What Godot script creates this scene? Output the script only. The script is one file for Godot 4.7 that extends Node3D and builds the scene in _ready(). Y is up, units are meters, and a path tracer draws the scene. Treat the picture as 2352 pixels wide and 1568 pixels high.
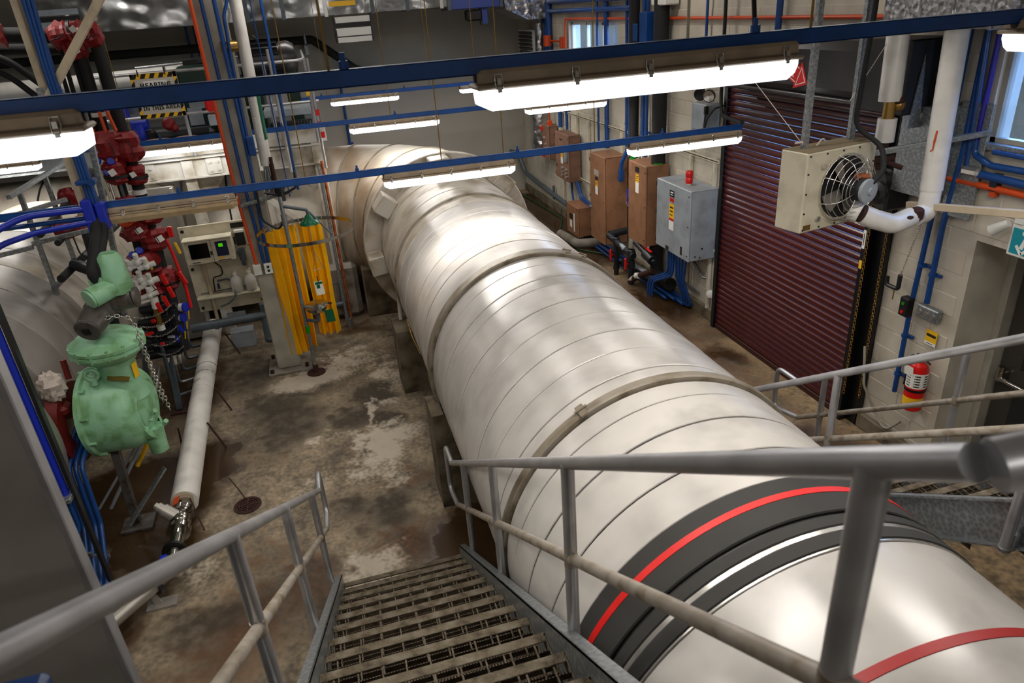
extends Node3D
# A process hall seen from the top of a stair: the big white insulated pipe, electrical wall, roll-up door, valves and lamps.
# Metres, y up. x grows towards the right wall, -z runs along the pipe away from the camera. The floor is y = 0.

const PX := 1.646
const PY := 1.248
const PR := 0.985
const WX := 4.98
const BZ := -16.95
var M := {}
var taken := {}
var rng := RandomNumberGenerator.new()

func _ready() -> void:
	rng.seed = 7
	var cam := Camera3D.new()
	cam.name = "camera"
	add_child(cam)
	cam.rotation_order = EULER_ORDER_YXZ
	cam.position = Vector3(0, 4.2, 0)
	cam.rotation = Vector3(deg_to_rad(-25.56646), deg_to_rad(-14.27593), deg_to_rad(-4.20231))
	var ca := CameraAttributesPhysical.new()
	ca.frustum_focal_length = 24.609
	ca.frustum_focus_distance = 7.5
	ca.frustum_near = 0.05
	ca.frustum_far = 200.0
	ca.exposure_aperture = 4.5
	cam.attributes = ca
	cam.fov = 51.99
	cam.current = true
	var we := WorldEnvironment.new()
	we.name = "environment"
	var env := Environment.new()
	env.background_mode = Environment.BG_SKY
	var sky := Sky.new()
	var sm := ProceduralSkyMaterial.new()
	sm.sky_top_color = Color(0.35, 0.55, 0.85)
	sm.sky_horizon_color = Color(0.75, 0.85, 0.95)
	sm.ground_horizon_color = Color(0.6, 0.65, 0.62)
	sm.ground_bottom_color = Color(0.3, 0.32, 0.28)
	sm.sky_energy_multiplier = 4.0
	sky.sky_material = sm
	env.sky = sky
	env.tonemap_mode = Environment.TONE_MAPPER_LINEAR
	env.tonemap_exposure = 1.08
	env.sdfgi_enabled = true
	env.ssao_enabled = true
	env.ssil_enabled = true
	we.environment = env
	add_child(we)
	materials()
	room()
	big_pipe()
	duct_and_left_vessel()
	staircases()
	lamps()
	roll_door()
	right_wall_equipment()
	heater_corner()
	wall_pipework()
	mezzanine()
	green_valve()
	red_pipework()
	strut_frame()
	analyzer()
	eyewash()
	floor_pipe()
	foreground()
	overhead()

# ---------------------------------------------------------------- shapes
class MB:
	var v := PackedVector3Array()
	var n := PackedVector3Array()
	var u := PackedVector2Array()
	var c := PackedColorArray()
	var col := Color.WHITE
	var use_c := false

	func tri(a: Vector3, b: Vector3, d: Vector3, na: Vector3, nb: Vector3, nd: Vector3, ua := Vector2.ZERO, ub := Vector2.ZERO, ud := Vector2.ZERO) -> void:
		if (b - a).cross(d - a).dot(na + nb + nd) > 0.0:
			v.append(a); v.append(d); v.append(b); n.append(na); n.append(nd); n.append(nb); u.append(ua); u.append(ud); u.append(ub)
		else:
			v.append(a); v.append(b); v.append(d); n.append(na); n.append(nb); n.append(nd); u.append(ua); u.append(ub); u.append(ud)
		if use_c:
			c.append(col); c.append(col); c.append(col)

	func quad(a: Vector3, b: Vector3, d: Vector3, e: Vector3, nn: Vector3) -> void:
		tri(a, b, d, nn, nn, nn, Vector2(0, 1), Vector2(1, 1), Vector2(1, 0))
		tri(a, d, e, nn, nn, nn, Vector2(0, 1), Vector2(1, 0), Vector2(0, 0))

	func box(o: Vector3, s: Vector3, b := Basis.IDENTITY, bev := 0.0) -> MB:
		var h := s * 0.5
		var w := minf(bev, minf(h.x, minf(h.y, h.z)) * 0.9)
		for ax in 3:
			for sg in [-1.0, 1.0]:
				var nn := Vector3.ZERO
				nn[ax] = sg
				var p := (ax + 1) % 3
				var q := (ax + 2) % 3
				var cs: Array[Vector3] = []
				for k in [[-1, -1], [1, -1], [1, 1], [-1, 1]]:
					var x := Vector3.ZERO
					x[ax] = sg * h[ax]
					x[p] = k[0] * (h[p] - w)
					x[q] = k[1] * (h[q] - w)
					cs.append(o + b * x)
				quad(cs[0], cs[1], cs[2], cs[3], b * nn)
		if w > 0.0:
			for ax in 3:
				var p := (ax + 1) % 3
				var q := (ax + 2) % 3
				for sp in [-1.0, 1.0]:
					for sq in [-1.0, 1.0]:
						var nn := Vector3.ZERO
						nn[p] = sp; nn[q] = sq
						var cs: Array[Vector3] = []
						for k in [[-1, 0], [1, 0], [1, 1], [-1, 1]]:
							var x := Vector3.ZERO
							x[ax] = k[0] * (h[ax] - w)
							x[p] = sp * (h[p] if k[1] == 0 else h[p] - w)
							x[q] = sq * (h[q] - w if k[1] == 0 else h[q])
							cs.append(o + b * x)
						quad(cs[0], cs[1], cs[2], cs[3], (b * nn).normalized())
			for sx in [-1.0, 1.0]:
				for sy in [-1.0, 1.0]:
					for sz in [-1.0, 1.0]:
						var nn := (b * Vector3(sx, sy, sz)).normalized()
						tri(o + b * Vector3(sx * h.x, sy * (h.y - w), sz * (h.z - w)), o + b * Vector3(sx * (h.x - w), sy * h.y, sz * (h.z - w)), o + b * Vector3(sx * (h.x - w), sy * (h.y - w), sz * h.z), nn, nn, nn)
		return self

	# box from one corner to the opposite one
	func span(a: Vector3, d: Vector3, bev := 0.0) -> MB:
		return box((a + d) * 0.5, (d - a).abs(), Basis.IDENTITY, bev)

	# rectangular bar from a to d
	func bar(a: Vector3, d: Vector3, w: float, h: float, bev := 0.0, up := Vector3.UP) -> MB:
		var z := (d - a).normalized()
		if absf(z.dot(up)) > 0.95:
			up = Vector3(0, 0, 1)
		var x := up.cross(z).normalized()
		return box((a + d) * 0.5, Vector3(w, h, a.distance_to(d)), Basis(x, z.cross(x), z), bev)

	func cyl(a: Vector3, d: Vector3, ra: float, rb := -1.0, seg := 14, caps := true) -> MB:
		if rb < 0.0:
			rb = ra
		var z := (d - a).normalized()
		var x := z.cross(Vector3.UP if absf(z.y) < 0.9 else Vector3.RIGHT).normalized()
		var y := z.cross(x)
		var sl := (ra - rb) / maxf(a.distance_to(d), 1e-5)
		for i in seg:
			var t0 := TAU * i / seg
			var t1 := TAU * (i + 1) / seg
			var e0 := x * cos(t0) + y * sin(t0)
			var e1 := x * cos(t1) + y * sin(t1)
			var n0 := (e0 + z * sl).normalized()
			var n1 := (e1 + z * sl).normalized()
			var u0 := float(i) / seg
			var u1 := float(i + 1) / seg
			if rb > 1e-5:
				tri(a + e0 * ra, d + e0 * rb, d + e1 * rb, n0, n0, n1, Vector2(u0, 1), Vector2(u0, 0), Vector2(u1, 0))
			if ra > 1e-5:
				tri(a + e0 * ra, d + e1 * rb, a + e1 * ra, n0, n1, n1, Vector2(u0, 1), Vector2(u1, 0), Vector2(u1, 1))
			if caps:
				if ra > 1e-5:
					tri(a, a + e0 * ra, a + e1 * ra, -z, -z, -z)
				if rb > 1e-5:
					tri(d, d + e0 * rb, d + e1 * rb, z, z, z)
		return self

	# sweeps a circle along points; the corners should already be rounded
	func tube(pts: Array, r: float, seg := 8, closed := false, caps := true) -> MB:
		var m := pts.size()
		var rings: Array = []
		var dirs: Array = []
		var x := Vector3.ZERO
		for i in m:
			var prev: Vector3 = pts[i - 1] if i > 0 else (pts[m - 1] if closed else pts[0])
			var next: Vector3 = pts[i + 1] if i < m - 1 else (pts[0] if closed else pts[m - 1])
			var here: Vector3 = pts[i]
			var d0 := (here - prev).normalized() if here.distance_to(prev) > 1e-6 else (next - here).normalized()
			var d1 := (next - here).normalized() if here.distance_to(next) > 1e-6 else d0
			var z := (d0 + d1).normalized()
			if x == Vector3.ZERO:
				x = z.cross(Vector3.UP if absf(z.y) < 0.9 else Vector3.RIGHT).normalized()
			else:
				x = (x - z * x.dot(z)).normalized()
			var y := z.cross(x)
			var k := 1.0 / maxf(0.5, z.dot(d1))
			var ring: Array = []
			var turn := d1 - d0
			var tn := (turn - z * turn.dot(z)).normalized() if turn.length() > 1e-4 else Vector3.ZERO
			for j in seg:
				var e := x * cos(TAU * j / seg) + y * sin(TAU * j / seg)
				ring.append([here + (e + tn * e.dot(tn) * (k - 1.0)) * r, e])
			rings.append(ring)
			dirs.append(z)
		for i in (m if closed else m - 1):
			var a: Array = rings[i]
			var d: Array = rings[(i + 1) % m]
			for j in seg:
				var q := (j + 1) % seg
				tri(a[j][0], d[j][0], d[q][0], a[j][1], d[j][1], d[q][1])
				tri(a[j][0], d[q][0], a[q][0], a[j][1], d[q][1], a[q][1])
		if caps and not closed:
			for e in [0, m - 1]:
				var nn: Vector3 = -dirs[0] if e == 0 else dirs[m - 1]
				for j in seg:
					tri(pts[e], rings[e][j][0], rings[e][(j + 1) % seg][0], nn, nn, nn)
		return self

	# turns a profile of (radius, height) points about an axis
	func lathe(prof: Array, o: Vector3, axis := Vector3.UP, seg := 20, from := 0.0, to := TAU) -> MB:
		var z := axis.normalized()
		var x := z.cross(Vector3.UP if absf(z.y) < 0.9 else Vector3.RIGHT).normalized()
		var y := z.cross(x)
		var fn: Array = []
		for i in prof.size() - 1:
			var d: Vector2 = prof[i + 1] - prof[i]
			fn.append(Vector2(d.y, -d.x).normalized())
		for i in prof.size() - 1:
			var n0: Vector2 = fn[i]
			var n1: Vector2 = fn[i]
			if i > 0 and fn[i - 1].dot(fn[i]) > 0.8:
				n0 = (fn[i - 1] + fn[i]).normalized()
			if i < fn.size() - 1 and fn[i + 1].dot(fn[i]) > 0.8:
				n1 = (fn[i + 1] + fn[i]).normalized()
			var p: Vector2 = prof[i]
			var q: Vector2 = prof[i + 1]
			for j in seg:
				var t0 := from + (to - from) * j / seg
				var t1 := from + (to - from) * (j + 1) / seg
				var e0 := x * cos(t0) + y * sin(t0)
				var e1 := x * cos(t1) + y * sin(t1)
				var a := o + e0 * p.x + z * p.y
				var b := o + e0 * q.x + z * q.y
				var d := o + e1 * q.x + z * q.y
				var f := o + e1 * p.x + z * p.y
				if q.x > 1e-5:
					tri(a, b, d, e0 * n0.x + z * n0.y, e0 * n1.x + z * n1.y, e1 * n1.x + z * n1.y)
				if p.x > 1e-5:
					tri(a, d, f, e0 * n0.x + z * n0.y, e1 * n1.x + z * n1.y, e1 * n0.x + z * n0.y)
		return self

	func ball(o: Vector3, s: Vector3, seg := 12, rings := 8) -> MB:
		for i in rings:
			var a0 := PI * i / rings - PI / 2
			var a1 := PI * (i + 1) / rings - PI / 2
			for j in seg:
				var t0 := TAU * j / seg
				var t1 := TAU * (j + 1) / seg
				var p := [Vector3(cos(a0) * cos(t0), sin(a0), cos(a0) * sin(t0)), Vector3(cos(a1) * cos(t0), sin(a1), cos(a1) * sin(t0)), Vector3(cos(a1) * cos(t1), sin(a1), cos(a1) * sin(t1)), Vector3(cos(a0) * cos(t1), sin(a0), cos(a0) * sin(t1))]
				var q := p.map(func(w): return o + w * s)
				var m := p.map(func(w): return (w / s).normalized())
				if i < rings - 1:
					tri(q[0], q[1], q[2], m[0], m[1], m[2])
				if i > 0:
					tri(q[0], q[2], q[3], m[0], m[2], m[3])
		return self

	# extrudes a flat outline (in the plane of ex, ey at o) by depth
	func prism(poly: PackedVector2Array, o: Vector3, ex: Vector3, ey: Vector3, depth: Vector3) -> MB:
		var ids := Geometry2D.triangulate_polygon(poly)
		var nn := depth.normalized()
		var at := func(p: Vector2): return o + ex * p.x + ey * p.y
		for i in range(0, ids.size(), 3):
			var a: Vector3 = at.call(poly[ids[i]])
			var b: Vector3 = at.call(poly[ids[i + 1]])
			var d: Vector3 = at.call(poly[ids[i + 2]])
			tri(a, b, d, -nn, -nn, -nn)
			tri(a + depth, b + depth, d + depth, nn, nn, nn)
		var mid := Vector2.ZERO
		var area := 0.0
		for i in poly.size():
			area += poly[i].cross(poly[(i + 1) % poly.size()])
		for i in poly.size():
			var p := poly[i]
			var q := poly[(i + 1) % poly.size()]
			var e := (q - p)
			var w := Vector2(e.y, -e.x).normalized() * signf(area)
			var a: Vector3 = at.call(p)
			var b: Vector3 = at.call(q)
			quad(a, b, b + depth, a + depth, (ex * w.x + ey * w.y).normalized())
		return self

	func mesh() -> ArrayMesh:
		var a := []
		a.resize(Mesh.ARRAY_MAX)
		a[Mesh.ARRAY_VERTEX] = v
		a[Mesh.ARRAY_NORMAL] = n
		a[Mesh.ARRAY_TEX_UV] = u
		if use_c:
			a[Mesh.ARRAY_COLOR] = c
		var m := ArrayMesh.new()
		m.add_surface_from_arrays(Mesh.PRIMITIVE_TRIANGLES, a)
		return m

# rounds the corners of a path with arcs of radius r
func bend(p: Array, r: float, k := 5) -> Array:
	var out := [p[0]]
	for i in range(1, p.size() - 1):
		var a: Vector3 = p[i - 1]
		var b: Vector3 = p[i]
		var d: Vector3 = p[i + 1]
		var e := (a - b).normalized()
		var f := (d - b).normalized()
		var t := minf(r / tan(maxf(acos(clampf(e.dot(f), -1, 1)) / 2.0, 0.05)), minf(a.distance_to(b), b.distance_to(d)) * 0.49)
		for j in k + 1:
			var s := float(j) / k
			out.append((b + e * t).lerp(b, s).lerp(b.lerp(b + f * t, s), s))
	out.append(p[p.size() - 1])
	return out

func hang(a: Vector3, d: Vector3, sag: float, k := 12) -> Array:
	var out := []
	for i in k + 1:
		var t := float(i) / k
		out.append(a.lerp(d, t) + Vector3(0, -sag * 4.0 * t * (1.0 - t), 0))
	return out

func V(x: float, y: float, z: float) -> Vector3:
	return Vector3(x, y, z)

func mb(colored := false) -> MB:
	var m := MB.new()
	m.use_c = colored
	return m

# ---------------------------------------------------------------- objects
func numbered(called: String, where: Node) -> String:
	var key := str(where.get_instance_id()) + called
	var k: int = taken.get(key, 0)
	taken[key] = k + 1
	return called if k == 0 else "%s_%03d" % [called, k]

# a Node3D at the thing's base; its parts are built in room coordinates unless the thing is copied
func thing(called: String, label: String, category: String, at := Vector3.ZERO, group := "") -> Node3D:
	var o := Node3D.new()
	o.name = numbered(called, self)
	o.position = at
	add_child(o)
	o.set_meta("label", label)
	o.set_meta("category", category)
	if group != "":
		o.set_meta("group", group)
	return o

func part(called: String, shape, mat: Material, parent: Node3D, label := "") -> MeshInstance3D:
	var o := MeshInstance3D.new()
	o.name = numbered(called, parent)
	o.mesh = shape if shape is Mesh else shape.mesh()
	o.material_override = mat
	o.cast_shadow = GeometryInstance3D.SHADOW_CASTING_SETTING_ON
	if parent.get_parent() == self and not parent is MeshInstance3D:
		o.position = -parent.position
	parent.add_child(o)
	if label != "":
		o.set_meta("label", label)
	return o

# a thing that is one mesh
func solo(called: String, shape, mat: Material, label: String, category: String, group := "") -> MeshInstance3D:
	var o := MeshInstance3D.new()
	o.name = numbered(called, self)
	o.mesh = shape if shape is Mesh else shape.mesh()
	o.material_override = mat
	add_child(o)
	o.set_meta("label", label)
	o.set_meta("category", category)
	if group != "":
		o.set_meta("group", group)
	return o

func struct(called: String, shape, mat: Material) -> MeshInstance3D:
	var o := MeshInstance3D.new()
	o.name = called
	o.mesh = shape if shape is Mesh else shape.mesh()
	o.material_override = mat
	o.set_meta("kind", "structure")
	add_child(o)
	return o

func copy(o: Node3D, at: Vector3, label: String) -> Node3D:
	var r: Node3D = o.duplicate()
	r.name = numbered(str(o.name), self)
	add_child(r)
	r.position = at
	r.set_meta("label", label)
	return r

func letters(text: String, size: float, o: Vector3, right: Vector3, up: Vector3, mat: Material, parent: Node3D, serif := false, deep := 0.002) -> void:
	var t := TextMesh.new()
	var f := SystemFont.new()
	f.font_names = PackedStringArray(["Droid Serif" if serif else "Droid Sans"])
	f.font_weight = 700
	t.text = text
	t.font = f
	t.font_size = 48
	t.pixel_size = size / 48.0
	t.depth = deep
	var m := MeshInstance3D.new()
	m.name = numbered("lettering", parent)
	m.mesh = t
	m.material_override = mat
	parent.add_child(m)
	m.transform = Transform3D(Basis(right, up, right.cross(up)), o - (parent.position if parent.get_parent() == self and not parent is MeshInstance3D else Vector3.ZERO))

# ---------------------------------------------------------------- materials
func noise(freq: float, octaves := 4, kind := FastNoiseLite.TYPE_SIMPLEX_SMOOTH, sd := 1) -> FastNoiseLite:
	var f := FastNoiseLite.new()
	f.noise_type = kind
	f.frequency = freq
	f.fractal_octaves = octaves
	f.seed = sd
	return f

func ntex(f: FastNoiseLite, stops: Array, size := 512) -> NoiseTexture2D:
	var g := Gradient.new()
	var off := PackedFloat32Array()
	var cs := PackedColorArray()
	for s in stops:
		off.append(s[0])
		cs.append(s[1] if s[1] is Color else Color(s[1], s[1], s[1]))
	g.offsets = off
	g.colors = cs
	var t := NoiseTexture2D.new()
	t.width = size
	t.height = size
	t.seamless = true
	t.noise = f
	t.color_ramp = g
	return t

func mat(called: String, color: Color, rough := 0.5, metal := 0.0) -> StandardMaterial3D:
	var m := StandardMaterial3D.new()
	m.resource_name = called
	m.albedo_color = color
	m.roughness = rough
	m.metallic = metal
	M[called] = m
	return m

func worn(m: StandardMaterial3D, tex: Texture2D, scale: float, bump: Texture2D = null, cm := 0.1) -> StandardMaterial3D:
	m.albedo_texture = tex
	m.uv1_triplanar = true
	m.uv1_world_triplanar = true
	m.uv1_scale = Vector3.ONE * scale
	if bump:
		m.heightmap_enabled = true
		m.heightmap_texture = bump
		m.heightmap_scale = cm
	return m

func materials() -> void:
	var soft := ntex(noise(0.006, 5), [[0.0, 0.78], [0.5, 0.93], [1.0, 1.0]])
	var grime := ntex(noise(0.012, 5, FastNoiseLite.TYPE_SIMPLEX_SMOOTH, 5), [[0.0, Color(0.62, 0.56, 0.47)], [0.42, Color(0.92, 0.9, 0.86)], [0.6, Color.WHITE], [1.0, Color.WHITE]])
	var dust := ntex(noise(0.01, 4, FastNoiseLite.TYPE_SIMPLEX_SMOOTH, 9), [[0.0, 0.86], [0.6, 1.0], [1.0, 1.0]])
	var dents := ntex(noise(0.008, 2, FastNoiseLite.TYPE_SIMPLEX_SMOOTH, 3), [[0.0, 0.0], [1.0, 1.0]])
	var grit := ntex(noise(0.05, 4, FastNoiseLite.TYPE_SIMPLEX_SMOOTH, 4), [[0.0, 0.0], [1.0, 1.0]])
	var spangle := ntex(noise(0.05, 1, FastNoiseLite.TYPE_CELLULAR, 6), [[0.0, 0.72], [0.5, 0.9], [1.0, 1.05]])
	var conc := ntex(noise(0.01, 6, FastNoiseLite.TYPE_SIMPLEX_SMOOTH, 12), [[0.0, Color(0.45, 0.4, 0.33)], [0.4, Color(0.78, 0.74, 0.66)], [1.0, Color.WHITE]])
	var rustm := ntex(noise(0.02, 5, FastNoiseLite.TYPE_SIMPLEX_SMOOTH, 15), [[0.0, Color(0.5, 0.45, 0.4)], [0.5, Color(0.9, 0.85, 0.8)], [1.0, Color.WHITE]])
	worn(mat("wall_paint", Color(0.75, 0.72, 0.66), 0.55), dust, 0.25, grit, 0.06)
	worn(mat("back_wall_paint", Color(0.69, 0.67, 0.625), 0.6), soft, 0.08)
	worn(mat("ceiling_paint", Color(0.75, 0.73, 0.7), 0.8), soft, 0.1)
	worn(mat("curb", Color(0.5, 0.47, 0.41), 0.85), conc, 0.5, grit, 0.3)
	worn(mat("jacket", Color(0.725, 0.71, 0.69), 0.27), dust, 0.45, dents, 0.35)
	worn(mat("far_jacket", Color(0.75, 0.725, 0.685), 0.32), grime, 0.4, dents, 0.5)
	mat("seam", Color(0.045, 0.04, 0.035), 0.9)
	worn(mat("collar", Color(0.52, 0.49, 0.44), 0.5, 0.15), grime, 0.7)
	worn(mat("rubber", Color(0.17, 0.165, 0.155), 0.75), soft, 0.6)
	mat("black", Color(0.035, 0.035, 0.038), 0.5)
	mat("black_gloss", Color(0.03, 0.03, 0.035), 0.15)
	mat("red_stripe", Color(0.8, 0.09, 0.07), 0.45)
	mat("dark_red_stripe", Color(0.62, 0.04, 0.035), 0.5)
	mat("silver", Color(0.85, 0.84, 0.82), 0.25, 0.9)
	worn(mat("saddle", Color(0.46, 0.43, 0.38), 0.9), conc, 0.5, grit, 0.5)
	worn(mat("aluminium", Color(0.74, 0.74, 0.75), 0.38, 0.7), soft, 1.2)
	worn(mat("dusty_rail", Color(0.66, 0.63, 0.59), 0.5, 0.5), grime, 1.5)
	worn(mat("galvanised", Color(0.66, 0.68, 0.69), 0.42, 0.75), spangle, 1.6)
	worn(mat("grating", Color(0.4, 0.375, 0.33), 0.7, 0.35), rustm, 2.0)
	worn(mat("nosing", Color(0.46, 0.43, 0.38), 0.75, 0.2), conc, 2.0, grit, 0.5)
	worn(mat("blue_strut", Color(0.08, 0.29, 0.57), 0.4), dust, 1.0)
	worn(mat("blue_conduit", Color(0.06, 0.25, 0.5), 0.35), dust, 1.0)
	mat("bright_blue", Color(0.06, 0.16, 0.66), 0.4)
	mat("orange", Color(0.76, 0.27, 0.08), 0.4)
	worn(mat("fixture", Color(0.64, 0.57, 0.48), 0.55), dust, 1.0)
	worn(mat("off_lens", Color(0.74, 0.64, 0.5), 0.3), dust, 1.0)
	var l := mat("lens", Color(0.95, 0.95, 0.96), 0.3)
	l.emission_enabled = true
	l.emission = Color(0.95, 0.97, 1.0)
	l.emission_energy_multiplier = 4.5
	worn(mat("tan_box", Color(0.55, 0.39, 0.28), 0.5), dust, 0.8)
	worn(mat("brown_box", Color(0.5, 0.37, 0.3), 0.5), dust, 0.8)
	worn(mat("grey_box", Color(0.58, 0.61, 0.64), 0.42), dust, 0.6)
	worn(mat("cream", Color(0.8, 0.77, 0.68), 0.45), dust, 0.8)
	worn(mat("white_steel", Color(0.76, 0.75, 0.72), 0.45), grime, 0.35)
	worn(mat("beige_steel", Color(0.74, 0.68, 0.58), 0.5), dust, 0.8)
	worn(mat("grey_steel", Color(0.62, 0.6, 0.55), 0.5), dust, 0.5)
	worn(mat("maroon", Color(0.27, 0.075, 0.07), 0.3), dust, 0.8)
	mat("maroon_bottom", Color(0.2, 0.06, 0.05), 0.5)
	mat("door_frame", Color(0.035, 0.04, 0.05), 0.35)
	worn(mat("hood", Color(0.3, 0.29, 0.29), 0.3, 0.8), soft, 0.5)
	worn(mat("valve_green", Color(0.56, 0.76, 0.62), 0.42), ntex(noise(0.012, 5, FastNoiseLite.TYPE_SIMPLEX_SMOOTH, 22), [[0.0, Color(0.66, 0.66, 0.5)], [0.45, Color(0.9, 0.93, 0.86)], [0.6, Color.WHITE], [1.0, Color.WHITE]]), 0.9)
	worn(mat("motor_grey", Color(0.36, 0.345, 0.335), 0.45, 0.2), grime, 1.2)
	worn(mat("valve_red", Color(0.42, 0.075, 0.04), 0.5), dust, 1.0)
	worn(mat("red_wrap", Color(0.5, 0.03, 0.055), 0.55), dust, 1.5, dents, 1.2)
	mat("bright_red", Color(0.78, 0.06, 0.05), 0.35)
	mat("white", Color(0.85, 0.85, 0.83), 0.4)
	mat("label_white", Color(0.88, 0.88, 0.86), 0.6)
	worn(mat("white_pipe", Color(0.87, 0.86, 0.84), 0.3), dust, 0.6)
	worn(mat("foam_black", Color(0.08, 0.083, 0.085), 0.8), dust, 2.0)
	worn(mat("pvc_grey", Color(0.3, 0.34, 0.37), 0.4), dust, 1.0)
	worn(mat("pvc_dark", Color(0.1, 0.115, 0.14), 0.4), dust, 1.0)
	worn(mat("stainless", Color(0.7, 0.68, 0.65), 0.4, 0.6), soft, 0.4, dents, 0.3)
	worn(mat("polished", Color(0.75, 0.74, 0.72), 0.15, 1.0), soft, 0.5)
	worn(mat("copper", Color(0.72, 0.42, 0.28), 0.4, 0.6), grime, 1.0)
	worn(mat("brass", Color(0.63, 0.5, 0.27), 0.35, 0.8), dust, 1.0)
	worn(mat("rust", Color(0.25, 0.13, 0.09), 0.85), rustm, 2.0)
	mat("yellow", Color(0.93, 0.68, 0.02), 0.5)
	var cur := mat("curtain", Color(0.96, 0.7, 0.0), 0.42)
	cur.backlight_enabled = true
	cur.backlight = Color(0.12, 0.08, 0.0)
	mat("label_yellow", Color(0.9, 0.7, 0.08), 0.5)
	mat("safety_green", Color(0.0, 0.34, 0.22), 0.3)
	mat("dark_green", Color(0.02, 0.15, 0.11), 0.4)
	mat("leaf_green", Color(0.05, 0.5, 0.08), 0.4)
	mat("hose_green", Color(0.07, 0.27, 0.16), 0.5)
	mat("dark_panel", Color(0.12, 0.12, 0.13), 0.35)
	worn(mat("foil", Color(0.78, 0.78, 0.79), 0.22, 0.95), soft, 0.5, ntex(noise(0.016, 2, FastNoiseLite.TYPE_SIMPLEX_SMOOTH, 31), [[0.0, 0.0], [1.0, 1.0]]), 3.0)
	worn(mat("duct_silver", Color(0.66, 0.66, 0.66), 0.2, 0.9), soft, 0.4, ntex(noise(0.007, 2, FastNoiseLite.TYPE_SIMPLEX_SMOOTH, 33), [[0.0, 0.0], [1.0, 1.0]]), 6.0)
	mat("duct_blue", Color(0.2, 0.27, 0.55), 0.4)
	var gl := mat("glass", Color(0.8, 0.9, 0.95, 0.12), 0.03)
	gl.transparency = BaseMaterial3D.TRANSPARENCY_ALPHA
	var fr := mat("clear_plastic", Color(0.9, 0.9, 0.88, 0.45), 0.2)
	fr.transparency = BaseMaterial3D.TRANSPARENCY_ALPHA
	mat("liquid", Color(0.7, 0.69, 0.64), 0.3)
	var sc := mat("green_screen", Color(0.1, 0.3, 0.02), 0.3)
	sc.emission_enabled = true
	sc.emission = Color(0.35, 0.9, 0.05)
	sc.emission_energy_multiplier = 0.5
	var ex := mat("exit_panel", Color(0.0, 0.25, 0.27), 0.3)
	ex.emission_enabled = true
	ex.emission = Color(0.0, 0.42, 0.46)
	ex.emission_energy_multiplier = 0.6
	mat("door_grey", Color(0.21, 0.2, 0.18), 0.4)
	worn(mat("plinth", Color(0.5, 0.48, 0.45), 0.6), grime, 0.5)
	mat("cloth", Color(0.78, 0.73, 0.69), 0.9)

# ---------------------------------------------------------------- the room
func stain(x: float, z: float, list: Array) -> float:
	var best := 0.0
	for s in list:
		var dx: float = (x - s[0]) / s[2]
		var dz: float = (z - s[1]) / s[3]
		var q := dx * dx + dz * dz
		if q < 1.0:
			best = maxf(best, (1.0 - q) * s[4])
	return best

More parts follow.
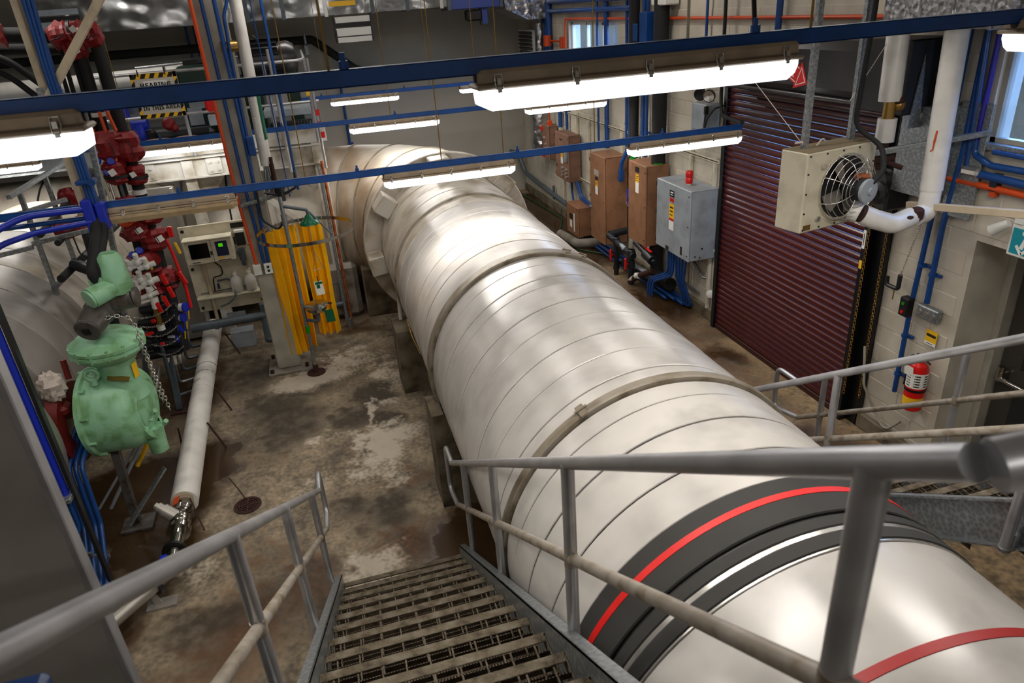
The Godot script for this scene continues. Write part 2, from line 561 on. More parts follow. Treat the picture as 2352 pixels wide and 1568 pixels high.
func floor_material() -> StandardMaterial3D:
	var w := 760
	var h := 1320
	var x0 := -4.4
	var z0 := -17.0
	var sx := 9.5 / w
	var sz := 17.0 / h
	var n1 := noise(0.014, 6, FastNoiseLite.TYPE_SIMPLEX_SMOOTH, 41).get_image(w, h, false, false, false)
	var n2 := noise(0.06, 5, FastNoiseLite.TYPE_SIMPLEX_SMOOTH, 42).get_image(w, h, false, false, false)
	var n3 := noise(0.22, 3, FastNoiseLite.TYPE_SIMPLEX_SMOOTH, 43).get_image(w, h, false, false, false)
	n1.convert(Image.FORMAT_L8); n2.convert(Image.FORMAT_L8); n3.convert(Image.FORMAT_L8)
	var a := n1.get_data()
	var b := n2.get_data()
	var g := n3.get_data()
	# wet, brown, dark and chalky marks: x, z, half sizes, strength
	var wet := [[-2.4, -6.5, 1.15, 0.9, 1.5], [-1.75, -6.9, 0.62, 0.55, 1.4], [-2.0, -5.75, 0.6, 0.6, 1.2], [-2.4, -4.9, 0.7, 0.9, 1.0], [0.95, -4.75, 0.75, 0.75, 1.5], [0.55, -4.55, 0.42, 0.4, 1.2], [3.9, -14.0, 1.5, 3.2, 1.5], [3.4, -16.0, 2.2, 1.2, 1.4], [4.3, -11.8, 0.8, 1.4, 1.1], [4.6, -8.9, 0.5, 1.2, 0.9], [4.1, -8.0, 0.5, 0.35, 0.8], [3.6, -6.3, 0.5, 0.4, 0.8], [4.6, -7.0, 0.35, 0.5, 0.8], [2.4, -13.6, 0.9, 2.2, 1.2], [-0.4, -10.6, 1.6, 0.5, 0.7], [-2.2, -8.8, 0.8, 1.6, 0.8], [0.2, -9.9, 0.7, 0.35, 0.7], [4.2, -5.2, 0.5, 0.4, 0.7]]
	var rusty := [[0.25, -4.95, 0.5, 0.45, 1.0], [0.3, -5.9, 0.5, 0.45, 0.6], [-1.2, -4.4, 0.55, 0.7, 0.9], [-0.75, -4.7, 0.5, 0.5, 0.9], [-1.0, -5.2, 0.35, 0.4, 0.6], [-1.0, -6.8, 0.5, 0.3, 0.5], [4.2, -7.5, 1.0, 3.0, 0.75], [4.0, -10.0, 1.0, 2.0, 0.7], [4.3, -4.6, 0.8, 1.2, 0.8], [-0.2, -10.2, 1.0, 0.4, 0.8], [0.7, -8.9, 0.3, 0.6, 0.6], [-1.6, -3.8, 0.7, 0.7, 0.8], [-0.2, -8.3, 0.35, 0.25, 0.5]]
	var grey := [[0.2, -7.75, 0.42, 0.5, 1.2], [-0.1, -7.3, 0.45, 0.35, 1.1], [0.35, -7.15, 0.35, 0.22, 1.3], [-0.9, -7.9, 0.75, 0.9, 1.0], [-1.3, -9.0, 0.6, 0.9, 0.9], [-0.5, -9.6, 0.6, 0.5, 0.8], [0.1, -5.45, 0.42, 0.35, 1.1], [-0.25, -5.6, 0.4, 0.3, 0.8], [-0.9, -7.2, 0.5, 0.5, 0.9], [-1.5, -4.6, 0.5, 0.35, 0.8], [-0.6, -4.35, 0.4, 0.3, 0.6]]
	var chalk := [[0.1, -6.55, 0.42, 0.55, 1.2], [0.35, -6.85, 0.4, 0.4, 1.0], [0.05, -6.2, 0.4, 0.35, 0.8], [-0.55, -8.5, 0.65, 0.38, 1.2], [-0.1, -8.9, 0.5, 0.45, 0.9], [0.42, -8.3, 0.3, 0.8, 0.7], [0.2, -5.9, 0.22, 0.2, 0.8], [-0.15, -4.75, 0.4, 0.35, 0.9], [0.1, -7.35, 0.07, 0.5, 1.0], [-0.35, -7.0, 0.5, 0.1, 0.6], [-0.6, -6.1, 0.3, 0.25, 0.5], [-1.7, -5.2, 0.3, 0.3, 0.7], [3.9, -9.2, 0.5, 0.5, 0.5], [0.3, -7.5, 0.35, 0.12, 0.7]]
	var colors := PackedByteArray()
	colors.resize(w * h * 3)
	var rough := PackedByteArray()
	rough.resize(w * h)
	for j in h:
		var z := z0 + (j + 0.5) * sz
		for i in w:
			var k := j * w + i
			var x := x0 + (i + 0.5) * sx
			var na := a[k] / 255.0 - 0.5
			var nb := b[k] / 255.0 - 0.5
			var nc := g[k] / 255.0 - 0.5
			var jx := x + na * 0.5 + nb * 0.16
			var jz := z - na * 0.45 + nb * 0.16
			var wt := clampf((stain(jx, jz, wet) + nb * 0.3 - 0.3) * 2.2, 0.0, 1.0)
			var rs := clampf((stain(jx, jz, rusty) + nb * 0.9 + nc * 0.4 - 0.3) * 1.5, 0.0, 1.0)
			var gy := clampf((stain(jx, jz, grey) + nb * 1.3 + nc * 0.6 - 0.35) * 1.7, 0.0, 1.0)
			var ch := clampf((stain(jx, jz, chalk) + nb * 0.8 + nc * 0.6 - 0.32) * 1.9, 0.0, 1.0)
			var right := clampf((x - 2.4) * 0.8, 0.0, 1.0)
			var v := 0.9 + na * 0.5 + nb * 0.55 + nc * 0.5
			var r := lerpf(0.53, 0.54, right) * v
			var gg := lerpf(0.475, 0.46, right) * v
			var bb := lerpf(0.395, 0.35, right) * v
			r = lerpf(r, 0.29 * v, rs * 0.75); gg = lerpf(gg, 0.185 * v, rs * 0.75); bb = lerpf(bb, 0.115 * v, rs * 0.75)
			r = lerpf(r, 0.225 * v, gy * 0.85); gg = lerpf(gg, 0.195 * v, gy * 0.85); bb = lerpf(bb, 0.15 * v, gy * 0.85)
			r = lerpf(r, 0.74, ch * 0.85); gg = lerpf(gg, 0.7, ch * 0.85); bb = lerpf(bb, 0.64, ch * 0.85)
			r = lerpf(r, 0.205 + na * 0.1, wt * 0.9); gg = lerpf(gg, 0.14 + na * 0.08, wt * 0.9); bb = lerpf(bb, 0.075 + na * 0.04, wt * 0.9)
			colors[k * 3] = int(clampf(r, 0.02, 0.95) * 255)
			colors[k * 3 + 1] = int(clampf(gg, 0.02, 0.95) * 255)
			colors[k * 3 + 2] = int(clampf(bb, 0.02, 0.95) * 255)
			rough[k] = int(clampf(lerpf(0.85 + nb * 0.3, 0.16, wt), 0.1, 1.0) * 255)
	var m := mat("floor_concrete", Color.WHITE, 1.0)
	m.albedo_texture = ImageTexture.create_from_image(Image.create_from_data(w, h, false, Image.FORMAT_RGB8, colors))
	m.roughness_texture = ImageTexture.create_from_image(Image.create_from_data(w, h, false, Image.FORMAT_L8, rough))
	m.texture_repeat = false
	return m

func room() -> void:
	var f := mb()
	f.box(V(0.35, -0.15, -8.0), V(9.5, 0.3, 18.0))
	f.v.clear(); f.n.clear(); f.u.clear()
	var up := Vector3.UP
	var fa := V(-4.4, 0, -17.0)
	var fb := V(5.1, 0, -17.0)
	var fc := V(5.1, 0, 0.0)
	var fd := V(-4.4, 0, 0.0)
	f.tri(fa, fb, fc, up, up, up, Vector2(0, 0), Vector2(1, 0), Vector2(1, 1))
	f.tri(fa, fc, fd, up, up, up, Vector2(0, 0), Vector2(1, 1), Vector2(0, 1))
	f.box(V(0.35, -0.151, -8.5), V(9.5, 0.3, 17.0))
	struct("floor", f, floor_material())
	struct("floor_outer", mb().span(V(-8.3, -0.3, -17.3), V(-4.4, -0.002, 4.3)).span(V(-4.4, -0.3, 0.0), V(5.6, -0.002, 4.3)), M.curb)
	struct("ceiling", mb().span(V(-8.3, 6.0, -17.3), V(5.6, 6.25, 4.3)), M.ceiling_paint)
	struct("wall_back", mb().span(V(-8.3, 0, -17.2), V(5.6, 6.0, BZ)).span(V(-8.3, 0, BZ), V(5.0, 0.12, BZ + 0.03)), M.back_wall_paint)
	struct("wall_left", mb().span(V(-8.3, 0, -17.2), V(-8.05, 6.0, 4.3)), M.back_wall_paint)
	struct("wall_front", mb().span(V(-8.3, 0, 4.05), V(5.6, 6.0, 4.3)), M.back_wall_paint)
	struct("trim_1", mb().span(V(-8.0, 3.0, BZ), V(4.9, 3.12, BZ + 0.1), 0.01), M.grey_steel)
	# the right wall: door opening z -7.85..-5.22, person door recess z -4.22..-3.2, windows high up
	var wall := mb()
	var t := 0.24
	for r in [[-17.2, -7.85, 0.0, 3.3], [-5.22, -4.22, 0.0, 3.0], [-4.22, -3.2, 2.25, 3.0], [-3.2, 4.3, 0.0, 3.0], [-17.2, -13.55, 3.3, 3.85], [-11.3, -4.34, 3.3, 3.85], [-17.2, 4.3, 3.85, 6.0], [-7.85, -4.34, 3.18, 3.3], [-5.22, -4.34, 3.0, 3.18], [-3.4, 4.3, 3.0, 3.85]]:
		wall.span(V(WX + 0.012, r[2], r[0]), V(WX + t, r[3], r[1]))
	wall.span(V(WX + 0.16, 0, -4.5), V(WX + 0.62, 2.4, -4.22)).span(V(WX + 0.16, 0, -3.2), V(WX + 0.62, 2.4, -2.9)).span(V(WX + 0.16, 2.25, -4.4), V(WX + 0.62, 2.5, -3.0))
	var wr := struct("wall_right", wall, M.wall_paint)
	# painted concrete blocks, nearest ones singly
	var blk := mb().box(Vector3.ZERO, V(0.02, 0.186, 0.388), Basis.IDENTITY, 0.006).mesh()
	var spots: Array = []
	var hz := 0.19
	for row in 21:
		var y := 0.115 + row * hz
		var z := -16.75 + (0.2 if row % 2 else 0.0)
		while z < -2.6:
			var solid := true
			for q in [[-7.9, -5.2, 0.0, 3.2], [-4.2, -3.2, 0.0, 2.24], [-13.6, -11.25, 3.3, 3.85], [-4.38, -3.36, 3.0, 3.85]]:
				if z + 0.19 > q[0] and z - 0.19 < q[1] and y + 0.08 > q[2] and y - 0.08 < q[3]:
					solid = false
			if solid:
				spots.append(V(WX + 0.0165, y, z))
			z += 0.396
	spots.sort_custom(func(p, q): return p.distance_squared_to(V(0, 4.2, 0)) < q.distance_squared_to(V(0, 4.2, 0)))
	for i in mini(290, spots.size()):
		var o := part("block", blk, M.wall_paint, wr)
		o.position = spots[i]
	var mm := MultiMesh.new()
	mm.transform_format = MultiMesh.TRANSFORM_3D
	mm.mesh = blk
	mm.instance_count = spots.size() - 290
	for i in range(290, spots.size()):
		mm.set_instance_transform(i - 290, Transform3D(Basis.IDENTITY, spots[i]))
	var mi := MultiMeshInstance3D.new()
	mi.name = "far_blocks"
	mi.multimesh = mm
	mi.material_override = M.wall_paint
	mi.set_meta("kind", "stuff")
	wr.add_child(mi)
	struct("baseboard_right", mb().span(V(WX - 0.05, 0, -16.9), V(WX + 0.01, 0.17, -7.9), 0.012).span(V(WX - 0.05, 0, -5.1), V(WX + 0.01, 0.17, -4.22), 0.012), M.curb)
	# windows
	window(1, V(WX + 0.1, 3.3, -13.55), V(WX + 0.1, 3.85, -11.3), 3)
	window(2, V(WX + 0.08, 3.0, -4.34), V(WX + 0.08, 3.85, -3.4), 2)
	struct("trim_2", mb().span(V(WX - 0.03, 2.96, -4.42), V(WX + 0.06, 3.01, -3.3), 0.006), M.galvanised)
	# foliage and a pale wall outside the far window, a dark yard outside the near one
	solo("tree", mb().ball(V(8.2, 4.2, -13.4), V(1.0, 1.3, 1.3), 14, 9).ball(V(8.6, 3.3, -12.2), V(0.8, 1.0, 0.9), 12, 8).cyl(V(8.4, -0.3, -12.8), V(8.4, 3.6, -12.8), 0.12), mat("leaves", Color(0.3, 0.5, 0.42), 0.8), "pale green tree outside the high window, left of the blue pipes", "tree")
	solo("yard_shed", mb().span(V(6.4, -0.3, -4.9), V(7.6, 4.6, -1.2)), mat("shed", Color(0.3, 0.29, 0.28), 0.8), "dark grey shed wall outside the window at the right edge", "shed")
	# person door in its recess
	var d := struct("door_1", mb().span(V(WX + 0.5, 0.02, -4.14), V(WX + 0.55, 2.2, -3.25), 0.004), M.door_grey)
	part("door_panel", mb().span(V(WX + 0.49, 0.15, -3.95), V(WX + 0.505, 0.85, -3.35), 0.006).span(V(WX + 0.49, 1.1, -3.95), V(WX + 0.505, 2.05, -3.35), 0.006), M.dark_panel, d)
	part("push_bar", mb().tube([V(WX + 0.42, 0.98, -4.06), V(WX + 0.42, 0.98, -3.3)], 0.022, 12).box(V(WX + 0.45, 1.0, -4.06), V(0.09, 0.1, 0.06), Basis.IDENTITY, 0.01).cyl(V(WX + 0.43, 0.98, -4.06), V(WX + 0.43, 1.09, -4.06), 0.03), M.polished, d)
	part("door_frame", mb().span(V(WX + 0.4, 0, -4.22), V(WX + 0.56, 2.25, -4.15), 0.005).span(V(WX + 0.4, 2.2, -4.22), V(WX + 0.56, 2.25, -3.2), 0.005), M.grey_steel, d)

func window(k: int, a: Vector3, b: Vector3, panes: int) -> void:
	var f := mb()
	var w := 0.045
	f.span(V(a.x - 0.03, a.y, a.z), V(a.x + 0.03, a.y + w, b.z)).span(V(a.x - 0.03, b.y - w, a.z), V(a.x + 0.03, b.y, b.z))
	for i in panes + 1:
		var z := lerpf(a.z + w / 2, b.z - w / 2, float(i) / panes)
		f.span(V(a.x - 0.03, a.y, z - w / 2), V(a.x + 0.03, b.y, z + w / 2))
	var o := struct("window_%d" % k, f, M.white if k == 1 else M.grey_steel)
	for i in panes:
		var z0 := lerpf(a.z, b.z, float(i) / panes) + w / 2
		var z1 := lerpf(a.z, b.z, float(i + 1) / panes) - w / 2
		part("pane", mb().span(V(a.x - 0.003, a.y + w, z0), V(a.x + 0.003, b.y - w, z1)), M.glass, o)

# ---------------------------------------------------------------- the big pipe
func ring(z0: float, z1: float, r: float, lip := 0.004) -> MB:
	var m := mb()
	var prof := [Vector2(r - 0.02, 0), Vector2(r - lip, 0.0), Vector2(r, lip), Vector2(r, (z1 - z0) - lip), Vector2(r - lip, z1 - z0), Vector2(r - 0.02, z1 - z0)]
	return m.lathe(prof, V(PX, PY, z0), V(0, 0, 1), 96)

func big_pipe() -> void:
	var t := thing("insulated_pipe", "huge white insulated pipe with dark ring seams running the length of the hall", "pipe", V(PX, 0, -5.0))
	part("pipe_core", mb().lathe([Vector2(PR - 0.03, 0), Vector2(PR - 0.016, 0), Vector2(PR - 0.016, 11.44), Vector2(PR - 0.03, 11.44)], V(PX, PY, -9.64), V(0, 0, 1), 96), M.seam, t)
	var seams := [-9.64, -9.46, -9.12, -8.78, -8.42, -8.06, -7.69, -7.36, -7.2, -6.91, -6.56, -6.26, -6.05, -5.66]
	var more := [-5.53, -5.31, -5.01, -4.84, -4.49, -4.2, -3.875, -3.59, -3.315, -3.18]
	var near := [-3.105, -2.945, -2.69, -2.39, -2.14]
	for list in [seams, more, near]:
		for i in list.size() - 1:
			var g := 0.0055 if list[i] < -7.0 else 0.0062
			part("jacket", ring(list[i] + g, list[i + 1] - g, PR + (0.002 if i % 2 else 0.0)), M.far_jacket if list[i] < -8.0 else M.jacket, t)
	for z in [[-5.655, -5.535, 0.032], [-3.175, -3.11, 0.03], [-8.03, -7.97, 0.02]]:
		var r: float = PR + z[2]
		part("collar", mb().lathe([Vector2(PR - 0.01, 0), Vector2(r - 0.008, 0), Vector2(r, 0.008), Vector2(r, z[1] - z[0] - 0.008), Vector2(r - 0.008, z[1] - z[0]), Vector2(PR - 0.01, z[1] - z[0])], V(PX, PY, z[0]), V(0, 0, 1), 96), M.collar, t, "grey brown raised collar")
	for a in [[62.0, -5.6], [71.0, -5.6], [118.0, -3.14]]:
		var e := V(cos(deg_to_rad(a[0])), sin(deg_to_rad(a[0])), 0)
		var sd := V(-e.y, e.x, 0)
		part("collar_clip", mb().box(V(PX, PY, a[1]) + e * (PR + 0.036), V(0.05, 0.02, 0.1), Basis(sd, e, sd.cross(e)), 0.004).cyl(V(PX, PY, a[1]) + e * (PR + 0.05) - sd * 0.04, V(PX, PY, a[1]) + e * (PR + 0.05) + sd * 0.04, 0.008), M.collar, t)
	part("rubber_wrap", ring(-2.14, -1.885, PR + 0.012, 0.006), M.rubber, t, "dark grey rubber wrap")
	part("rubber_wrap", ring(-1.865, -1.8, PR + 0.012, 0.006), M.rubber, t, "dark grey rubber wrap")
	part("rubber_wrap", ring(-1.775, -1.7, PR + 0.012, 0.006), M.rubber, t, "dark grey rubber wrap")
	part("groove", ring(-1.886, -1.864, PR - 0.004, 0.003), M.black, t)
	part("red_stripe", ring(-2.045, -2.008, PR + 0.0145, 0.001), M.red_stripe, t, "bright red stripe on the rubber")
	part("silver_band", ring(-1.8, -1.775, PR + 0.008, 0.002), M.silver, t)
	part("silver_band", ring(-1.702, -1.69, PR + 0.006, 0.002), M.silver, t)
	part("jacket", ring(-1.69, 1.8, PR, 0.003), M.jacket, t)
	part("red_stripe", ring(-1.235, -1.195, PR + 0.0025, 0.001), M.dark_red_stripe, t, "dark red stripe on the white jacket")
	# far gland ring with lugs
	part("gland_ring", mb().lathe([Vector2(0.96, 0), Vector2(1.2, 0.0), Vector2(1.215, 0.02), Vector2(1.215, 0.1), Vector2(1.2, 0.12), Vector2(0.96, 0.12)], V(PX, PY, -9.75), V(0, 0, 1), 72), M.far_jacket, t)
	for deg in [143.0, 45.0, 187.0, 94.0, -4.0, -60.0, 240.0]:
		var e := V(cos(deg_to_rad(deg)), sin(deg_to_rad(deg)), 0)
		var sd := V(-e.y, e.x, 0)
		part("lug", mb().box(V(PX, PY, -9.42) + e * 1.09, V(0.26, 0.22, 0.34), Basis(sd, e, sd.cross(e)), 0.012), M.far_jacket, t)
	# tie with frayed wrap low on the left side
	solo("frayed_wrap", mb().tube(bend([V(0.69, 1.25, -8.05), V(0.66, 0.95, -8.04), V(0.65, 0.72, -8.0)], 0.1), 0.025, 7).ball(V(0.64, 0.7, -7.95), V(0.07, 0.1, 0.1), 7, 5).tube([V(0.66, 0.72, -7.9), V(0.69, 0.5, -7.82), V(0.72, 0.42, -7.75)], 0.035, 5), M.cloth, "dirty beige frayed wrapping hanging on the far left side of the big pipe", "wrapping")
	solo("yellow_strap", mb().tube([V(0.69, 0.98, -7.6), V(0.7, 0.86, -7.35), V(0.74, 0.74, -7.12)], 0.008, 6), M.brass, "narrow yellow strap low on the far left side of the big pipe", "strap")
	# concrete saddles
	for s in [[0.54, -8.1, -7.62, 0.82, "concrete saddle under the pipe, farther one near the eyewash"], [0.575, -5.68, -5.3, 1.0, "concrete saddle under the pipe, nearer one beside the stair foot"]]:
		var poly := PackedVector2Array([Vector2(s[0], 0), Vector2(2.75, 0), Vector2(2.75, s[3])])
		var rr := PR + 0.012
		var a0 := asin((s[3] - PY) / rr)
		for i in 15:
			var a := lerpf(a0, -PI - a0, i / 14.0)
			poly.append(Vector2(PX + rr * cos(a), PY + rr * sin(a)))
		poly.append(Vector2(s[0], s[3]))
		solo("pipe_saddle", mb().prism(poly, V(0, 0, s[1]), Vector3.RIGHT, Vector3.UP, V(0, 0, s[2] - s[1])), M.saddle, s[4], "saddle")
	solo("zip_tie_scrap", mb().ball(V(2.07, 2.142, -1.06), V(0.014, 0.006, 0.012), 8, 6).tube([V(2.06, 2.146, -1.066), V(2.05, 2.152, -1.085)], 0.002, 5).ball(V(2.095, 2.135, -1.06), V(0.012, 0.005, 0.006), 7, 5), M.black, "tiny black scrap lying on the pipe below the dark red stripe", "scrap")

# ---------------------------------------------------------------- elbow, cross duct and the vessel on the left
func rust_color(p: Vector3, f: FastNoiseLite) -> Color:
	# brown run-off on the crown of the elbow and down its inner side: a stain that stays where it is
	var q := f.get_noise_3d(p.x * 6.0, p.y * 1.4, p.z * 1.6) * 0.5 + f.get_noise_3d(p.x * 1.5, p.y * 1.5, p.z * 1.5) * 0.5
	var s := clampf(1.15 - absf(p.x - 0.45) / 0.62 + q * 0.9, 0.0, 1.0)
	var t := clampf(0.25 + q * 1.3, 0.0, 1.0) * clampf((0.1 - p.x) * 1.0, 0.0, 0.8)
	var base := Color(0.55, 0.51, 0.44).lerp(Color(0.17, 0.1, 0.045), s * 0.88)
	return base.lerp(Color(0.15, 0.1, 0.06), t)

func duct_and_left_vessel() -> void:
	var t := thing("cross_duct", "large elbow and cross duct with brown run-off stains behind the mezzanine", "duct", V(0, 0, -11.7))
	var f := noise(0.8, 3, FastNoiseLite.TYPE_SIMPLEX_SMOOTH, 77)
	var dm := mat("stained_jacket", Color.WHITE, 0.4)
	dm.vertex_color_use_as_albedo = true
	var rb := 1.72
	var c := V(PX - rb, PY, -9.98)
	var seg := 72
	var rings: Array = []
	rings.append([V(PX, PY, -9.64), V(1, 0, 0)])
	for k in 5:
		var a := (PI / 2) * k / 4.0
		rings.append([c + V(cos(a), 0, -sin(a)) * rb, V(cos(a), 0, -sin(a))])
	for k in range(1, 30):
		rings.append([V(PX - rb - 0.25 * k, PY, -9.98 - rb), V(0, 0, -1)])
	var section := func(i0: int, i1: int) -> MB:
		var m := mb(true)
		for i in range(i0, i1):
			var p0: Vector3 = rings[i][0]
			var p1: Vector3 = rings[i + 1][0]
			var o0: Vector3 = rings[i][1]
			var o1: Vector3 = rings[i + 1][1]
			var r0 := 1.13 if i > 0 else 1.2
			for s in 6:
				var w0 := float(s) / 6
				var w1 := float(s + 1) / 6
				for j in seg:
					var q: Array = []
					for h in [[w0, j], [w1, j], [w1, j + 1], [w0, j + 1]]:
						var ang: float = TAU * h[1] / seg
						var e0 := o0 * cos(ang) + Vector3.UP * sin(ang)
						var e1 := o1 * cos(ang) + Vector3.UP * sin(ang)
						q.append([(p0 + e0 * r0).lerp(p1 + e1 * 1.13, h[0]), e0.lerp(e1, 0.5).normalized()])
					m.tri(q[0][0], q[1][0], q[2][0], q[0][1], q[1][1], q[2][1])
					m.tri(q[0][0], q[2][0], q[3][0], q[0][1], q[2][1], q[3][1])
		m.c.resize(m.v.size())
		for i in m.v.size():
			m.c[i] = rust_color(m.v[i], f)
		return m
	part("elbow", section.call(0, 5), dm, t)
	part("straight_duct", section.call(5, rings.size() - 1), dm, t)
	for k in 9:
		part("duct_seam", mb().lathe([Vector2(1.12, -0.012), Vector2(1.137, -0.012), Vector2(1.137, 0.012), Vector2(1.12, 0.012)], V(-0.7 - 0.62 * k, PY, -11.7), V(1, 0, 0), 64), M.seam if k % 2 else M.stainless, t)
	for k in [1, 2, 3]:
		var a: float = (PI / 2) * k / 4.0
		part("mitre_seam", mb().lathe([Vector2(1.125, -0.012), Vector2(1.143, -0.012), Vector2(1.143, 0.012), Vector2(1.125, 0.012)], c + V(cos(a), 0, -sin(a)) * rb, V(sin(a), 0, cos(a)), 72), M.collar, t)
	# left vessel: a jacketed line parallel to the big pipe
	var L := thing("left_vessel", "large jacketed vessel along the left side, white on top and stainless below", "vessel", V(-3.6, 0, -6.0))
	var lx := -3.6
	var ly := 1.25
	var zs := [-10.4, -9.6, -8.9, -8.25, -7.75, -7.2, -6.75, -6.2, -5.75]
	for i in zs.size() - 1:
		part("jacket", mb().lathe([Vector2(1.03, 0), Vector2(1.065, 0.0), Vector2(1.07, 0.008), Vector2(1.07, zs[i + 1] - zs[i] - 0.012), Vector2(1.055, zs[i + 1] - zs[i] - 0.004), Vector2(1.03, zs[i + 1] - zs[i])], V(lx, ly, zs[i]), V(0, 0, 1), 72), M.far_jacket if i < 4 else M.stainless, L)
	part("vessel_core", mb().lathe([Vector2(0.9, 0), Vector2(1.04, 0.0), Vector2(1.04, 11.0), Vector2(0.9, 11.0)], V(lx, ly, -10.4), V(0, 0, 1), 64), M.seam, L)
	part("valve_body", mb().lathe([Vector2(1.0, 0), Vector2(1.2, 0), Vector2(1.2, 0.1), Vector2(1.02, 0.12), Vector2(1.02, 0.62), Vector2(1.2, 0.64), Vector2(1.2, 0.74), Vector2(1.0, 0.74)], V(lx, ly, -5.72), V(0, 0, 1), 72), M.stainless, L)
	part("cover_plate", mb().lathe([Vector2(1.14, 0), Vector2(1.235, 0), Vector2(1.235, 0.75), Vector2(1.14, 0.75)], V(lx, ly, -6.5), V(0, 0, 1), 40, deg_to_rad(-30), deg_to_rad(62)), M.stainless, L)
	part("flange", mb().lathe([Vector2(0.9, 0), Vector2(1.3, 0), Vector2(1.3, 0.05), Vector2(0.9, 0.05)], V(lx, ly, -4.75), V(0, 0, 1), 72), M.stainless, L)
	part("jacket", mb().lathe([Vector2(1.0, 0), Vector2(1.07, 0), Vector2(1.07, 0.22), Vector2(1.09, 0.23), Vector2(1.09, 0.27), Vector2(1.07, 0.28), Vector2(1.07, 4.4), Vector2(1.0, 4.4)], V(lx, ly, -4.65), V(0, 0, 1), 72), M.far_jacket, L)
	for z in [-4.9, -8.6]:
		part("saddle", mb().span(V(lx - 1.1, 0, z - 0.25), V(lx + 1.12, 0.55, z + 0.25), 0.02), M.saddle, L)
	# smooth steel bulkhead between the vessel and the analyser
	solo("steel_bulkhead", mb().span(V(-2.5, 0.05, -10.55), V(-1.93, 2.3, -10.45), 0.01).span(V(-1.96, 0.05, -10.45), V(-1.92, 2.3, -10.3), 0.006), M.stainless, "dull stainless bulkhead plate left of the analyser board", "plate")

# ---------------------------------------------------------------- stairs and rails
func nose_y(z: float) -> float:
	return 1.63 + (z + 2.318) * 0.6845

func stair(x0: float, x1: float, label: String, steps: int, rails_l: String) -> void:
	var t := thing("staircase", label, "staircase", V((x0 + x1) / 2, 0, -3.0))
	for s in [[x0, -1.0], [x1, 1.0]]:
		# channel stringer: web and two flanges turned outwards
		var x: float = s[0]
		var o: float = s[1]
		var m := mb()
		for part_ in [[0.0, 0.008, -0.13, 0.13], [0.0, 0.05, 0.118, 0.13], [0.0, 0.05, -0.13, -0.118]]:
			var poly := PackedVector2Array()
			for q in [[-4.52, part_[2]], [-0.75, part_[2]], [-0.75, part_[3]], [-4.52, part_[3]]]:
				poly.append(Vector2(q[0], maxf(0.0, nose_y(q[0]) - 0.07 + q[1] * 1.21)))
			m.prism(poly, V(x + o * part_[0], 0, 0), V(0, 0, 1), V(0, 1, 0), V(o * part_[1], 0, 0))
		part("stringer", m, M.galvanised, t)
	for k in steps:
		var z := -2.318 - 0.2666 * 8 + 0.2666 * k
		var y := nose_y(z)
		var tr := part("tread", mb().span(V(x0 + 0.002, y - 0.035, z - 0.005), V(x1 - 0.002, y, z + 0.012)).span(V(x0 + 0.002, y - 0.06, z), V(x0 + 0.006, y, z + 0.28)).span(V(x1 - 0.006, y - 0.06, z), V(x1 - 0.002, y, z + 0.28)), M.nosing, t)
		part("nosing", mb().span(V(x0 + 0.006, y - 0.006, z + 0.008), V(x1 - 0.006, y + 0.001, z + 0.04), 0.002), M.nosing, tr)
		var g := mb()
		for b in 6:
			var zb := z + 0.085 + 0.037 * b
			g.span(V(x0 + 0.006, y - 0.034, zb - 0.0022), V(x1 - 0.006, y - 0.004, zb + 0.0022))
			var n := 72
			for i in n:
				var xa := lerpf(x0 + 0.008, x1 - 0.008, (i + 0.25) / n)
				g.quad(V(xa - 0.0035, y - 0.004, zb + 0.0022), V(xa + 0.0035, y - 0.004, zb + 0.0022), V(xa + 0.002, y + 0.0015, zb), V(xa - 0.002, y + 0.0015, zb), V(0, 0.4, 0.9))
				g.quad(V(xa - 0.0035, y - 0.004, zb - 0.0022), V(xa + 0.0035, y - 0.004, zb - 0.0022), V(xa + 0.002, y + 0.0015, zb), V(xa - 0.002, y + 0.0015, zb), V(0, 0.4, -0.9))
		part("bearing_bars", g, M.grating, tr)
		var cr := mb()
		for i in 9:
			var xa := lerpf(x0 + 0.06, x1 - 0.06, i / 8.0)
			cr.span(V(xa - 0.0035, y - 0.012, z + 0.045), V(xa + 0.0035, y - 0.002, z + 0.275))
		part("cross_rods", cr, M.grating, tr)
	if steps > 12:
		part("landing", mb().span(V(x0 - 0.6, 2.56, -0.98), V(x1 + 0.02, 2.6, 1.2)), M.grating, t)

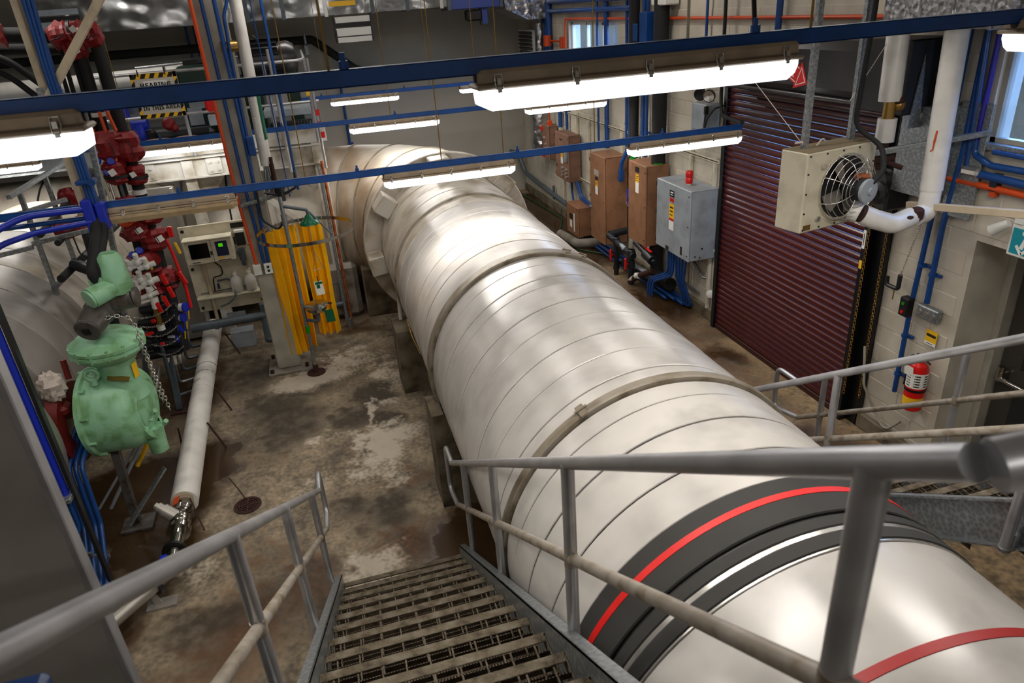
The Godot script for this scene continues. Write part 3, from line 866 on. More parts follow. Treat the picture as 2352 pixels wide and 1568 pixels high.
func rail_set(x: float, label: String, posts: Array, top0: float, mid0: float, loop_z: float, end_z: float, side: float) -> void:
	var ty := func(z: float) -> float: return top0 + 0.668 * (z + 1.83)
	var my := func(z: float) -> float: return mid0 + 0.668 * (z + 1.83)
	var t := thing("handrail", label, "handrail", V(x, 0, -3.0))
	var r := 0.0225
	part("top_rail", mb().tube([V(x, ty.call(loop_z), loop_z), V(x, ty.call(end_z), end_z)], r, 20), M.aluminium, t)
	part("mid_rail", mb().tube([V(x, my.call(loop_z + 0.06), loop_z + 0.06), V(x, my.call(end_z), end_z)], r * 0.92, 20), M.dusty_rail, t)
	part("end_loop", mb().tube(bend([V(x, ty.call(loop_z), loop_z), V(x, ty.call(loop_z) + 0.0, loop_z - 0.28), V(x, my.call(loop_z) - 0.04, loop_z - 0.28), V(x, my.call(loop_z + 0.06), loop_z + 0.06)], 0.08), r * 0.95, 16), M.aluminium, t)
	for z in posts:
		var y0: float = maxf(0.0, nose_y(z) - 0.19)
		var p := part("post", mb().cyl(V(x, y0, z), V(x, ty.call(z) - 0.005, z), r * 1.06, -1, 20), M.aluminium, t)
		part("weld_sleeve", mb().cyl(V(x, my.call(z) - 0.03, z), V(x, my.call(z) + 0.03, z), r * 1.12, -1, 18), M.dusty_rail, p)
		part("base_bracket", mb().box(V(x - side * 0.022, y0 + 0.05, z), V(0.03, 0.1, 0.06), Basis.IDENTITY, 0.004).cyl(V(x, y0 - 0.004, z), V(x, y0 + 0.012, z), r * 1.25), M.galvanised, p)

func staircases() -> void:
	stair(-0.385, 0.57, "near galvanised grating staircase going down from the camera beside the big pipe", 14, "")
	stair(2.82, 3.66, "far galvanised staircase on the other side of the big pipe by the door", 14, "")
	rail_set(-0.445, "left handrail of the near staircase, running to the lower left corner", [-4.22, -2.95, -1.84, -0.55], 2.83, 2.45, -4.82, -0.2, -1.0)
	rail_set(0.625, "right handrail of the near staircase, crossing in front of the big pipe", [-4.13, -3.1, -1.83, -0.6], 2.815, 2.4, -4.74, -0.47, 1.0)
	rail_set(2.75, "handrail of the far staircase, the one next to the big pipe", [-4.13, -3.02, -1.83], 2.9, 2.44, -4.74, -0.7, -1.0)
	rail_set(3.715, "handrail of the far staircase, the one nearest the right wall", [-4.22, -3.03, -1.83], 2.88, 2.5, -4.55, -0.7, 1.0)
	# the level guard that leaves the near rail
	var g := thing("guard_rail", "thick blurred guard rail stub at the right edge, joined to the near handrail", "guard rail", V(0.7, 2.6, -0.45))
	part("rail", mb().tube(bend([V(0.632, 3.728, -0.455), V(0.8, 3.765, -0.4), V(1.3, 3.9, -0.3)], 0.06), 0.03, 22), M.aluminium, g)
	part("post", mb().cyl(V(1.3, 2.6, -0.3), V(1.3, 3.9, -0.3), 0.026, -1, 18), M.aluminium, g)

# ---------------------------------------------------------------- lamps and their struts
func strut_run(a: Vector3, b: Vector3, w: float, h: float, label: String) -> void:
	var t := thing("blue_strut", label, "strut", (a + b) / 2, "blue painted channel struts that carry the lamps")
	# C channel, open side down: web and two legs, and the back-to-back twin on top
	var m := mb()
	var up := h / 2
	m.span(V(a.x, a.y + up - 0.004, a.z - w / 2), V(b.x, a.y + up, a.z + w / 2), 0.001)
	m.span(V(a.x, a.y - up, a.z - w / 2), V(b.x, a.y + up, a.z - w / 2 + 0.004), 0.001)
	m.span(V(a.x, a.y - up, a.z + w / 2 - 0.004), V(b.x, a.y + up, a.z + w / 2), 0.001)
	m.span(V(a.x, a.y - up, a.z - w / 2), V(b.x, a.y - up + 0.004, a.z - w / 2 + 0.011)).span(V(a.x, a.y - up, a.z + w / 2 - 0.011), V(b.x, a.y - up + 0.004, a.z + w / 2))
	part("channel", m, M.blue_strut, t)
	var k := 0
	var x := a.x + 0.5
	while x < b.x - 0.2:
		part("hanger_nut", mb().cyl(V(x, a.y + up, a.z), V(x, a.y + up + 0.025, a.z), 0.018, -1, 6).cyl(V(x, a.y + up + 0.02, a.z), V(x, a.y + up + 0.05, a.z), 0.009), M.blue_strut, t)
		x += 1.52
		k += 1

func fixture(lit: bool) -> Node3D:
	var t := Node3D.new()
	t.name = numbered("strip_lamp", self)
	add_child(t)
	var hw := 0.625
	part("housing", mb().span(V(-hw, 0.0, -0.055), V(hw, 0.052, 0.055), 0.012).span(V(-hw - 0.012, -0.012, -0.072), V(hw + 0.012, 0.004, 0.072), 0.006), M.fixture, t)
	var poly := PackedVector2Array([Vector2(-0.066, 0), Vector2(0.066, 0), Vector2(0.066, -0.03), Vector2(0.045, -0.072), Vector2(-0.045, -0.072), Vector2(-0.066, -0.03)])
	var lens := mb().prism(poly, V(-hw + 0.04, -0.01, 0), V(0, 0, 1), V(0, 1, 0), V(2 * hw - 0.08, 0, 0))
	for s in [-1.0, 1.0]:
		var xo: float = s * (hw - 0.04)
		var pts := func(k: float, x: float): return Array(poly).map(func(q): return V(x, -0.01 + q.y * k, q.x * k))
		var p0: Array = pts.call(1.0, xo)
		var p1: Array = pts.call(0.72, xo + s * 0.04)
		for i in 6:
			var j := (i + 1) % 6
			var nn: Vector3 = (p0[j] - p0[i]).cross(p1[i] - p0[i]).normalized()
			if nn.dot(p0[i] - V(xo, -0.04, 0)) < 0:
				nn = -nn
			lens.quad(p0[i], p0[j], p1[j], p1[i], nn)
		lens.quad(p1[1], p1[2], p1[3], p1[4], V(s, 0, 0))
		lens.quad(p1[0], p1[1], p1[4], p1[5], V(s, 0, 0))
	part("lens", lens, M.lens if lit else M.off_lens, t)
	var la := mb()
	la.tube([V(-0.012, 0.036, 0.06), V(0.012, 0.036, 0.06), V(0.014, 0.012, 0.066), V(0.01, -0.01, 0.075), V(-0.01, -0.01, 0.075), V(-0.014, 0.012, 0.066)], 0.0024, 5, true)
	la.span(V(-0.007, 0.004, 0.066), V(0.007, 0.024, 0.074)).span(V(-0.008, -0.022, 0.068), V(0.008, -0.004, 0.076))
	var lm := la.mesh()
	for i in 5:
		var o := part("latch", lm, M.silver, t)
		o.position = V(-0.56 + 0.28 * i, 0, 0)
		var q := part("latch", lm, M.silver, t)
		q.transform = Transform3D(Basis(Vector3.UP, PI), V(-0.56 + 0.28 * i, 0, 0))
	part("end_plug", mb().cyl(V(-hw - 0.006, 0.026, 0), V(-hw + 0.01, 0.026, 0), 0.016).cyl(V(hw - 0.01, 0.026, 0), V(hw + 0.006, 0.026, 0), 0.016), M.black, t)
	t.set_meta("category", "lamp")
	t.set_meta("group", "strip lamps under the blue struts")
	return t

func lamps() -> void:
	strut_run(V(-3.4, 4.022, -2.5), V(4.6, 4.022, -2.5), 0.042, 0.056, "nearest blue strut crossing the top of the picture above the largest lamp")
	strut_run(V(-3.2, 2.912, -6.56), V(4.28, 2.912, -6.56), 0.042, 0.062, "second blue strut, in front of the yellow curtain and grey panel lamps")
	strut_run(V(-3.9, 2.915, -10.2), V(4.4, 2.915, -10.2), 0.042, 0.062, "third blue strut, just in front of the mezzanine edge")
	strut_run(V(-0.2, 2.915, -13.9), V(4.4, 2.915, -13.9), 0.042, 0.062, "farthest blue strut with one lamp near the back wall")
	var spots := [
		[V(1.2, 3.958, -2.5), "largest lit lamp, top centre right under the nearest strut", 2.0],
		[V(-1.28, 3.958, -2.5), "lit lamp cut off by the left edge under the nearest strut", 2.0],
		[V(3.52, 3.965, -2.5), "lamp end just showing at the upper right edge", 2.0],
		[V(1.19, 2.835, -6.56), "lit lamp hanging over the middle of the big pipe", 1.5],
		[V(3.64, 2.84, -6.56), "lit lamp in front of the maroon roll-up door's left side", 1.3],
		[V(1.14, 2.835, -10.2), "lit lamp in the third row, above the far end of the big pipe", 1.3],
		[V(3.68, 2.835, -10.2), "lit lamp in the third row, above the brown cabinets", 1.3],
		[V(-1.55, 2.835, -10.2), "lit lamp in front of the white mezzanine beam", 0.35],
		[V(-3.95, 2.82, -10.2), "lit lamp end at the left edge above the white vessel", 1.2],
		[V(1.07, 2.835, -13.9), "farthest lit lamp, alone on the back strut", 1.3],
		[V(1.2, 5.0, 1.2), "lit lamp behind the camera over the near end of the big pipe", 1.0],
		[V(-2.0, 5.0, 1.2), "lit lamp behind the camera over the left vessel", 1.5],
		[V(-3.0, 5.45, -4.6), "lit left lamp high under the ceiling between the nearest and second struts", 1.6],
		[V(0.3, 5.45, -4.6), "lit middle lamp high under the ceiling between the nearest and second struts", 1.6],
		[V(3.4, 5.45, -4.6), "lit right lamp high under the ceiling between the nearest and second struts", 1.6],
		[V(-3.0, 5.45, -8.6), "lit left lamp high under the ceiling between the second and third struts", 1.6],
		[V(0.3, 5.45, -8.6), "lit middle lamp high under the ceiling between the second and third struts", 1.6],
		[V(3.4, 5.45, -8.6), "lit right lamp high under the ceiling between the second and third struts", 1.6],
		[V(-3.0, 5.45, -12.4), "lit left lamp high under the ceiling between the third and farthest struts", 1.6],
		[V(0.3, 5.45, -12.4), "lit middle lamp high under the ceiling between the third and farthest struts", 1.6],
		[V(3.4, 5.45, -12.4), "lit right lamp high under the ceiling between the third and farthest struts", 1.6],
		[V(3.5, 2.835, -13.9), "lit lamp on the back strut hidden behind the largest lamp", 1.2],
	]
	var proto := fixture(true)
	for i in spots.size():
		var o: Node3D = proto
		if i > 0:
			o = proto.duplicate()
			o.name = numbered("strip_lamp", self)
			add_child(o)
		o.position = spots[i][0]
		o.set_meta("label", spots[i][1])
	for s in spots:
		var l := AreaLight3D.new()
		l.name = "lamp_light"
		l.area_size = Vector2(1.15, 0.11)
		l.light_energy = s[2] * 1.6
		l.light_color = Color(1.0, 0.97, 0.93)
		l.area_range = 30.0
		l.area_attenuation = 2.0
		l.shadow_enabled = true
		l.rotation = Vector3(-PI / 2, 0, 0)
		l.position = s[0] + V(0, -0.088, 0)
		add_child(l, true)
	var off := fixture(false)
	off.position = V(-1.36, 2.84, -6.56)
	off.set_meta("label", "unlit tan lamp with its lens dark, left of the yellow curtain")
	# thin hanging rods
	for r in [[0.09, -2.5, 4.05, 6.0], [1.9, -2.5, 4.05, 6.0], [1.12, -6.56, 2.94, 6.0], [1.72, -6.56, 2.94, 6.0], [2.65, -6.56, 2.94, 6.0], [-0.12, -6.56, 2.94, 6.0], [1.1, -10.2, 2.94, 6.0], [-2.2, -10.2, 2.94, 6.0], [2.3, -13.9, 2.94, 6.0], [0.4, -13.9, 2.94, 6.0]]:
		solo("hanger_rod", mb().cyl(V(r[0], r[2], r[1]), V(r[0], r[3], r[1]), 0.005, -1, 6), M.brass, "thin threaded rod holding up the %s blue strut" % {-2.5: "nearest", -6.56: "second", -10.2: "third", -13.9: "farthest"}[r[1]], "rod", "threaded rods of the %s strut" % {-2.5: "nearest", -6.56: "second", -10.2: "third", -13.9: "farthest"}[r[1]])

# ---------------------------------------------------------------- roll-up door
func chain_mesh(path: Array, link: float, wire: float) -> MB:
	# oval links strung along a path, every second one turned
	var m := mb()
	var k := 0
	for i in path.size() - 1:
		var a: Vector3 = path[i]
		var b: Vector3 = path[i + 1]
		var n := maxi(1, int(a.distance_to(b) / (link * 0.72)))
		var z := (b - a).normalized()
		var x := z.cross(V(0.3, 0.2, 1)).normalized()
		var y := z.cross(x)
		for j in n:
			var o := a.lerp(b, (j + 0.5) / n)
			var s := x if k % 2 else y
			k += 1
			var pts := []
			for q in 8:
				var t := TAU * q / 8
				pts.append(o + z * cos(t) * link * 0.5 + s * sin(t) * link * 0.3)
			m.tube(pts, wire, 4, true)
	return m

func roll_door() -> void:
	var t := thing("roll_up_door", "maroon slatted steel roll-up door in the right wall", "roll-up door", V(4.9, 0, -6.55))
	var z0 := -7.8
	var z1 := -5.27
	var pitch := 0.0755
	var prof := PackedVector2Array()
	for q in [[0.0, 0.0], [0.012, 0.004], [0.02, 0.02], [0.022, 0.036], [0.02, 0.052], [0.012, 0.066], [0.0, 0.07], [-0.006, 0.0725], [-0.006, 0.002]]:
		prof.append(Vector2(q[0], q[1]))
	var slat := mb().prism(prof, V(0, 0, z0), V(-1, 0, 0), V(0, 1, 0), V(0, 0, z1 - z0)).mesh()
	for i in 42:
		var o := part("slat", slat, M.maroon, t)
		o.position = V(4.915, 0.07 + i * pitch, 0) - t.position
	part("bottom_bar", mb().span(V(4.885, 0.0, z0), V(4.93, 0.07, z1), 0.006), M.maroon_bottom, t)
	part("guide_rail", mb().span(V(4.86, 0, z0 - 0.06), V(4.98, 3.3, z0 + 0.01), 0.004), M.door_frame, t, "narrow black guide on the left")
	var g := part("guide_rail", mb().span(V(4.84, 0, z1 - 0.01), V(4.98, 3.3, z1 + 0.05), 0.004).span(V(4.93, 0, z1 + 0.05), V(4.99, 3.2, z1 + 0.2), 0.004), M.door_frame, t, "wide black guide on the right")
	part("label_strip", mb().span(V(4.836, 1.9, z1 + 0.0), V(4.841, 2.08, z1 + 0.035)), M.label_white, g)
	part("label_marks", mb().span(V(4.8345, 1.93, z1 + 0.012), V(4.837, 2.05, z1 + 0.02)), M.dark_panel, g)
	part("label_plate", mb().span(V(4.836, 1.7, z1 + 0.0), V(4.841, 1.78, z1 + 0.035)), M.label_yellow, g)
	var h := part("hood", mb().prism(PackedVector2Array([Vector2(0, 0), Vector2(0.42, 0), Vector2(0.47, 0.1), Vector2(0.47, 0.42), Vector2(0.4, 0.5), Vector2(0, 0.5)]), V(4.98, 3.24, -7.62), V(-1, 0, 0), V(0, 1, 0), V(0, 0, 2.4)), M.hood, t, "dull grey metal hood over the door")
	part("hood_lip", mb().tube([V(4.53, 3.25, -7.62), V(4.53, 3.25, -5.22)], 0.026, 12), M.hood, h)
	part("drive_box", mb().span(V(4.53, 3.2, -5.22), V(4.97, 3.76, -4.74), 0.01), M.black, t, "black drive housing")
	part("drive_bracket", mb().prism(PackedVector2Array([Vector2(0, 0), Vector2(0.12, 0), Vector2(0.06, 0.55)]), V(4.6, 3.1, -4.735), V(1, 0, 0), V(0, 1, 0), V(0, 0, 0.012)), M.galvanised, t)
	part("operator", mb().span(V(4.7, 2.35, -5.06), V(4.95, 2.72, -4.92), 0.02).cyl(V(4.66, 2.62, -5.0), V(4.9, 2.62, -5.0), 0.09, -1, 18).lathe([Vector2(0.06, 0), Vector2(0.1, 0.02), Vector2(0.1, 0.05), Vector2(0.06, 0.07)], V(4.62, 2.52, -4.98), V(1, 0, 0), 20), M.dark_panel, t)
	part("warning_sticker", mb().span(V(4.72, 2.82, -4.93), V(4.96, 3.2, -4.925)), M.dark_panel, t)
	part("sticker_text", mb().span(V(4.74, 3.1, -4.926), V(4.92, 3.12, -4.922)).span(V(4.74, 3.04, -4.926), V(4.94, 3.055, -4.922)).span(V(4.74, 3.0, -4.926), V(4.9, 3.015, -4.922)).span(V(4.74, 2.93, -4.926), V(4.93, 2.95, -4.922)).span(V(4.74, 2.88, -4.926), V(4.93, 2.89, -4.922)), M.grey_steel, t)
	part("pull_chain", chain_mesh([V(4.83, 2.4, -5.2), V(4.83, 0.35, -5.2)], 0.045, 0.004), M.brass, t)
	part("pull_chain", chain_mesh([V(4.9, 2.5, -5.06), V(4.9, 0.35, -5.06)], 0.045, 0.004), M.brass, t)
	var sg := thing("arrow_sign", "red arrow sign with white letters on the grey door hood", "sign", V(4.505, 3.47, -6.12))
	var c := V(4.509, 3.47, -6.14)
	var ez := V(0, sin(deg_to_rad(-24.0)), cos(deg_to_rad(-24.0)))
	var ey := V(0, cos(deg_to_rad(-24.0)), -sin(deg_to_rad(-24.0)))
	var nx := V(-1, 0, 0)
	part("board", mb().prism(PackedVector2Array([Vector2(-0.52, -0.085), Vector2(0.1, -0.085), Vector2(0.1, -0.135), Vector2(0.27, 0.0), Vector2(0.1, 0.135), Vector2(0.1, 0.085), Vector2(-0.52, 0.085)]), c, ez, ey, nx * 0.003), M.red_stripe, sg)
	part("border", mb().prism(PackedVector2Array([Vector2(-0.51, 0.062), Vector2(0.1, 0.062), Vector2(0.1, 0.07), Vector2(-0.51, 0.07)]), c, ez, ey, nx * 0.0045).prism(PackedVector2Array([Vector2(-0.51, -0.07), Vector2(0.1, -0.07), Vector2(0.1, -0.062), Vector2(-0.51, -0.062)]), c, ez, ey, nx * 0.0045).prism(PackedVector2Array([Vector2(0.12, -0.09), Vector2(0.128, -0.09), Vector2(0.128, 0.09), Vector2(0.12, 0.09)]), c, ez, ey, nx * 0.0045).prism(PackedVector2Array([Vector2(0.125, 0.09), Vector2(0.24, 0.0), Vector2(0.125, -0.09), Vector2(0.135, -0.075), Vector2(0.225, 0.0), Vector2(0.135, 0.075)]), c, ez, ey, nx * 0.0045), M.label_white, sg)
	letters("DOOR", 0.12, c + ez * -0.12 + nx * 0.004, ez, ey, M.label_white, sg, true)

# ---------------------------------------------------------------- electrical wall
func stickers(parent: Node3D, x: float, z: float, y: float, kinds: Array) -> void:
	# flat stickers on a door that faces the room (-x)
	for k in kinds:
		var zz: float = z + k[1]
		var yy: float = y + k[2]
		part(k[0], mb().span(V(x - 0.002, yy - k[4] / 2, zz - k[3] / 2), V(x + 0.002, yy + k[4] / 2, zz + k[3] / 2)), k[5], parent)
		if k[0] == "warning_label":
			part("label_marks", mb().span(V(x - 0.003, yy + k[4] * 0.2, zz - k[3] * 0.35), V(x - 0.001, yy + k[4] * 0.3, zz + k[3] * 0.35)).span(V(x - 0.003, yy - k[4] * 0.05, zz - k[3] * 0.35), V(x - 0.001, yy + k[4] * 0.03, zz + k[3] * 0.3)).span(V(x - 0.003, yy - k[4] * 0.3, zz - k[3] * 0.35), V(x - 0.001, yy - k[4] * 0.24, zz + k[3] * 0.2)), M.dark_panel, parent)

func cabinet(label: String, a: Vector3, b: Vector3, m: Material, group := "") -> Node3D:
	var t := thing("electrical_cabinet", label, "cabinet", V((a.x + b.x) / 2, a.y, (a.z + b.z) / 2), group)
	part("body", mb().span(V(a.x + 0.03, a.y + 0.006, a.z + 0.006), V(b.x, b.y - 0.006, b.z - 0.006), 0.006).span(V(a.x + 0.02, b.y - 0.012, a.z), V(b.x, b.y, b.z), 0.004), m, t)
	part("door", mb().span(V(a.x, a.y, a.z), V(a.x + 0.026, b.y, b.z), 0.008), m, t)
	var sc := mb()
	for f in [0.08, 0.5, 0.92]:
		var y := lerpf(a.y, b.y, f)
		sc.cyl(V(a.x - 0.006, y, b.z - 0.04), V(a.x + 0.002, y, b.z - 0.04), 0.011, -1, 8)
		sc.box(V(a.x + 0.01, y, a.z - 0.008), V(0.03, 0.06, 0.016), Basis.IDENTITY, 0.003)
	part("hinges_and_screws", sc, M.dark_panel, t)
	return t

func right_wall_equipment() -> void:
	# wall channels behind the cabinets
	var k := thing("wall_channel_frame", "beige painted channel frame on the wall behind the cabinets", "frame", V(4.94, 0, -10.8))
	for z in [-8.12, -8.74, -9.6, -10.25, -11.05, -12.55, -13.15, -14.0]:
		part("upright", mb().span(V(4.93, 0.15 if z > -8.3 else 0.3, z - 0.022), V(4.978, 2.26, z + 0.022), 0.003), M.cream, k)
	for y in [2.2, 1.02]:
		part("cross_channel", mb().span(V(4.925, y, -14.1), V(4.95, y + 0.042, -8.0), 0.003), M.cream, k)
		part("channel_slot", mb().span(V(4.923, y + 0.016, -14.08), V(4.926, y + 0.028, -8.02)), M.dark_panel, k)
	# large grey panel with the red beacon
	var g := cabinet("large pale grey control panel with a red beacon on top, left of the roll-up door", V(4.55, 0.93, -8.95), V(4.95, 1.89, -8.0), M.grey_box)
	stickers(g, 4.55, -8.5, 1.4, [["logo_plate", 0.0, 0.36, 0.13, 0.09, M.dark_panel], ["red_tag", 0.0, 0.275, 0.11, 0.05, M.bright_red], ["warning_label", 0.0, 0.12, 0.14, 0.2, M.label_yellow], ["red_band", 0.0, 0.0, 0.13, 0.03, M.bright_red], ["notice", 0.0, -0.08, 0.13, 0.13, M.label_white], ["catch", 0.3, -0.36, 0.05, 0.12, M.dark_panel], ["catch_plate", -0.1, -0.43, 0.09, 0.06, M.dark_panel]])
	part("logo_marks", mb().span(V(4.546, 1.77, -8.54), V(4.549, 1.785, -8.46)).span(V(4.546, 1.74, -8.54), V(4.549, 1.75, -8.47)), M.label_white, g)
	part("side_screws", mb().cyl(V(4.75, 1.1, -8.0), V(4.75, 1.1, -7.992), 0.012, -1, 8).cyl(V(4.65, 1.0, -8.0), V(4.65, 1.0, -7.992), 0.01, -1, 8).cyl(V(4.72, 0.98, -8.0), V(4.72, 0.98, -7.992), 0.01, -1, 8), M.dark_panel, g)
	var bc := thing("red_beacon", "red two-tier beacon standing on top of the grey control panel", "beacon", V(4.72, 1.89, -8.36))
	part("base", mb().cyl(V(4.72, 1.89, -8.36), V(4.72, 1.915, -8.36), 0.03), M.cream, bc)
	part("dome", mb().lathe([Vector2(0.045, 0), Vector2(0.05, 0.01), Vector2(0.05, 0.07), Vector2(0.043, 0.08), Vector2(0.05, 0.09), Vector2(0.05, 0.15), Vector2(0.04, 0.165), Vector2(0, 0.17)], V(4.72, 1.912, -8.36), Vector3.UP, 18), M.bright_red, bc)
	# brown cabinets
	var b2 := cabinet("narrow brown cabinet just left of the grey control panel", V(4.58, 0.74, -9.97), V(4.95, 1.96, -9.36), M.tan_box)
	stickers(b2, 4.58, -9.6, 1.8, [["logo_plate", -0.06, 0.07, 0.14, 0.08, M.dark_panel], ["warning_label", -0.06, -0.06, 0.1, 0.12, M.label_yellow], ["notice", -0.06, -0.2, 0.11, 0.16, M.label_white]])
	var b1 := cabinet("tallest brown cabinet, between the low box and the narrow cabinet", V(4.53, 0.36, -11.44), V(4.95, 1.85, -10.8), M.tan_box)
	stickers(b1, 4.53, -11.15, 1.55, [["plate", 0.0, 0.0, 0.2, 0.1, M.grey_steel], ["small_plate", 0.0, -0.1, 0.12, 0.06, M.dark_panel], ["warning_label", 0.0, -0.18, 0.09, 0.1, M.label_yellow], ["notice", 0.0, -0.3, 0.11, 0.14, M.label_white]])
	part("handle", mb().box(V(4.515, 0.92, -11.4), V(0.03, 0.02, 0.1), Basis.IDENTITY, 0.005), M.silver, b1)
	var b0 := cabinet("wall-hung brown starter cabinet with push buttons, above the low box", V(4.7, 0.98, -13.75), V(4.95, 1.88, -12.98), M.brown_box)
	stickers(b0, 4.7, -13.4, 1.4, [["warning_label", 0.03, 0.12, 0.12, 0.2, M.label_yellow], ["notice", 0.03, -0.04, 0.12, 0.12, M.label_white], ["maker_plate", 0.0, 0.36, 0.16, 0.03, M.dark_panel], ["lock", -0.28, -0.18, 0.05, 0.05, M.black]])
	var bt := mb()
	for i in 3:
		for j in 2:
			bt.cyl(V(4.66, 1.22 - 0.07 * i, -13.32 + 0.22 * j), V(4.7, 1.22 - 0.07 * i, -13.32 + 0.22 * j), 0.028, -1, 10)
	part("push_buttons", bt, M.silver, b0)
	part("disconnect", mb().box(V(4.68, 1.5, -13.08), V(0.06, 0.24, 0.09), Basis.IDENTITY, 0.01), M.grey_box, b0)
	var b00 := cabinet("farthest small brown cabinet with a red switch and orange cord", V(4.75, 1.2, -14.75), V(4.95, 1.89, -14.3), M.brown_box)
	part("red_switch", mb().box(V(4.735, 1.8, -14.72), V(0.04, 0.09, 0.09), Basis.IDENTITY, 0.01).box(V(4.735, 1.24, -14.66), V(0.03, 0.06, 0.1), Basis.IDENTITY, 0.01), M.bright_red, b00)
	part("push_buttons", mb().cyl(V(4.72, 1.62, -14.6), V(4.75, 1.62, -14.6), 0.03).cyl(V(4.72, 1.5, -14.52), V(4.75, 1.5, -14.52), 0.028).cyl(V(4.72, 1.42, -14.52), V(4.75, 1.42, -14.52), 0.028), M.silver, b00)
	var lo := cabinet("low brown transformer box near the floor left of the tallest cabinet", V(4.58, 0.08, -12.86), V(4.95, 0.66, -12.22), M.tan_box)
	stickers(lo, 4.58, -12.6, 0.4, [["logo_plate", 0.0, 0.03, 0.2, 0.1, M.dark_panel], ["warning_label", -0.08, 0.02, 0.05, 0.05, M.label_yellow], ["notice", -0.02, -0.12, 0.12, 0.14, M.label_white], ["long_notice", 0.16, -0.06, 0.06, 0.36, M.label_white]])
	part("louvre", mb().span(V(4.68, 0.07, -12.218), V(4.92, 0.11, -12.21)), M.black, lo)
	# conduit box between cabinets
	var cb := thing("blue_junction_box", "small blue junction box between the two tall brown cabinets", "junction box", V(4.78, 1.3, -10.2))
	part("body", mb().span(V(4.72, 1.2, -10.3), V(4.92, 1.42, -10.05), 0.008), M.dark_panel, cb)
	part("cover", mb().span(V(4.705, 1.19, -10.3), V(4.722, 1.43, -10.14), 0.004), M.bright_blue, cb)
	# emergency light
	var em := thing("emergency_light", "grey emergency light box with two round lamp heads left of the door", "emergency light", V(4.86, 2.6, -8.2))
	part("box", mb().span(V(4.76, 2.6, -8.45), V(4.97, 2.93, -8.1), 0.012), M.grey_box, em)
	for q in [[-8.38, M.black], [-8.16, M.silver]]:
		var hd := part("lamp_head", mb().lathe([Vector2(0.0, -0.05), Vector2(0.05, -0.045), Vector2(0.075, -0.01), Vector2(0.08, 0.03), Vector2(0.07, 0.035)], V(4.84, 3.03, q[0]), V(-0.75, -0.25, 0.6), 18), M.black, em)
		part("lens_face", mb().lathe([Vector2(0.07, 0.032), Vector2(0.04, 0.02), Vector2(0, 0.015)], V(4.84, 3.03, q[0]), V(-0.75, -0.25, 0.6), 16), q[1], hd)
	part("cord", mb().tube(bend([V(4.75, 2.85, -8.08), V(4.72, 2.62, -8.06), V(4.74, 2.78, -8.02), V(4.8, 2.9, -7.96), V(4.93, 2.93, -7.93)], 0.04), 0.012, 6).box(V(4.75, 2.87, -8.07), V(0.05, 0.1, 0.04), Basis.IDENTITY, 0.006), M.black, em)
	# dark insulated downpipes with green tape
	for q in [[-9.5, 0.105, 4.35, 0.5, "thick black insulated downpipe left of the grey panel"], [-10.35, 0.075, 4.2, 1.9, "thinner black insulated downpipe between blue conduits"]]:
		var p := thing("black_downpipe", q[4], "pipe", V(4.85, q[3], q[0]))
		part("insulation", mb().cyl(V(4.84, q[3], q[0]), V(4.84, q[2], q[0]), q[1], -1, 22), M.foam_black, p)
		part("green_tape", mb().lathe([Vector2(q[1] + 0.002, 0), Vector2(q[1] + 0.003, 0.0), Vector2(q[1] + 0.003, 0.36), Vector2(q[1], 0.36)], V(4.84, 1.62 if q[0] > -10 else 1.66, q[0]), V(0, 1, 0), 20, PI * 0.65, PI * 1.05), M.leaf_green, p)
		if q[0] > -10:
			part("elbow", mb().tube(bend([V(4.84, 0.52, -9.5), V(4.84, 0.2, -9.45), V(4.84, 0.22, -9.0)], 0.14), 0.1, 16), M.foam_black, p)
	# blue conduits on the right wall
	var rows := [
		["pair of blue conduits running down to the tallest brown cabinet", [[-11.98, 1.85, 4.3, 0.02], [-11.6, 1.85, 4.3, 0.042]]],
		["two blue conduits left of the thin black downpipe", [[-10.8, 2.0, 4.6, 0.024], [-10.68, 2.0, 4.6, 0.024]]],
		["two blue conduits right of the thin black downpipe", [[-10.2, 1.95, 4.4, 0.028], [-10.08, 1.95, 4.4, 0.028]]],
		["cluster of blue conduits near the far corner above the starter cabinets", [[-14.9, 2.9, 4.9, 0.03], [-14.72, 2.9, 4.9, 0.035], [-14.5, 2.9, 5.0, 0.06], [-14.0, 1.9, 2.9, 0.045], [-13.62, 1.9, 2.9, 0.03], [-15.3, 1.9, 2.75, 0.03], [-15.18, 1.9, 2.75, 0.03]]],
		["blue conduit beside the door hood, upper right", [[-8.45, 3.05, 4.5, 0.018], [-7.0, 3.75, 4.6, 0.035]]],
	]
	for r in rows:
		var t := thing("blue_conduits", r[0], "conduits", V(4.93, r[1][0][1], r[1][0][0]))
		for c in r[1]:
			var cc := part("conduit", mb().tube([V(4.92, c[1], c[0]), V(4.92, c[2], c[0])], c[3], 12), M.blue_conduit, t)
			for y in [c[1] + 0.35, c[1] + 1.5]:
				if y < c[2]:
					part("clamp", mb().lathe([Vector2(c[3], 0), Vector2(c[3] + 0.006, 0), Vector2(c[3] + 0.006, 0.025), Vector2(c[3], 0.025)], V(4.92, y, c[0]), Vector3.UP, 12).span(V(4.93, y, c[0] - c[3] * 1.9), V(4.975, y + 0.025, c[0] + c[3] * 1.9)), M.blue_conduit, cc)
	solo("blue_fused_box", mb().span(V(4.72, 3.6, -9.95), V(4.93, 4.0, -9.72), 0.01).span(V(4.7, 3.62, -10.12), V(4.72, 3.85, -9.98), 0.005), M.blue_conduit, "blue switch box high on the wall among the conduits", "junction box")
	solo("white_speaker", mb().span(V(4.75, 4.07, -9.65), V(4.97, 4.35, -9.25), 0.015), M.white, "white box cut off by the top edge over the black downpipe", "box")
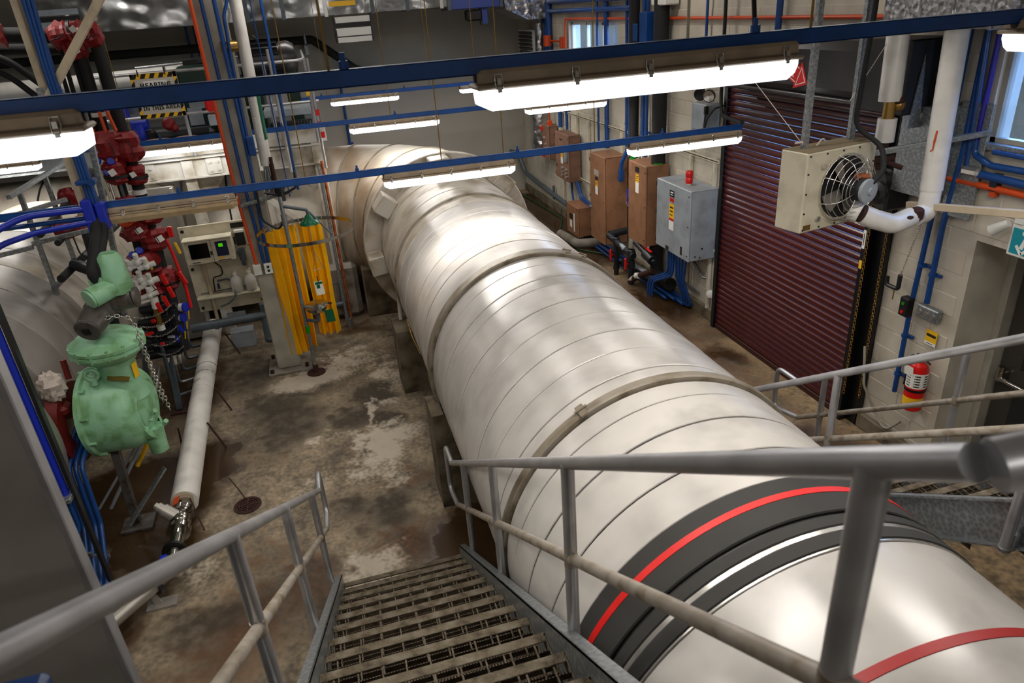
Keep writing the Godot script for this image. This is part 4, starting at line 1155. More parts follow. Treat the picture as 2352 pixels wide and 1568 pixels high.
	# loops of conduit from the cabinets
	solo("curved_conduits", mb().tube(bend([V(4.9, 0.98, -13.4), V(4.9, 0.5, -13.35), V(4.85, 0.42, -12.86)], 0.3), 0.022, 8).tube(bend([V(4.86, 0.98, -13.0), V(4.86, 0.7, -12.8), V(4.84, 0.62, -11.46)], 0.25), 0.03, 8).tube(bend([V(4.86, 0.98, -12.9), V(4.86, 0.74, -12.72), V(4.84, 0.66, -11.46)], 0.25), 0.03, 8), M.blue_conduit, "curved blue conduits linking the starter cabinet to the low box", "conduits")
	solo("blue_flex", mb().tube(bend([V(4.86, 2.1, -10.62), V(4.86, 1.95, -10.64), V(4.8, 1.75, -10.72), V(4.8, 1.5, -10.74)], 0.12), 0.035, 10).box(V(4.8, 1.55, -10.74), V(0.08, 0.2, 0.08), Basis.IDENTITY, 0.008), M.blue_conduit, "short blue conduit bent into the side of the tallest cabinet", "conduit")
	var fan := thing("fan_conduits", "fan of blue conduits under the grey control panel bending to the floor", "conduits", V(4.75, 0, -8.6))
	for i in 7:
		var z := -8.86 + 0.07 * i
		if i < 3:
			part("conduit", mb().tube(bend([V(4.72, 0.95, z), V(4.72, 0.48, z), V(4.62, 0.26, z - 0.42), V(4.62, 0.01, z - 0.45)], 0.16), 0.021, 10), M.blue_conduit, fan)
		else:
			part("conduit", mb().tube(bend([V(4.72 + 0.02 * (i - 3), 0.95, z), V(4.74, 0.5, z), V(4.86, 0.08, z + 0.05), V(4.86, 0.03, z - 0.4)], 0.12), 0.021, 10), M.blue_conduit, fan)
	var fl := thing("floor_conduits", "blue conduits lying along the wall foot under the cabinets", "conduits", V(4.82, 0.05, -10.0))
	for i in 4:
		part("conduit", mb().tube([V(4.72 + 0.06 * i, 0.05 + 0.03 * (i % 2), -12.1), V(4.72 + 0.06 * i, 0.05 + 0.03 * (i % 2), -8.9 + 0.15 * i)], 0.024, 10), M.blue_conduit, fl)
	# dark plastic valve set on the floor
	var v := thing("plastic_valve_manifold", "dark plastic pipe manifold with red valve handles in front of the cabinets", "manifold", V(4.6, 0, -10.0))
	part("header", mb().cyl(V(4.5, 0.62, -10.55), V(4.55, 0.5, -9.7), 0.055, -1, 16).cyl(V(4.9, 0.66, -10.55), V(4.5, 0.63, -10.55), 0.06, -1, 16).cyl(V(4.62, 0.2, -10.3), V(4.7, 0.25, -9.25), 0.06, -1, 16), M.pvc_dark, v)
	part("clear_section", mb().cyl(V(4.52, 0.575, -10.2), V(4.53, 0.54, -9.95), 0.05, -1, 16).cyl(V(4.66, 0.225, -9.95), V(4.69, 0.245, -9.45), 0.063, -1, 16), M.grey_box, v)
	for q in [[4.52, -10.3, 0.62], [4.55, -9.78, 0.55]]:
		var l := part("drop_leg", mb().cyl(V(q[0], 0.0, q[1]), V(q[0], q[2], q[1]), 0.042, -1, 14).cyl(V(q[0], 0.3, q[1]), V(q[0], 0.42, q[1]), 0.065, -1, 14).cyl(V(q[0], 0.1, q[1]), V(q[0], 0.16, q[1]), 0.055, -1, 14).lathe([Vector2(0.05, 0), Vector2(0.075, 0.03), Vector2(0.06, 0.09), Vector2(0.045, 0.1)], V(q[0], q[2] - 0.06, q[1]), Vector3.UP, 14), M.pvc_dark, v)
		part("red_handle", mb().box(V(q[0] - 0.1, 0.36, q[1]), V(0.03, 0.2, 0.05), Basis.IDENTITY, 0.01).cyl(V(q[0] - 0.1, 0.36, q[1]), V(q[0], 0.36, q[1]), 0.018), M.bright_red, l)
	var bl := part("ball_valve", mb().cyl(V(4.6, 0.72, -9.75), V(4.62, 0.58, -9.2), 0.045, -1, 14).cyl(V(4.61, 0.63, -9.4), V(4.62, 0.58, -9.18), 0.075, -1, 16).cyl(V(4.62, 0.58, -9.18), V(4.622, 0.57, -9.12), 0.035, -1, 12), M.pvc_dark, v)
	part("red_handle", mb().bar(V(4.61, 0.73, -9.48), V(4.61, 0.71, -9.2), 0.04, 0.025, 0.008), M.bright_red, bl)
	part("cap", mb().cyl(V(4.58, 0.22, -9.55), V(4.56, 0.2, -9.62), 0.05, -1, 12).cyl(V(4.56, 0.12, -9.72), V(4.54, 0.1, -9.79), 0.048, -1, 12), M.white, v)
	part("drain_leg", mb().tube(bend([V(4.7, 0.36, -9.3), V(4.58, 0.2, -9.6), V(4.55, 0.02, -9.82)], 0.08), 0.045, 12), M.rust, v)
	# floor bits
	solo("grey_pipe_stub", mb().tube(bend([V(4.34, 0.11, -12.6), V(4.42, 0.11, -11.85), V(4.95, 0.11, -11.7)], 0.06), 0.085, 16), M.plinth, "short bent grey drain pipe on the floor under the brown cabinets", "pipe")
	solo("green_hose", mb().tube(bend([V(4.7, 0.02, -16.4), V(4.85, 0.02, -13.9), V(4.6, 0.02, -13.3), V(4.32, 0.02, -12.7), V(4.42, 0.02, -11.75), V(4.75, 0.02, -11.3), V(4.72, 0.02, -10.4)], 0.4, 8), 0.014, 6), M.hose_green, "thin green hose lying along the wall foot", "hose")
	solo("wall_drain_pipe", mb().tube(bend([V(4.6, 1.0, -16.86), V(4.75, 0.95, -16.7), V(4.86, 0.5, -16.5), V(4.9, 0.42, -15.6), V(4.9, 0.33, -12.9)], 0.15), 0.05, 10).box(V(4.92, 0.42, -14.6), V(0.04, 0.3, 0.05)), M.pvc_grey, "grey pipe running low along the right wall to the far corner", "pipe")
	solo("pressure_gauge", mb().lathe([Vector2(0, 0), Vector2(0.055, 0), Vector2(0.055, 0.04), Vector2(0.048, 0.045), Vector2(0, 0.045)], V(4.93, 0.42, -8.0), V(-0.8, 0.1, 0.6), 18), M.white, "small white round gauge left of the roll-up door's foot", "gauge")
	solo("wall_bracket", mb().tube(bend([V(4.93, 0.85, -8.7), V(4.9, 0.6, -8.2), V(4.96, 0.6, -8.14)], 0.03), 0.022, 8).bar(V(4.94, 0.32, -8.8), V(4.94, 0.3, -8.35), 0.03, 0.03), M.galvanised, "grey angle bars on the wall below the grey control panel", "bracket")
	solo("black_cable_loop", mb().tube(bend([V(4.86, 4.4, -7.95), V(4.86, 3.05, -7.93), V(4.8, 2.84, -7.8), V(4.5, 2.88, -6.9), V(4.29, 2.96, -6.57)], 0.2, 8), 0.022, 8), M.foam_black, "thick black cable dropping beside the emergency light to the second strut", "cable")

# ---------------------------------------------------------------- unit heater and its pipes
func heater_corner() -> void:
	var t := thing("unit_heater", "cream hanging unit heater with a round fan guard in front of the roll-up door", "heater", V(3.83, 2.46, -4.5))
	var yaw := deg_to_rad(10.4)
	var r := V(cos(yaw), 0, -sin(yaw))
	var n := V(sin(yaw), 0, cos(yaw))
	var b := Basis(r, Vector3.UP, n)
	var fc := V(3.83, 2.772, -4.5)
	part("casing", mb().box(fc - n * 0.13, V(0.736, 0.612, 0.26), b, 0.01), M.cream, t)
	part("top_dust", mb().box(fc - n * 0.13 + V(0, 0.307, 0), V(0.72, 0.003, 0.25), b), mat("dusty_top", Color(0.43, 0.38, 0.29), 0.9), t)
	var sc := mb()
	for i in 5:
		for s in [[-0.34 + 0.17 * i, 0.28], [-0.34 + 0.17 * i, -0.28]]:
			sc.cyl(fc + r * s[0] + V(0, s[1], 0), fc + r * s[0] + V(0, s[1], 0) + n * 0.006, 0.008, -1, 6)
	for i in 3:
		for s in [-0.345, 0.345]:
			sc.cyl(fc + r * s + V(0, -0.15 + 0.15 * i, 0), fc + r * s + V(0, -0.15 + 0.15 * i, 0) + n * 0.006, 0.008, -1, 6)
	part("screws", sc, M.dark_panel, t)
	part("rating_label", mb().box(fc + r * -0.3 + V(0, -0.265, 0) + n * 0.002, V(0.075, 0.04, 0.004), b), M.brass, t)
	var oc := fc + r * 0.04 + V(0, 0.0, 0)
	part("fan_throat", mb().lathe([Vector2(0.235, -0.02), Vector2(0.262, -0.004), Vector2(0.262, 0.006), Vector2(0.24, 0.008)], oc, n, 40), M.cream, t)
	part("fan_opening", mb().lathe([Vector2(0, 0.003), Vector2(0.24, 0.003)], oc, n, 36), M.dark_panel, t)
	var gd := mb()
	for q in [[0.255, 0.02], [0.25, 0.06], [0.235, 0.1], [0.205, 0.13], [0.17, 0.145], [0.135, 0.15], [0.1, 0.152]]:
		var pts := []
		for i in 36:
			var a := TAU * i / 36
			pts.append(oc + r * cos(a) * q[0] + V(0, sin(a) * q[0], 0) + n * q[1])
		gd.tube(pts, 0.0032, 5, true)
	for i in 8:
		var a := TAU * i / 8 + 0.35
		var e := r * cos(a) + V(0, sin(a), 0)
		gd.tube([oc + e * 0.262 + n * 0.01, oc + e * 0.25 + n * 0.06, oc + e * 0.235 + n * 0.1, oc + e * 0.205 + n * 0.133, oc + e * 0.135 + n * 0.153, oc + e * 0.07 + n * 0.155], 0.0034, 5)
	part("wire_guard", gd, M.silver, t)
	for i in 4:
		var a := TAU * i / 4 + 0.6
		var e := r * cos(a) + V(0, sin(a), 0)
		var s := n.cross(e)
		part("fan_blade", mb().prism(PackedVector2Array([Vector2(0.05, -0.03), Vector2(0.2, -0.09), Vector2(0.225, -0.03), Vector2(0.22, 0.05), Vector2(0.06, 0.035)]), oc + n * 0.03, e, (s + n * 0.35).normalized(), n * 0.003), M.stainless, t)
	part("motor", mb().lathe([Vector2(0, 0.04), Vector2(0.085, 0.045), Vector2(0.09, 0.07), Vector2(0.09, 0.19), Vector2(0.082, 0.2)], oc + r * 0.02, n, 24), M.pvc_dark, t)
	part("motor_end", mb().lathe([Vector2(0.082, 0.198), Vector2(0.09, 0.2), Vector2(0.088, 0.225), Vector2(0.05, 0.235), Vector2(0.03, 0.235), Vector2(0.028, 0.248), Vector2(0, 0.25)], oc + r * 0.02, n, 24), M.grey_box, t)
	part("motor_plate", mb().box(oc + r * 0.12 + V(0, -0.02, 0) + n * 0.15, V(0.06, 0.12, 0.004), b), M.label_white, t)
	part("capacitor", mb().cyl(oc + r * -0.02 + V(0, 0.1, 0) + n * 0.12, oc + r * 0.07 + V(0, 0.09, 0) + n * 0.16, 0.026, -1, 14), M.copper, t)
	part("lower_bolts", mb().tube([oc + r * -0.24 + V(0, 0.19, 0), oc + r * -0.24 + V(0, 0.19, 0) + n * 0.02], 0.022, 10).tube([oc + r * -0.24 + V(0, -0.21, 0), oc + r * -0.24 + V(0, -0.21, 0) + n * 0.02], 0.022, 10), M.silver, t)
	# hangers
	for q in [[-0.24, 0.16], [0.25, 0.16]]:
		var p: Vector3 = fc + r * q[0] - n * q[1]
		solo("heater_hanger", mb().span(V(p.x - 0.021, 3.078, p.z + 0.017), V(p.x + 0.021, 6.0, p.z + 0.021)).span(V(p.x - 0.021, 3.078, p.z - 0.021), V(p.x - 0.017, 6.0, p.z + 0.021)).span(V(p.x + 0.017, 3.078, p.z - 0.021), V(p.x + 0.021, 6.0, p.z + 0.021)), M.galvanised, "left galvanised channel from which the heater hangs" if q[0] < 0 else "right galvanised channel behind the black cable, holding the heater", "hanger")
	solo("heater_cable", mb().tube(bend([V(4.08, 6.0, -4.64), V(4.05, 3.9, -4.64), V(4.0, 3.2, -4.62), V(4.14, 3.05, -4.45), V(4.06, 2.9, -4.32), V(3.92, 2.8, -4.3)], 0.16, 8), 0.02, 10), M.foam_black, "black flexible cable looping down to the heater motor", "cable")
	solo("tie_wire", mb().tube([V(3.98, 3.38, -4.68), V(4.3, 3.75, -4.75)], 0.003, 5).tube([V(3.55, 3.1, -4.6), V(3.3, 3.6, -5.0)], 0.003, 5).tube([V(3.56, 3.09, -4.62), V(3.53, 3.13, -4.6), V(3.5, 3.12, -4.64)], 0.008, 5).tube([V(3.66, 3.09, -4.6), V(3.72, 3.13, -4.62), V(3.77, 3.12, -4.66)], 0.007, 5), M.cloth, "thin wires tied round the heater hangers", "wire")
	# steam pipes, white insulation with rusty gaps
	var a := thing("white_return_pipe", "tall white insulated pipe bending at its foot towards the heater", "pipe", V(4.6, 2.5, -4.4))
	part("riser", mb().tube([V(4.6, 2.68, -4.38), V(4.6, 3.84, -4.42)], 0.083, 22), M.white_pipe, a)
	part("elbow", mb().tube(bend([V(4.6, 2.7, -4.38), V(4.58, 2.5, -4.36), V(4.46, 2.5, -4.34)], 0.09, 7), 0.076, 20), M.white_pipe, a)
	part("rusty_gap", mb().cyl(V(4.48, 2.5, -4.34), V(4.38, 2.5, -4.33), 0.05, -1, 16).box(V(4.42, 2.53, -4.3), V(0.09, 0.1, 0.09), Basis.IDENTITY, 0.02), M.rust, a)
	part("sleeve", mb().tube(bend([V(4.4, 2.5, -4.33), V(4.22, 2.47, -4.31), V(4.08, 2.52, -4.36), V(4.0, 2.56, -4.4)], 0.16, 7), 0.076, 20), M.white_pipe, a)
	part("rusty_patch", mb().ball(V(4.32, 2.5, -4.26), V(0.05, 0.04, 0.012), 8, 6), M.rust, a)
	part("rusty_nipple", mb().cyl(V(4.03, 2.55, -4.39), V(3.97, 2.58, -4.41), 0.07, -1, 16), M.rust, a)
	part("flange_sleeve", mb().cyl(V(3.985, 2.575, -4.405), V(3.94, 2.6, -4.46), 0.09, -1, 20), M.white_pipe, a)
	solo("orange_hook", mb().tube([V(4.53, 3.14, -4.36), V(4.52, 3.05, -4.36)], 0.008, 6).tube(bend([V(4.52, 3.05, -4.36), V(4.52, 3.0, -4.36), V(4.5, 2.99, -4.36)], 0.01), 0.006, 5), M.orange, "orange handled hook stuck on the tall white pipe", "hook")
	var p2 := thing("white_supply_pipe", "shorter white insulated pipe with rusty valves behind the heater", "pipe", V(4.4, 2.8, -4.74))
	part("upper_sleeve", mb().cyl(V(4.4, 3.33, -4.74), V(4.4, 3.9, -4.76), 0.082, -1, 22), M.white_pipe, p2)
	part("lower_sleeve", mb().cyl(V(4.4, 3.02, -4.73), V(4.4, 3.2, -4.73), 0.072, -1, 22), M.white_pipe, p2)
	part("strainer", mb().cyl(V(4.4, 3.18, -4.73), V(4.4, 3.34, -4.73), 0.045, -1, 14).ball(V(4.46, 3.3, -4.7), V(0.05, 0.05, 0.05), 12, 8), M.brass, p2)
	part("rusty_cap", mb().ball(V(4.45, 3.33, -4.7), V(0.05, 0.035, 0.05), 12, 8), M.rust, p2)
	part("rusty_valve", mb().cyl(V(4.4, 2.8, -4.73), V(4.4, 3.03, -4.73), 0.04, -1, 14).cyl(V(4.3, 2.9, -4.73), V(4.47, 2.9, -4.7), 0.05, -1, 14).ball(V(4.4, 2.9, -4.72), V(0.07, 0.07, 0.07), 12, 8).cyl(V(4.42, 2.86, -4.68), V(4.5, 2.82, -4.6), 0.02), M.rust, p2)
	solo("cross_strut", mb().bar(V(4.05, 2.93, -4.72), V(4.93, 3.1, -4.25), 0.042, 0.042, 0.004), M.galvanised, "galvanised channel reaching across the white pipes to the wall", "strut")
	solo("galvanised_cover", mb().span(V(4.72, 2.55, -4.92), V(4.96, 3.26, -4.56), 0.004), M.galvanised, "galvanised sheet cover between the two white pipes", "cover")
	solo("flat_plate", mb().span(V(4.93, 2.4, -4.56), V(4.95, 3.3, -4.28), 0.003), M.galvanised, "flat galvanised back plate on the wall behind the tall white pipe", "plate")
	solo("beige_bar", mb().bar(V(4.58, 2.52, -4.56), V(4.62, 2.72, -3.3), 0.05, 0.055, 0.004), M.beige_steel, "beige steel bar crossing the tall white pipe's foot to the right edge", "bar")
	# conduits of the right corner
	var c := thing("corner_conduits", "two long blue conduits running down the wall right of the white pipes", "conduits", V(4.93, 0.6, -4.6))
	part("conduit", mb().tube(bend([V(4.94, 4.6, -4.62), V(4.94, 2.75, -4.63), V(4.94, 1.5, -4.68), V(4.94, 0.62, -4.68)], 0.1), 0.023, 12), M.blue_conduit, c)
	part("conduit", mb().tube(bend([V(4.94, 4.6, -4.47), V(4.94, 2.9, -4.47), V(4.94, 2.3, -4.52), V(4.94, 1.6, -4.52)], 0.1), 0.025, 12), M.blue_conduit, c)
	part("conduit", mb().tube([V(4.94, 4.6, -4.52), V(4.94, 2.82, -4.41)], 0.025, 12), M.blue_conduit, c)
	for q in [[-4.64, 1.9], [-4.68, 1.2], [-4.68, 0.8], [-4.52, 1.85]]:
		part("clamp", mb().lathe([Vector2(0.024, 0), Vector2(0.033, 0), Vector2(0.033, 0.025), Vector2(0.024, 0.025)], V(4.94, q[1], q[0]), Vector3.UP, 12).span(V(4.95, q[1], q[0] - 0.01), V(4.978, q[1] + 0.025, q[0] + 0.07)), M.blue_conduit, c)
	var hc := thing("level_conduit", "level blue conduit with a silver fitting going right under the window", "conduit", V(4.93, 2.77, -4.1))
	part("conduit", mb().tube([V(4.93, 2.78, -4.3), V(4.93, 2.76, -3.0)], 0.032, 12), M.blue_conduit, hc)
	part("fitting", mb().box(V(4.91, 2.79, -4.34), V(0.06, 0.07, 0.16), Basis.IDENTITY, 0.02), M.silver, hc)
	part("stand_off", mb().box(V(4.95, 2.74, -4.14), V(0.05, 0.13, 0.06)), M.pvc_dark, hc)
	solo("window_sill_conduit", mb().tube(bend([V(4.93, 3.02, -4.36), V(4.93, 2.92, -4.36), V(4.93, 2.86, -4.2), V(4.93, 2.88, -3.2)], 0.08, 7), 0.025, 10).tube([V(4.93, 2.96, -4.2), V(4.93, 2.96, -3.2)], 0.018, 8), M.blue_conduit, "curved blue conduit hanging just below the window sill", "conduit")
	solo("orange_wall_conduit", mb().tube([V(4.95, 2.69, -4.72), V(4.95, 2.7, -3.0)], 0.028, 12).box(V(4.96, 2.68, -4.14), V(0.05, 0.1, 0.05)), M.orange, "orange conduit on the wall under the blue one at the right edge", "conduit")
	solo("window_blue_post", mb().cyl(V(4.93, 3.02, -4.36), V(4.93, 4.6, -4.36), 0.02), mat("violet_blue", Color(0.12, 0.1, 0.55), 0.4), "violet-blue conduit beside the window at the right edge", "conduit")
	var oc2 := thing("outlet_box", "silver triple outlet box with a black switch on the blue conduit", "outlet", V(4.9, 1.5, -4.5))
	part("box", mb().span(V(4.9, 1.46, -4.58), V(4.97, 1.58, -4.36), 0.01), M.galvanised, oc2)
	part("outlets", mb().cyl(V(4.893, 1.52, -4.54), V(4.902, 1.52, -4.54), 0.022).cyl(V(4.893, 1.52, -4.47), V(4.902, 1.52, -4.47), 0.022).cyl(V(4.893, 1.52, -4.4), V(4.902, 1.52, -4.4), 0.022), M.silver, oc2)
	var bs := part("switch", mb().span(V(4.86, 1.42, -4.74), V(4.94, 1.6, -4.64), 0.01), M.black, oc2)
	part("buttons", mb().cyl(V(4.852, 1.545, -4.69), V(4.862, 1.545, -4.69), 0.016), M.leaf_green, bs)
	part("buttons", mb().cyl(V(4.852, 1.465, -4.69), V(4.862, 1.465, -4.69), 0.016), M.bright_red, bs)
	var hk := thing("hanging_chain", "thin chain with a grey hook hanging from the white elbow", "chain", V(4.82, 1.75, -4.8))
	part("chain", chain_mesh([V(4.55, 2.44, -4.36), V(4.82, 1.8, -4.74)], 0.022, 0.002), M.silver, hk)
	part("hook", mb().tube(bend([V(4.84, 1.8, -4.76), V(4.84, 1.66, -4.76), V(4.84, 1.66, -4.9), V(4.84, 1.74, -4.9)], 0.03), 0.02, 8), M.dark_panel, hk)
	part("ring", mb().tube([V(4.84, 1.64, -4.8), V(4.84, 1.55, -4.8)], 0.006, 6), M.brass, hk)
	# extinguisher
	var e := thing("fire_extinguisher", "red fire extinguisher with a white tag hanging on the block wall", "fire extinguisher", V(4.88, 0.55, -4.4))
	var ec := V(4.885, 0.6, -4.41)
	part("cylinder", mb().lathe([Vector2(0, 0), Vector2(0.075, 0.0), Vector2(0.085, 0.012), Vector2(0.085, 0.4), Vector2(0.07, 0.45), Vector2(0.035, 0.475), Vector2(0.028, 0.5), Vector2(0, 0.5)], ec, Vector3.UP, 24), M.bright_red, e)
	part("label_band", mb().lathe([Vector2(0.0862, 0.24), Vector2(0.0862, 0.39)], ec, Vector3.UP, 20, 0.0, PI * 1.4), M.label_white, e)
	var tx := mb()
	for i in 5:
		for j in 4:
			tx.lathe([Vector2(0.0868, 0.255 + 0.026 * i), Vector2(0.0868, 0.268 + 0.026 * i)], ec, Vector3.UP, 2, 0.2 + 0.95 * j, 0.75 + 0.95 * j)
	part("label_marks", tx, M.dark_panel, e)
	part("base_label", mb().lathe([Vector2(0.0864, 0.05), Vector2(0.0864, 0.14)], ec, Vector3.UP, 12, PI * 0.3, PI * 1.2), M.label_yellow, e)
	part("strap", mb().lathe([Vector2(0.085, 0.2), Vector2(0.09, 0.2), Vector2(0.09, 0.225), Vector2(0.085, 0.225)], ec, Vector3.UP, 24), M.black, e)
	part("valve", mb().cyl(ec + V(0, 0.49, 0), ec + V(0, 0.54, 0), 0.022).bar(ec + V(0, 0.54, -0.05), ec + V(0, 0.56, 0.1), 0.02, 0.012, 0.003).bar(ec + V(0, 0.53, 0.0), ec + V(0, 0.5, 0.11), 0.02, 0.012, 0.003), M.black, e)
	part("hose", mb().tube(bend([ec + V(0, 0.51, -0.03), ec + V(0.0, 0.5, -0.11), ec + V(-0.02, 0.2, -0.105)], 0.05), 0.013, 8), M.black, e)
	part("tag", mb().box(ec + V(-0.09, 0.4, -0.02), V(0.003, 0.1, 0.1), Basis(V(0, 0, 1), 0.15)), M.label_white, e)
	var ys := thing("yellow_notice", "small yellow and white notice on the wall above the fire extinguisher", "sign", V(4.97, 1.3, -4.42))
	part("board", mb().span(V(4.967, 1.25, -4.49), V(4.972, 1.36, -4.37)), M.label_yellow, ys)
	part("lower_half", mb().span(V(4.966, 1.22, -4.49), V(4.972, 1.25, -4.37)), M.label_white, ys)
	part("marks", mb().span(V(4.9655, 1.3, -4.48), V(4.9675, 1.325, -4.38)).span(V(4.965, 1.232, -4.47), V(4.967, 1.238, -4.4)), M.dark_panel, ys)
	# exit sign
	var xs := thing("exit_sign", "glowing teal exit sign with lamp head over the person door at the right edge", "exit sign", V(4.9, 2.27, -3.6))
	part("case", mb().span(V(4.88, 2.26, -3.87), V(4.965, 2.5, -3.4), 0.008), M.white, xs)
	part("panel", mb().span(V(4.875, 2.285, -3.845), V(4.881, 2.475, -3.42)), M.exit_panel, xs)
	var run := mb()
	run.box(V(4.873, 2.38, -3.74), V(0.003, 0.1, 0.03), Basis(V(1, 0, 0), 0.3)).box(V(4.873, 2.32, -3.72), V(0.003, 0.07, 0.022), Basis(V(1, 0, 0), 0.8)).box(V(4.873, 2.32, -3.77), V(0.003, 0.08, 0.022), Basis(V(1, 0, 0), -0.7)).cyl(V(4.8715, 2.45, -3.75), V(4.8745, 2.45, -3.75), 0.018).box(V(4.873, 2.39, -3.71), V(0.003, 0.02, 0.07), Basis(V(1, 0, 0), 0.5)).span(V(4.8715, 2.3, -3.66), V(4.8745, 2.46, -3.54))
	part("running_figure", run, M.label_white, xs)
	part("lamp_head", mb().cyl(V(4.86, 2.5, -3.88), V(4.82, 2.42, -3.98), 0.03, 0.045, 14).span(V(4.87, 2.5, -3.86), V(4.96, 2.56, -3.78), 0.01), M.white, xs)
	solo("wall_cable", mb().tube(bend([V(4.86, 0.95, -5.05), V(4.86, 0.55, -4.98), V(4.93, 0.28, -4.85), V(4.93, 0.16, -4.7), V(4.95, 0.35, -4.55)], 0.12), 0.012, 6), M.grey_steel, "thin grey cable looping along the wall foot right of the door", "cable")

func wall_pipework() -> void:
	# orange conduit along the top of the right wall
	var o := thing("orange_conduit", "long orange conduit running level high on the right wall, ending in orange boxes", "conduit", V(4.94, 3.7, -9.0))
	part("conduit", mb().tube(bend([V(4.94, 3.9, -4.9), V(4.94, 3.91, -13.6), V(4.94, 3.2, -13.62)], 0.06), 0.02, 8), M.orange, o)
	part("box", mb().cyl(V(4.86, 3.4, -14.9), V(4.86, 3.6, -14.9), 0.075, -1, 12), M.orange, o, "orange round box")
	part("box", mb().cyl(V(4.86, 3.42, -14.45), V(4.86, 3.62, -14.45), 0.08, -1, 12), M.orange, o, "orange round box")
	part("box", mb().box(V(4.92, 3.5, -13.75), V(0.08, 0.2, 0.1), Basis.IDENTITY, 0.01).tube([V(4.9, 3.52, -14.4), V(4.92, 3.52, -13.75)], 0.02, 8), M.orange, o, "orange junction box")
	part("drop_cord", mb().tube(bend([V(4.88, 2.7, -13.7), V(4.86, 2.38, -13.85), V(4.84, 2.35, -14.15), V(4.82, 2.5, -14.3), V(4.82, 2.2, -14.45), V(4.84, 1.86, -14.45)], 0.1), 0.018, 7).span(V(4.79, 1.78, -14.5), V(4.88, 1.98, -14.4), 0.01), M.orange, o, "orange cord and plug")
	# level blue pipes high up
	solo("level_blue_pipes", mb().tube([V(4.9, 4.22, -14.4), V(4.86, 4.2, -10.3)], 0.045, 10).tube([V(4.9, 4.05, -14.4), V(4.9, 4.05, -10.6)], 0.04, 10), M.blue_conduit, "two level blue pipes above the high window", "pipes")
	solo("beige_drop_rod", mb().cyl(V(2.35, 3.0, -10.2), V(2.35, 6.0, -10.2), 0.005, -1, 6), M.brass, "thin rod dropping past the high window's middle", "rod")
	solo("black_drop_cable", mb().tube(bend([V(1.66, 6.0, -2.7), V(1.68, 4.4, -2.6), V(1.66, 4.04, -2.5)], 0.3), 0.009, 8), M.foam_black, "black cable dropping to the nearest strut right of the centre", "cable")
	solo("beige_drop_post", mb().cyl(V(1.38, 4.05, -2.5), V(1.38, 6.0, -2.5), 0.006, -1, 8), M.cream, "cream threaded rod with a blue nut on the nearest strut", "rod")
	# louvre box and foil duct in the far corner
	var lv := thing("louvre_box", "small dark louvre box with pale sides near the far corner", "louvre", V(4.9, 3.25, -15.4))
	part("frame", mb().span(V(4.75, 3.2, -16.1), V(4.97, 3.72, -14.9), 0.01), M.white, lv)
	for i in 6:
		part("blade", mb().box(V(4.74, 3.28 + 0.075 * i, -15.55), V(0.03, 0.055, 0.9), Basis(V(0, 0, 1), 0.5)), M.dark_panel, lv)
	solo("foil_pipe", mb().cyl(V(4.78, 1.3, -14.95), V(4.78, 2.5, -14.95), 0.2, -1, 24).cyl(V(4.8, 2.9, -14.75), V(4.8, 3.85, -14.75), 0.1, -1, 16), M.foil, "pale foil wrapped pipe standing near the far corner", "pipe")

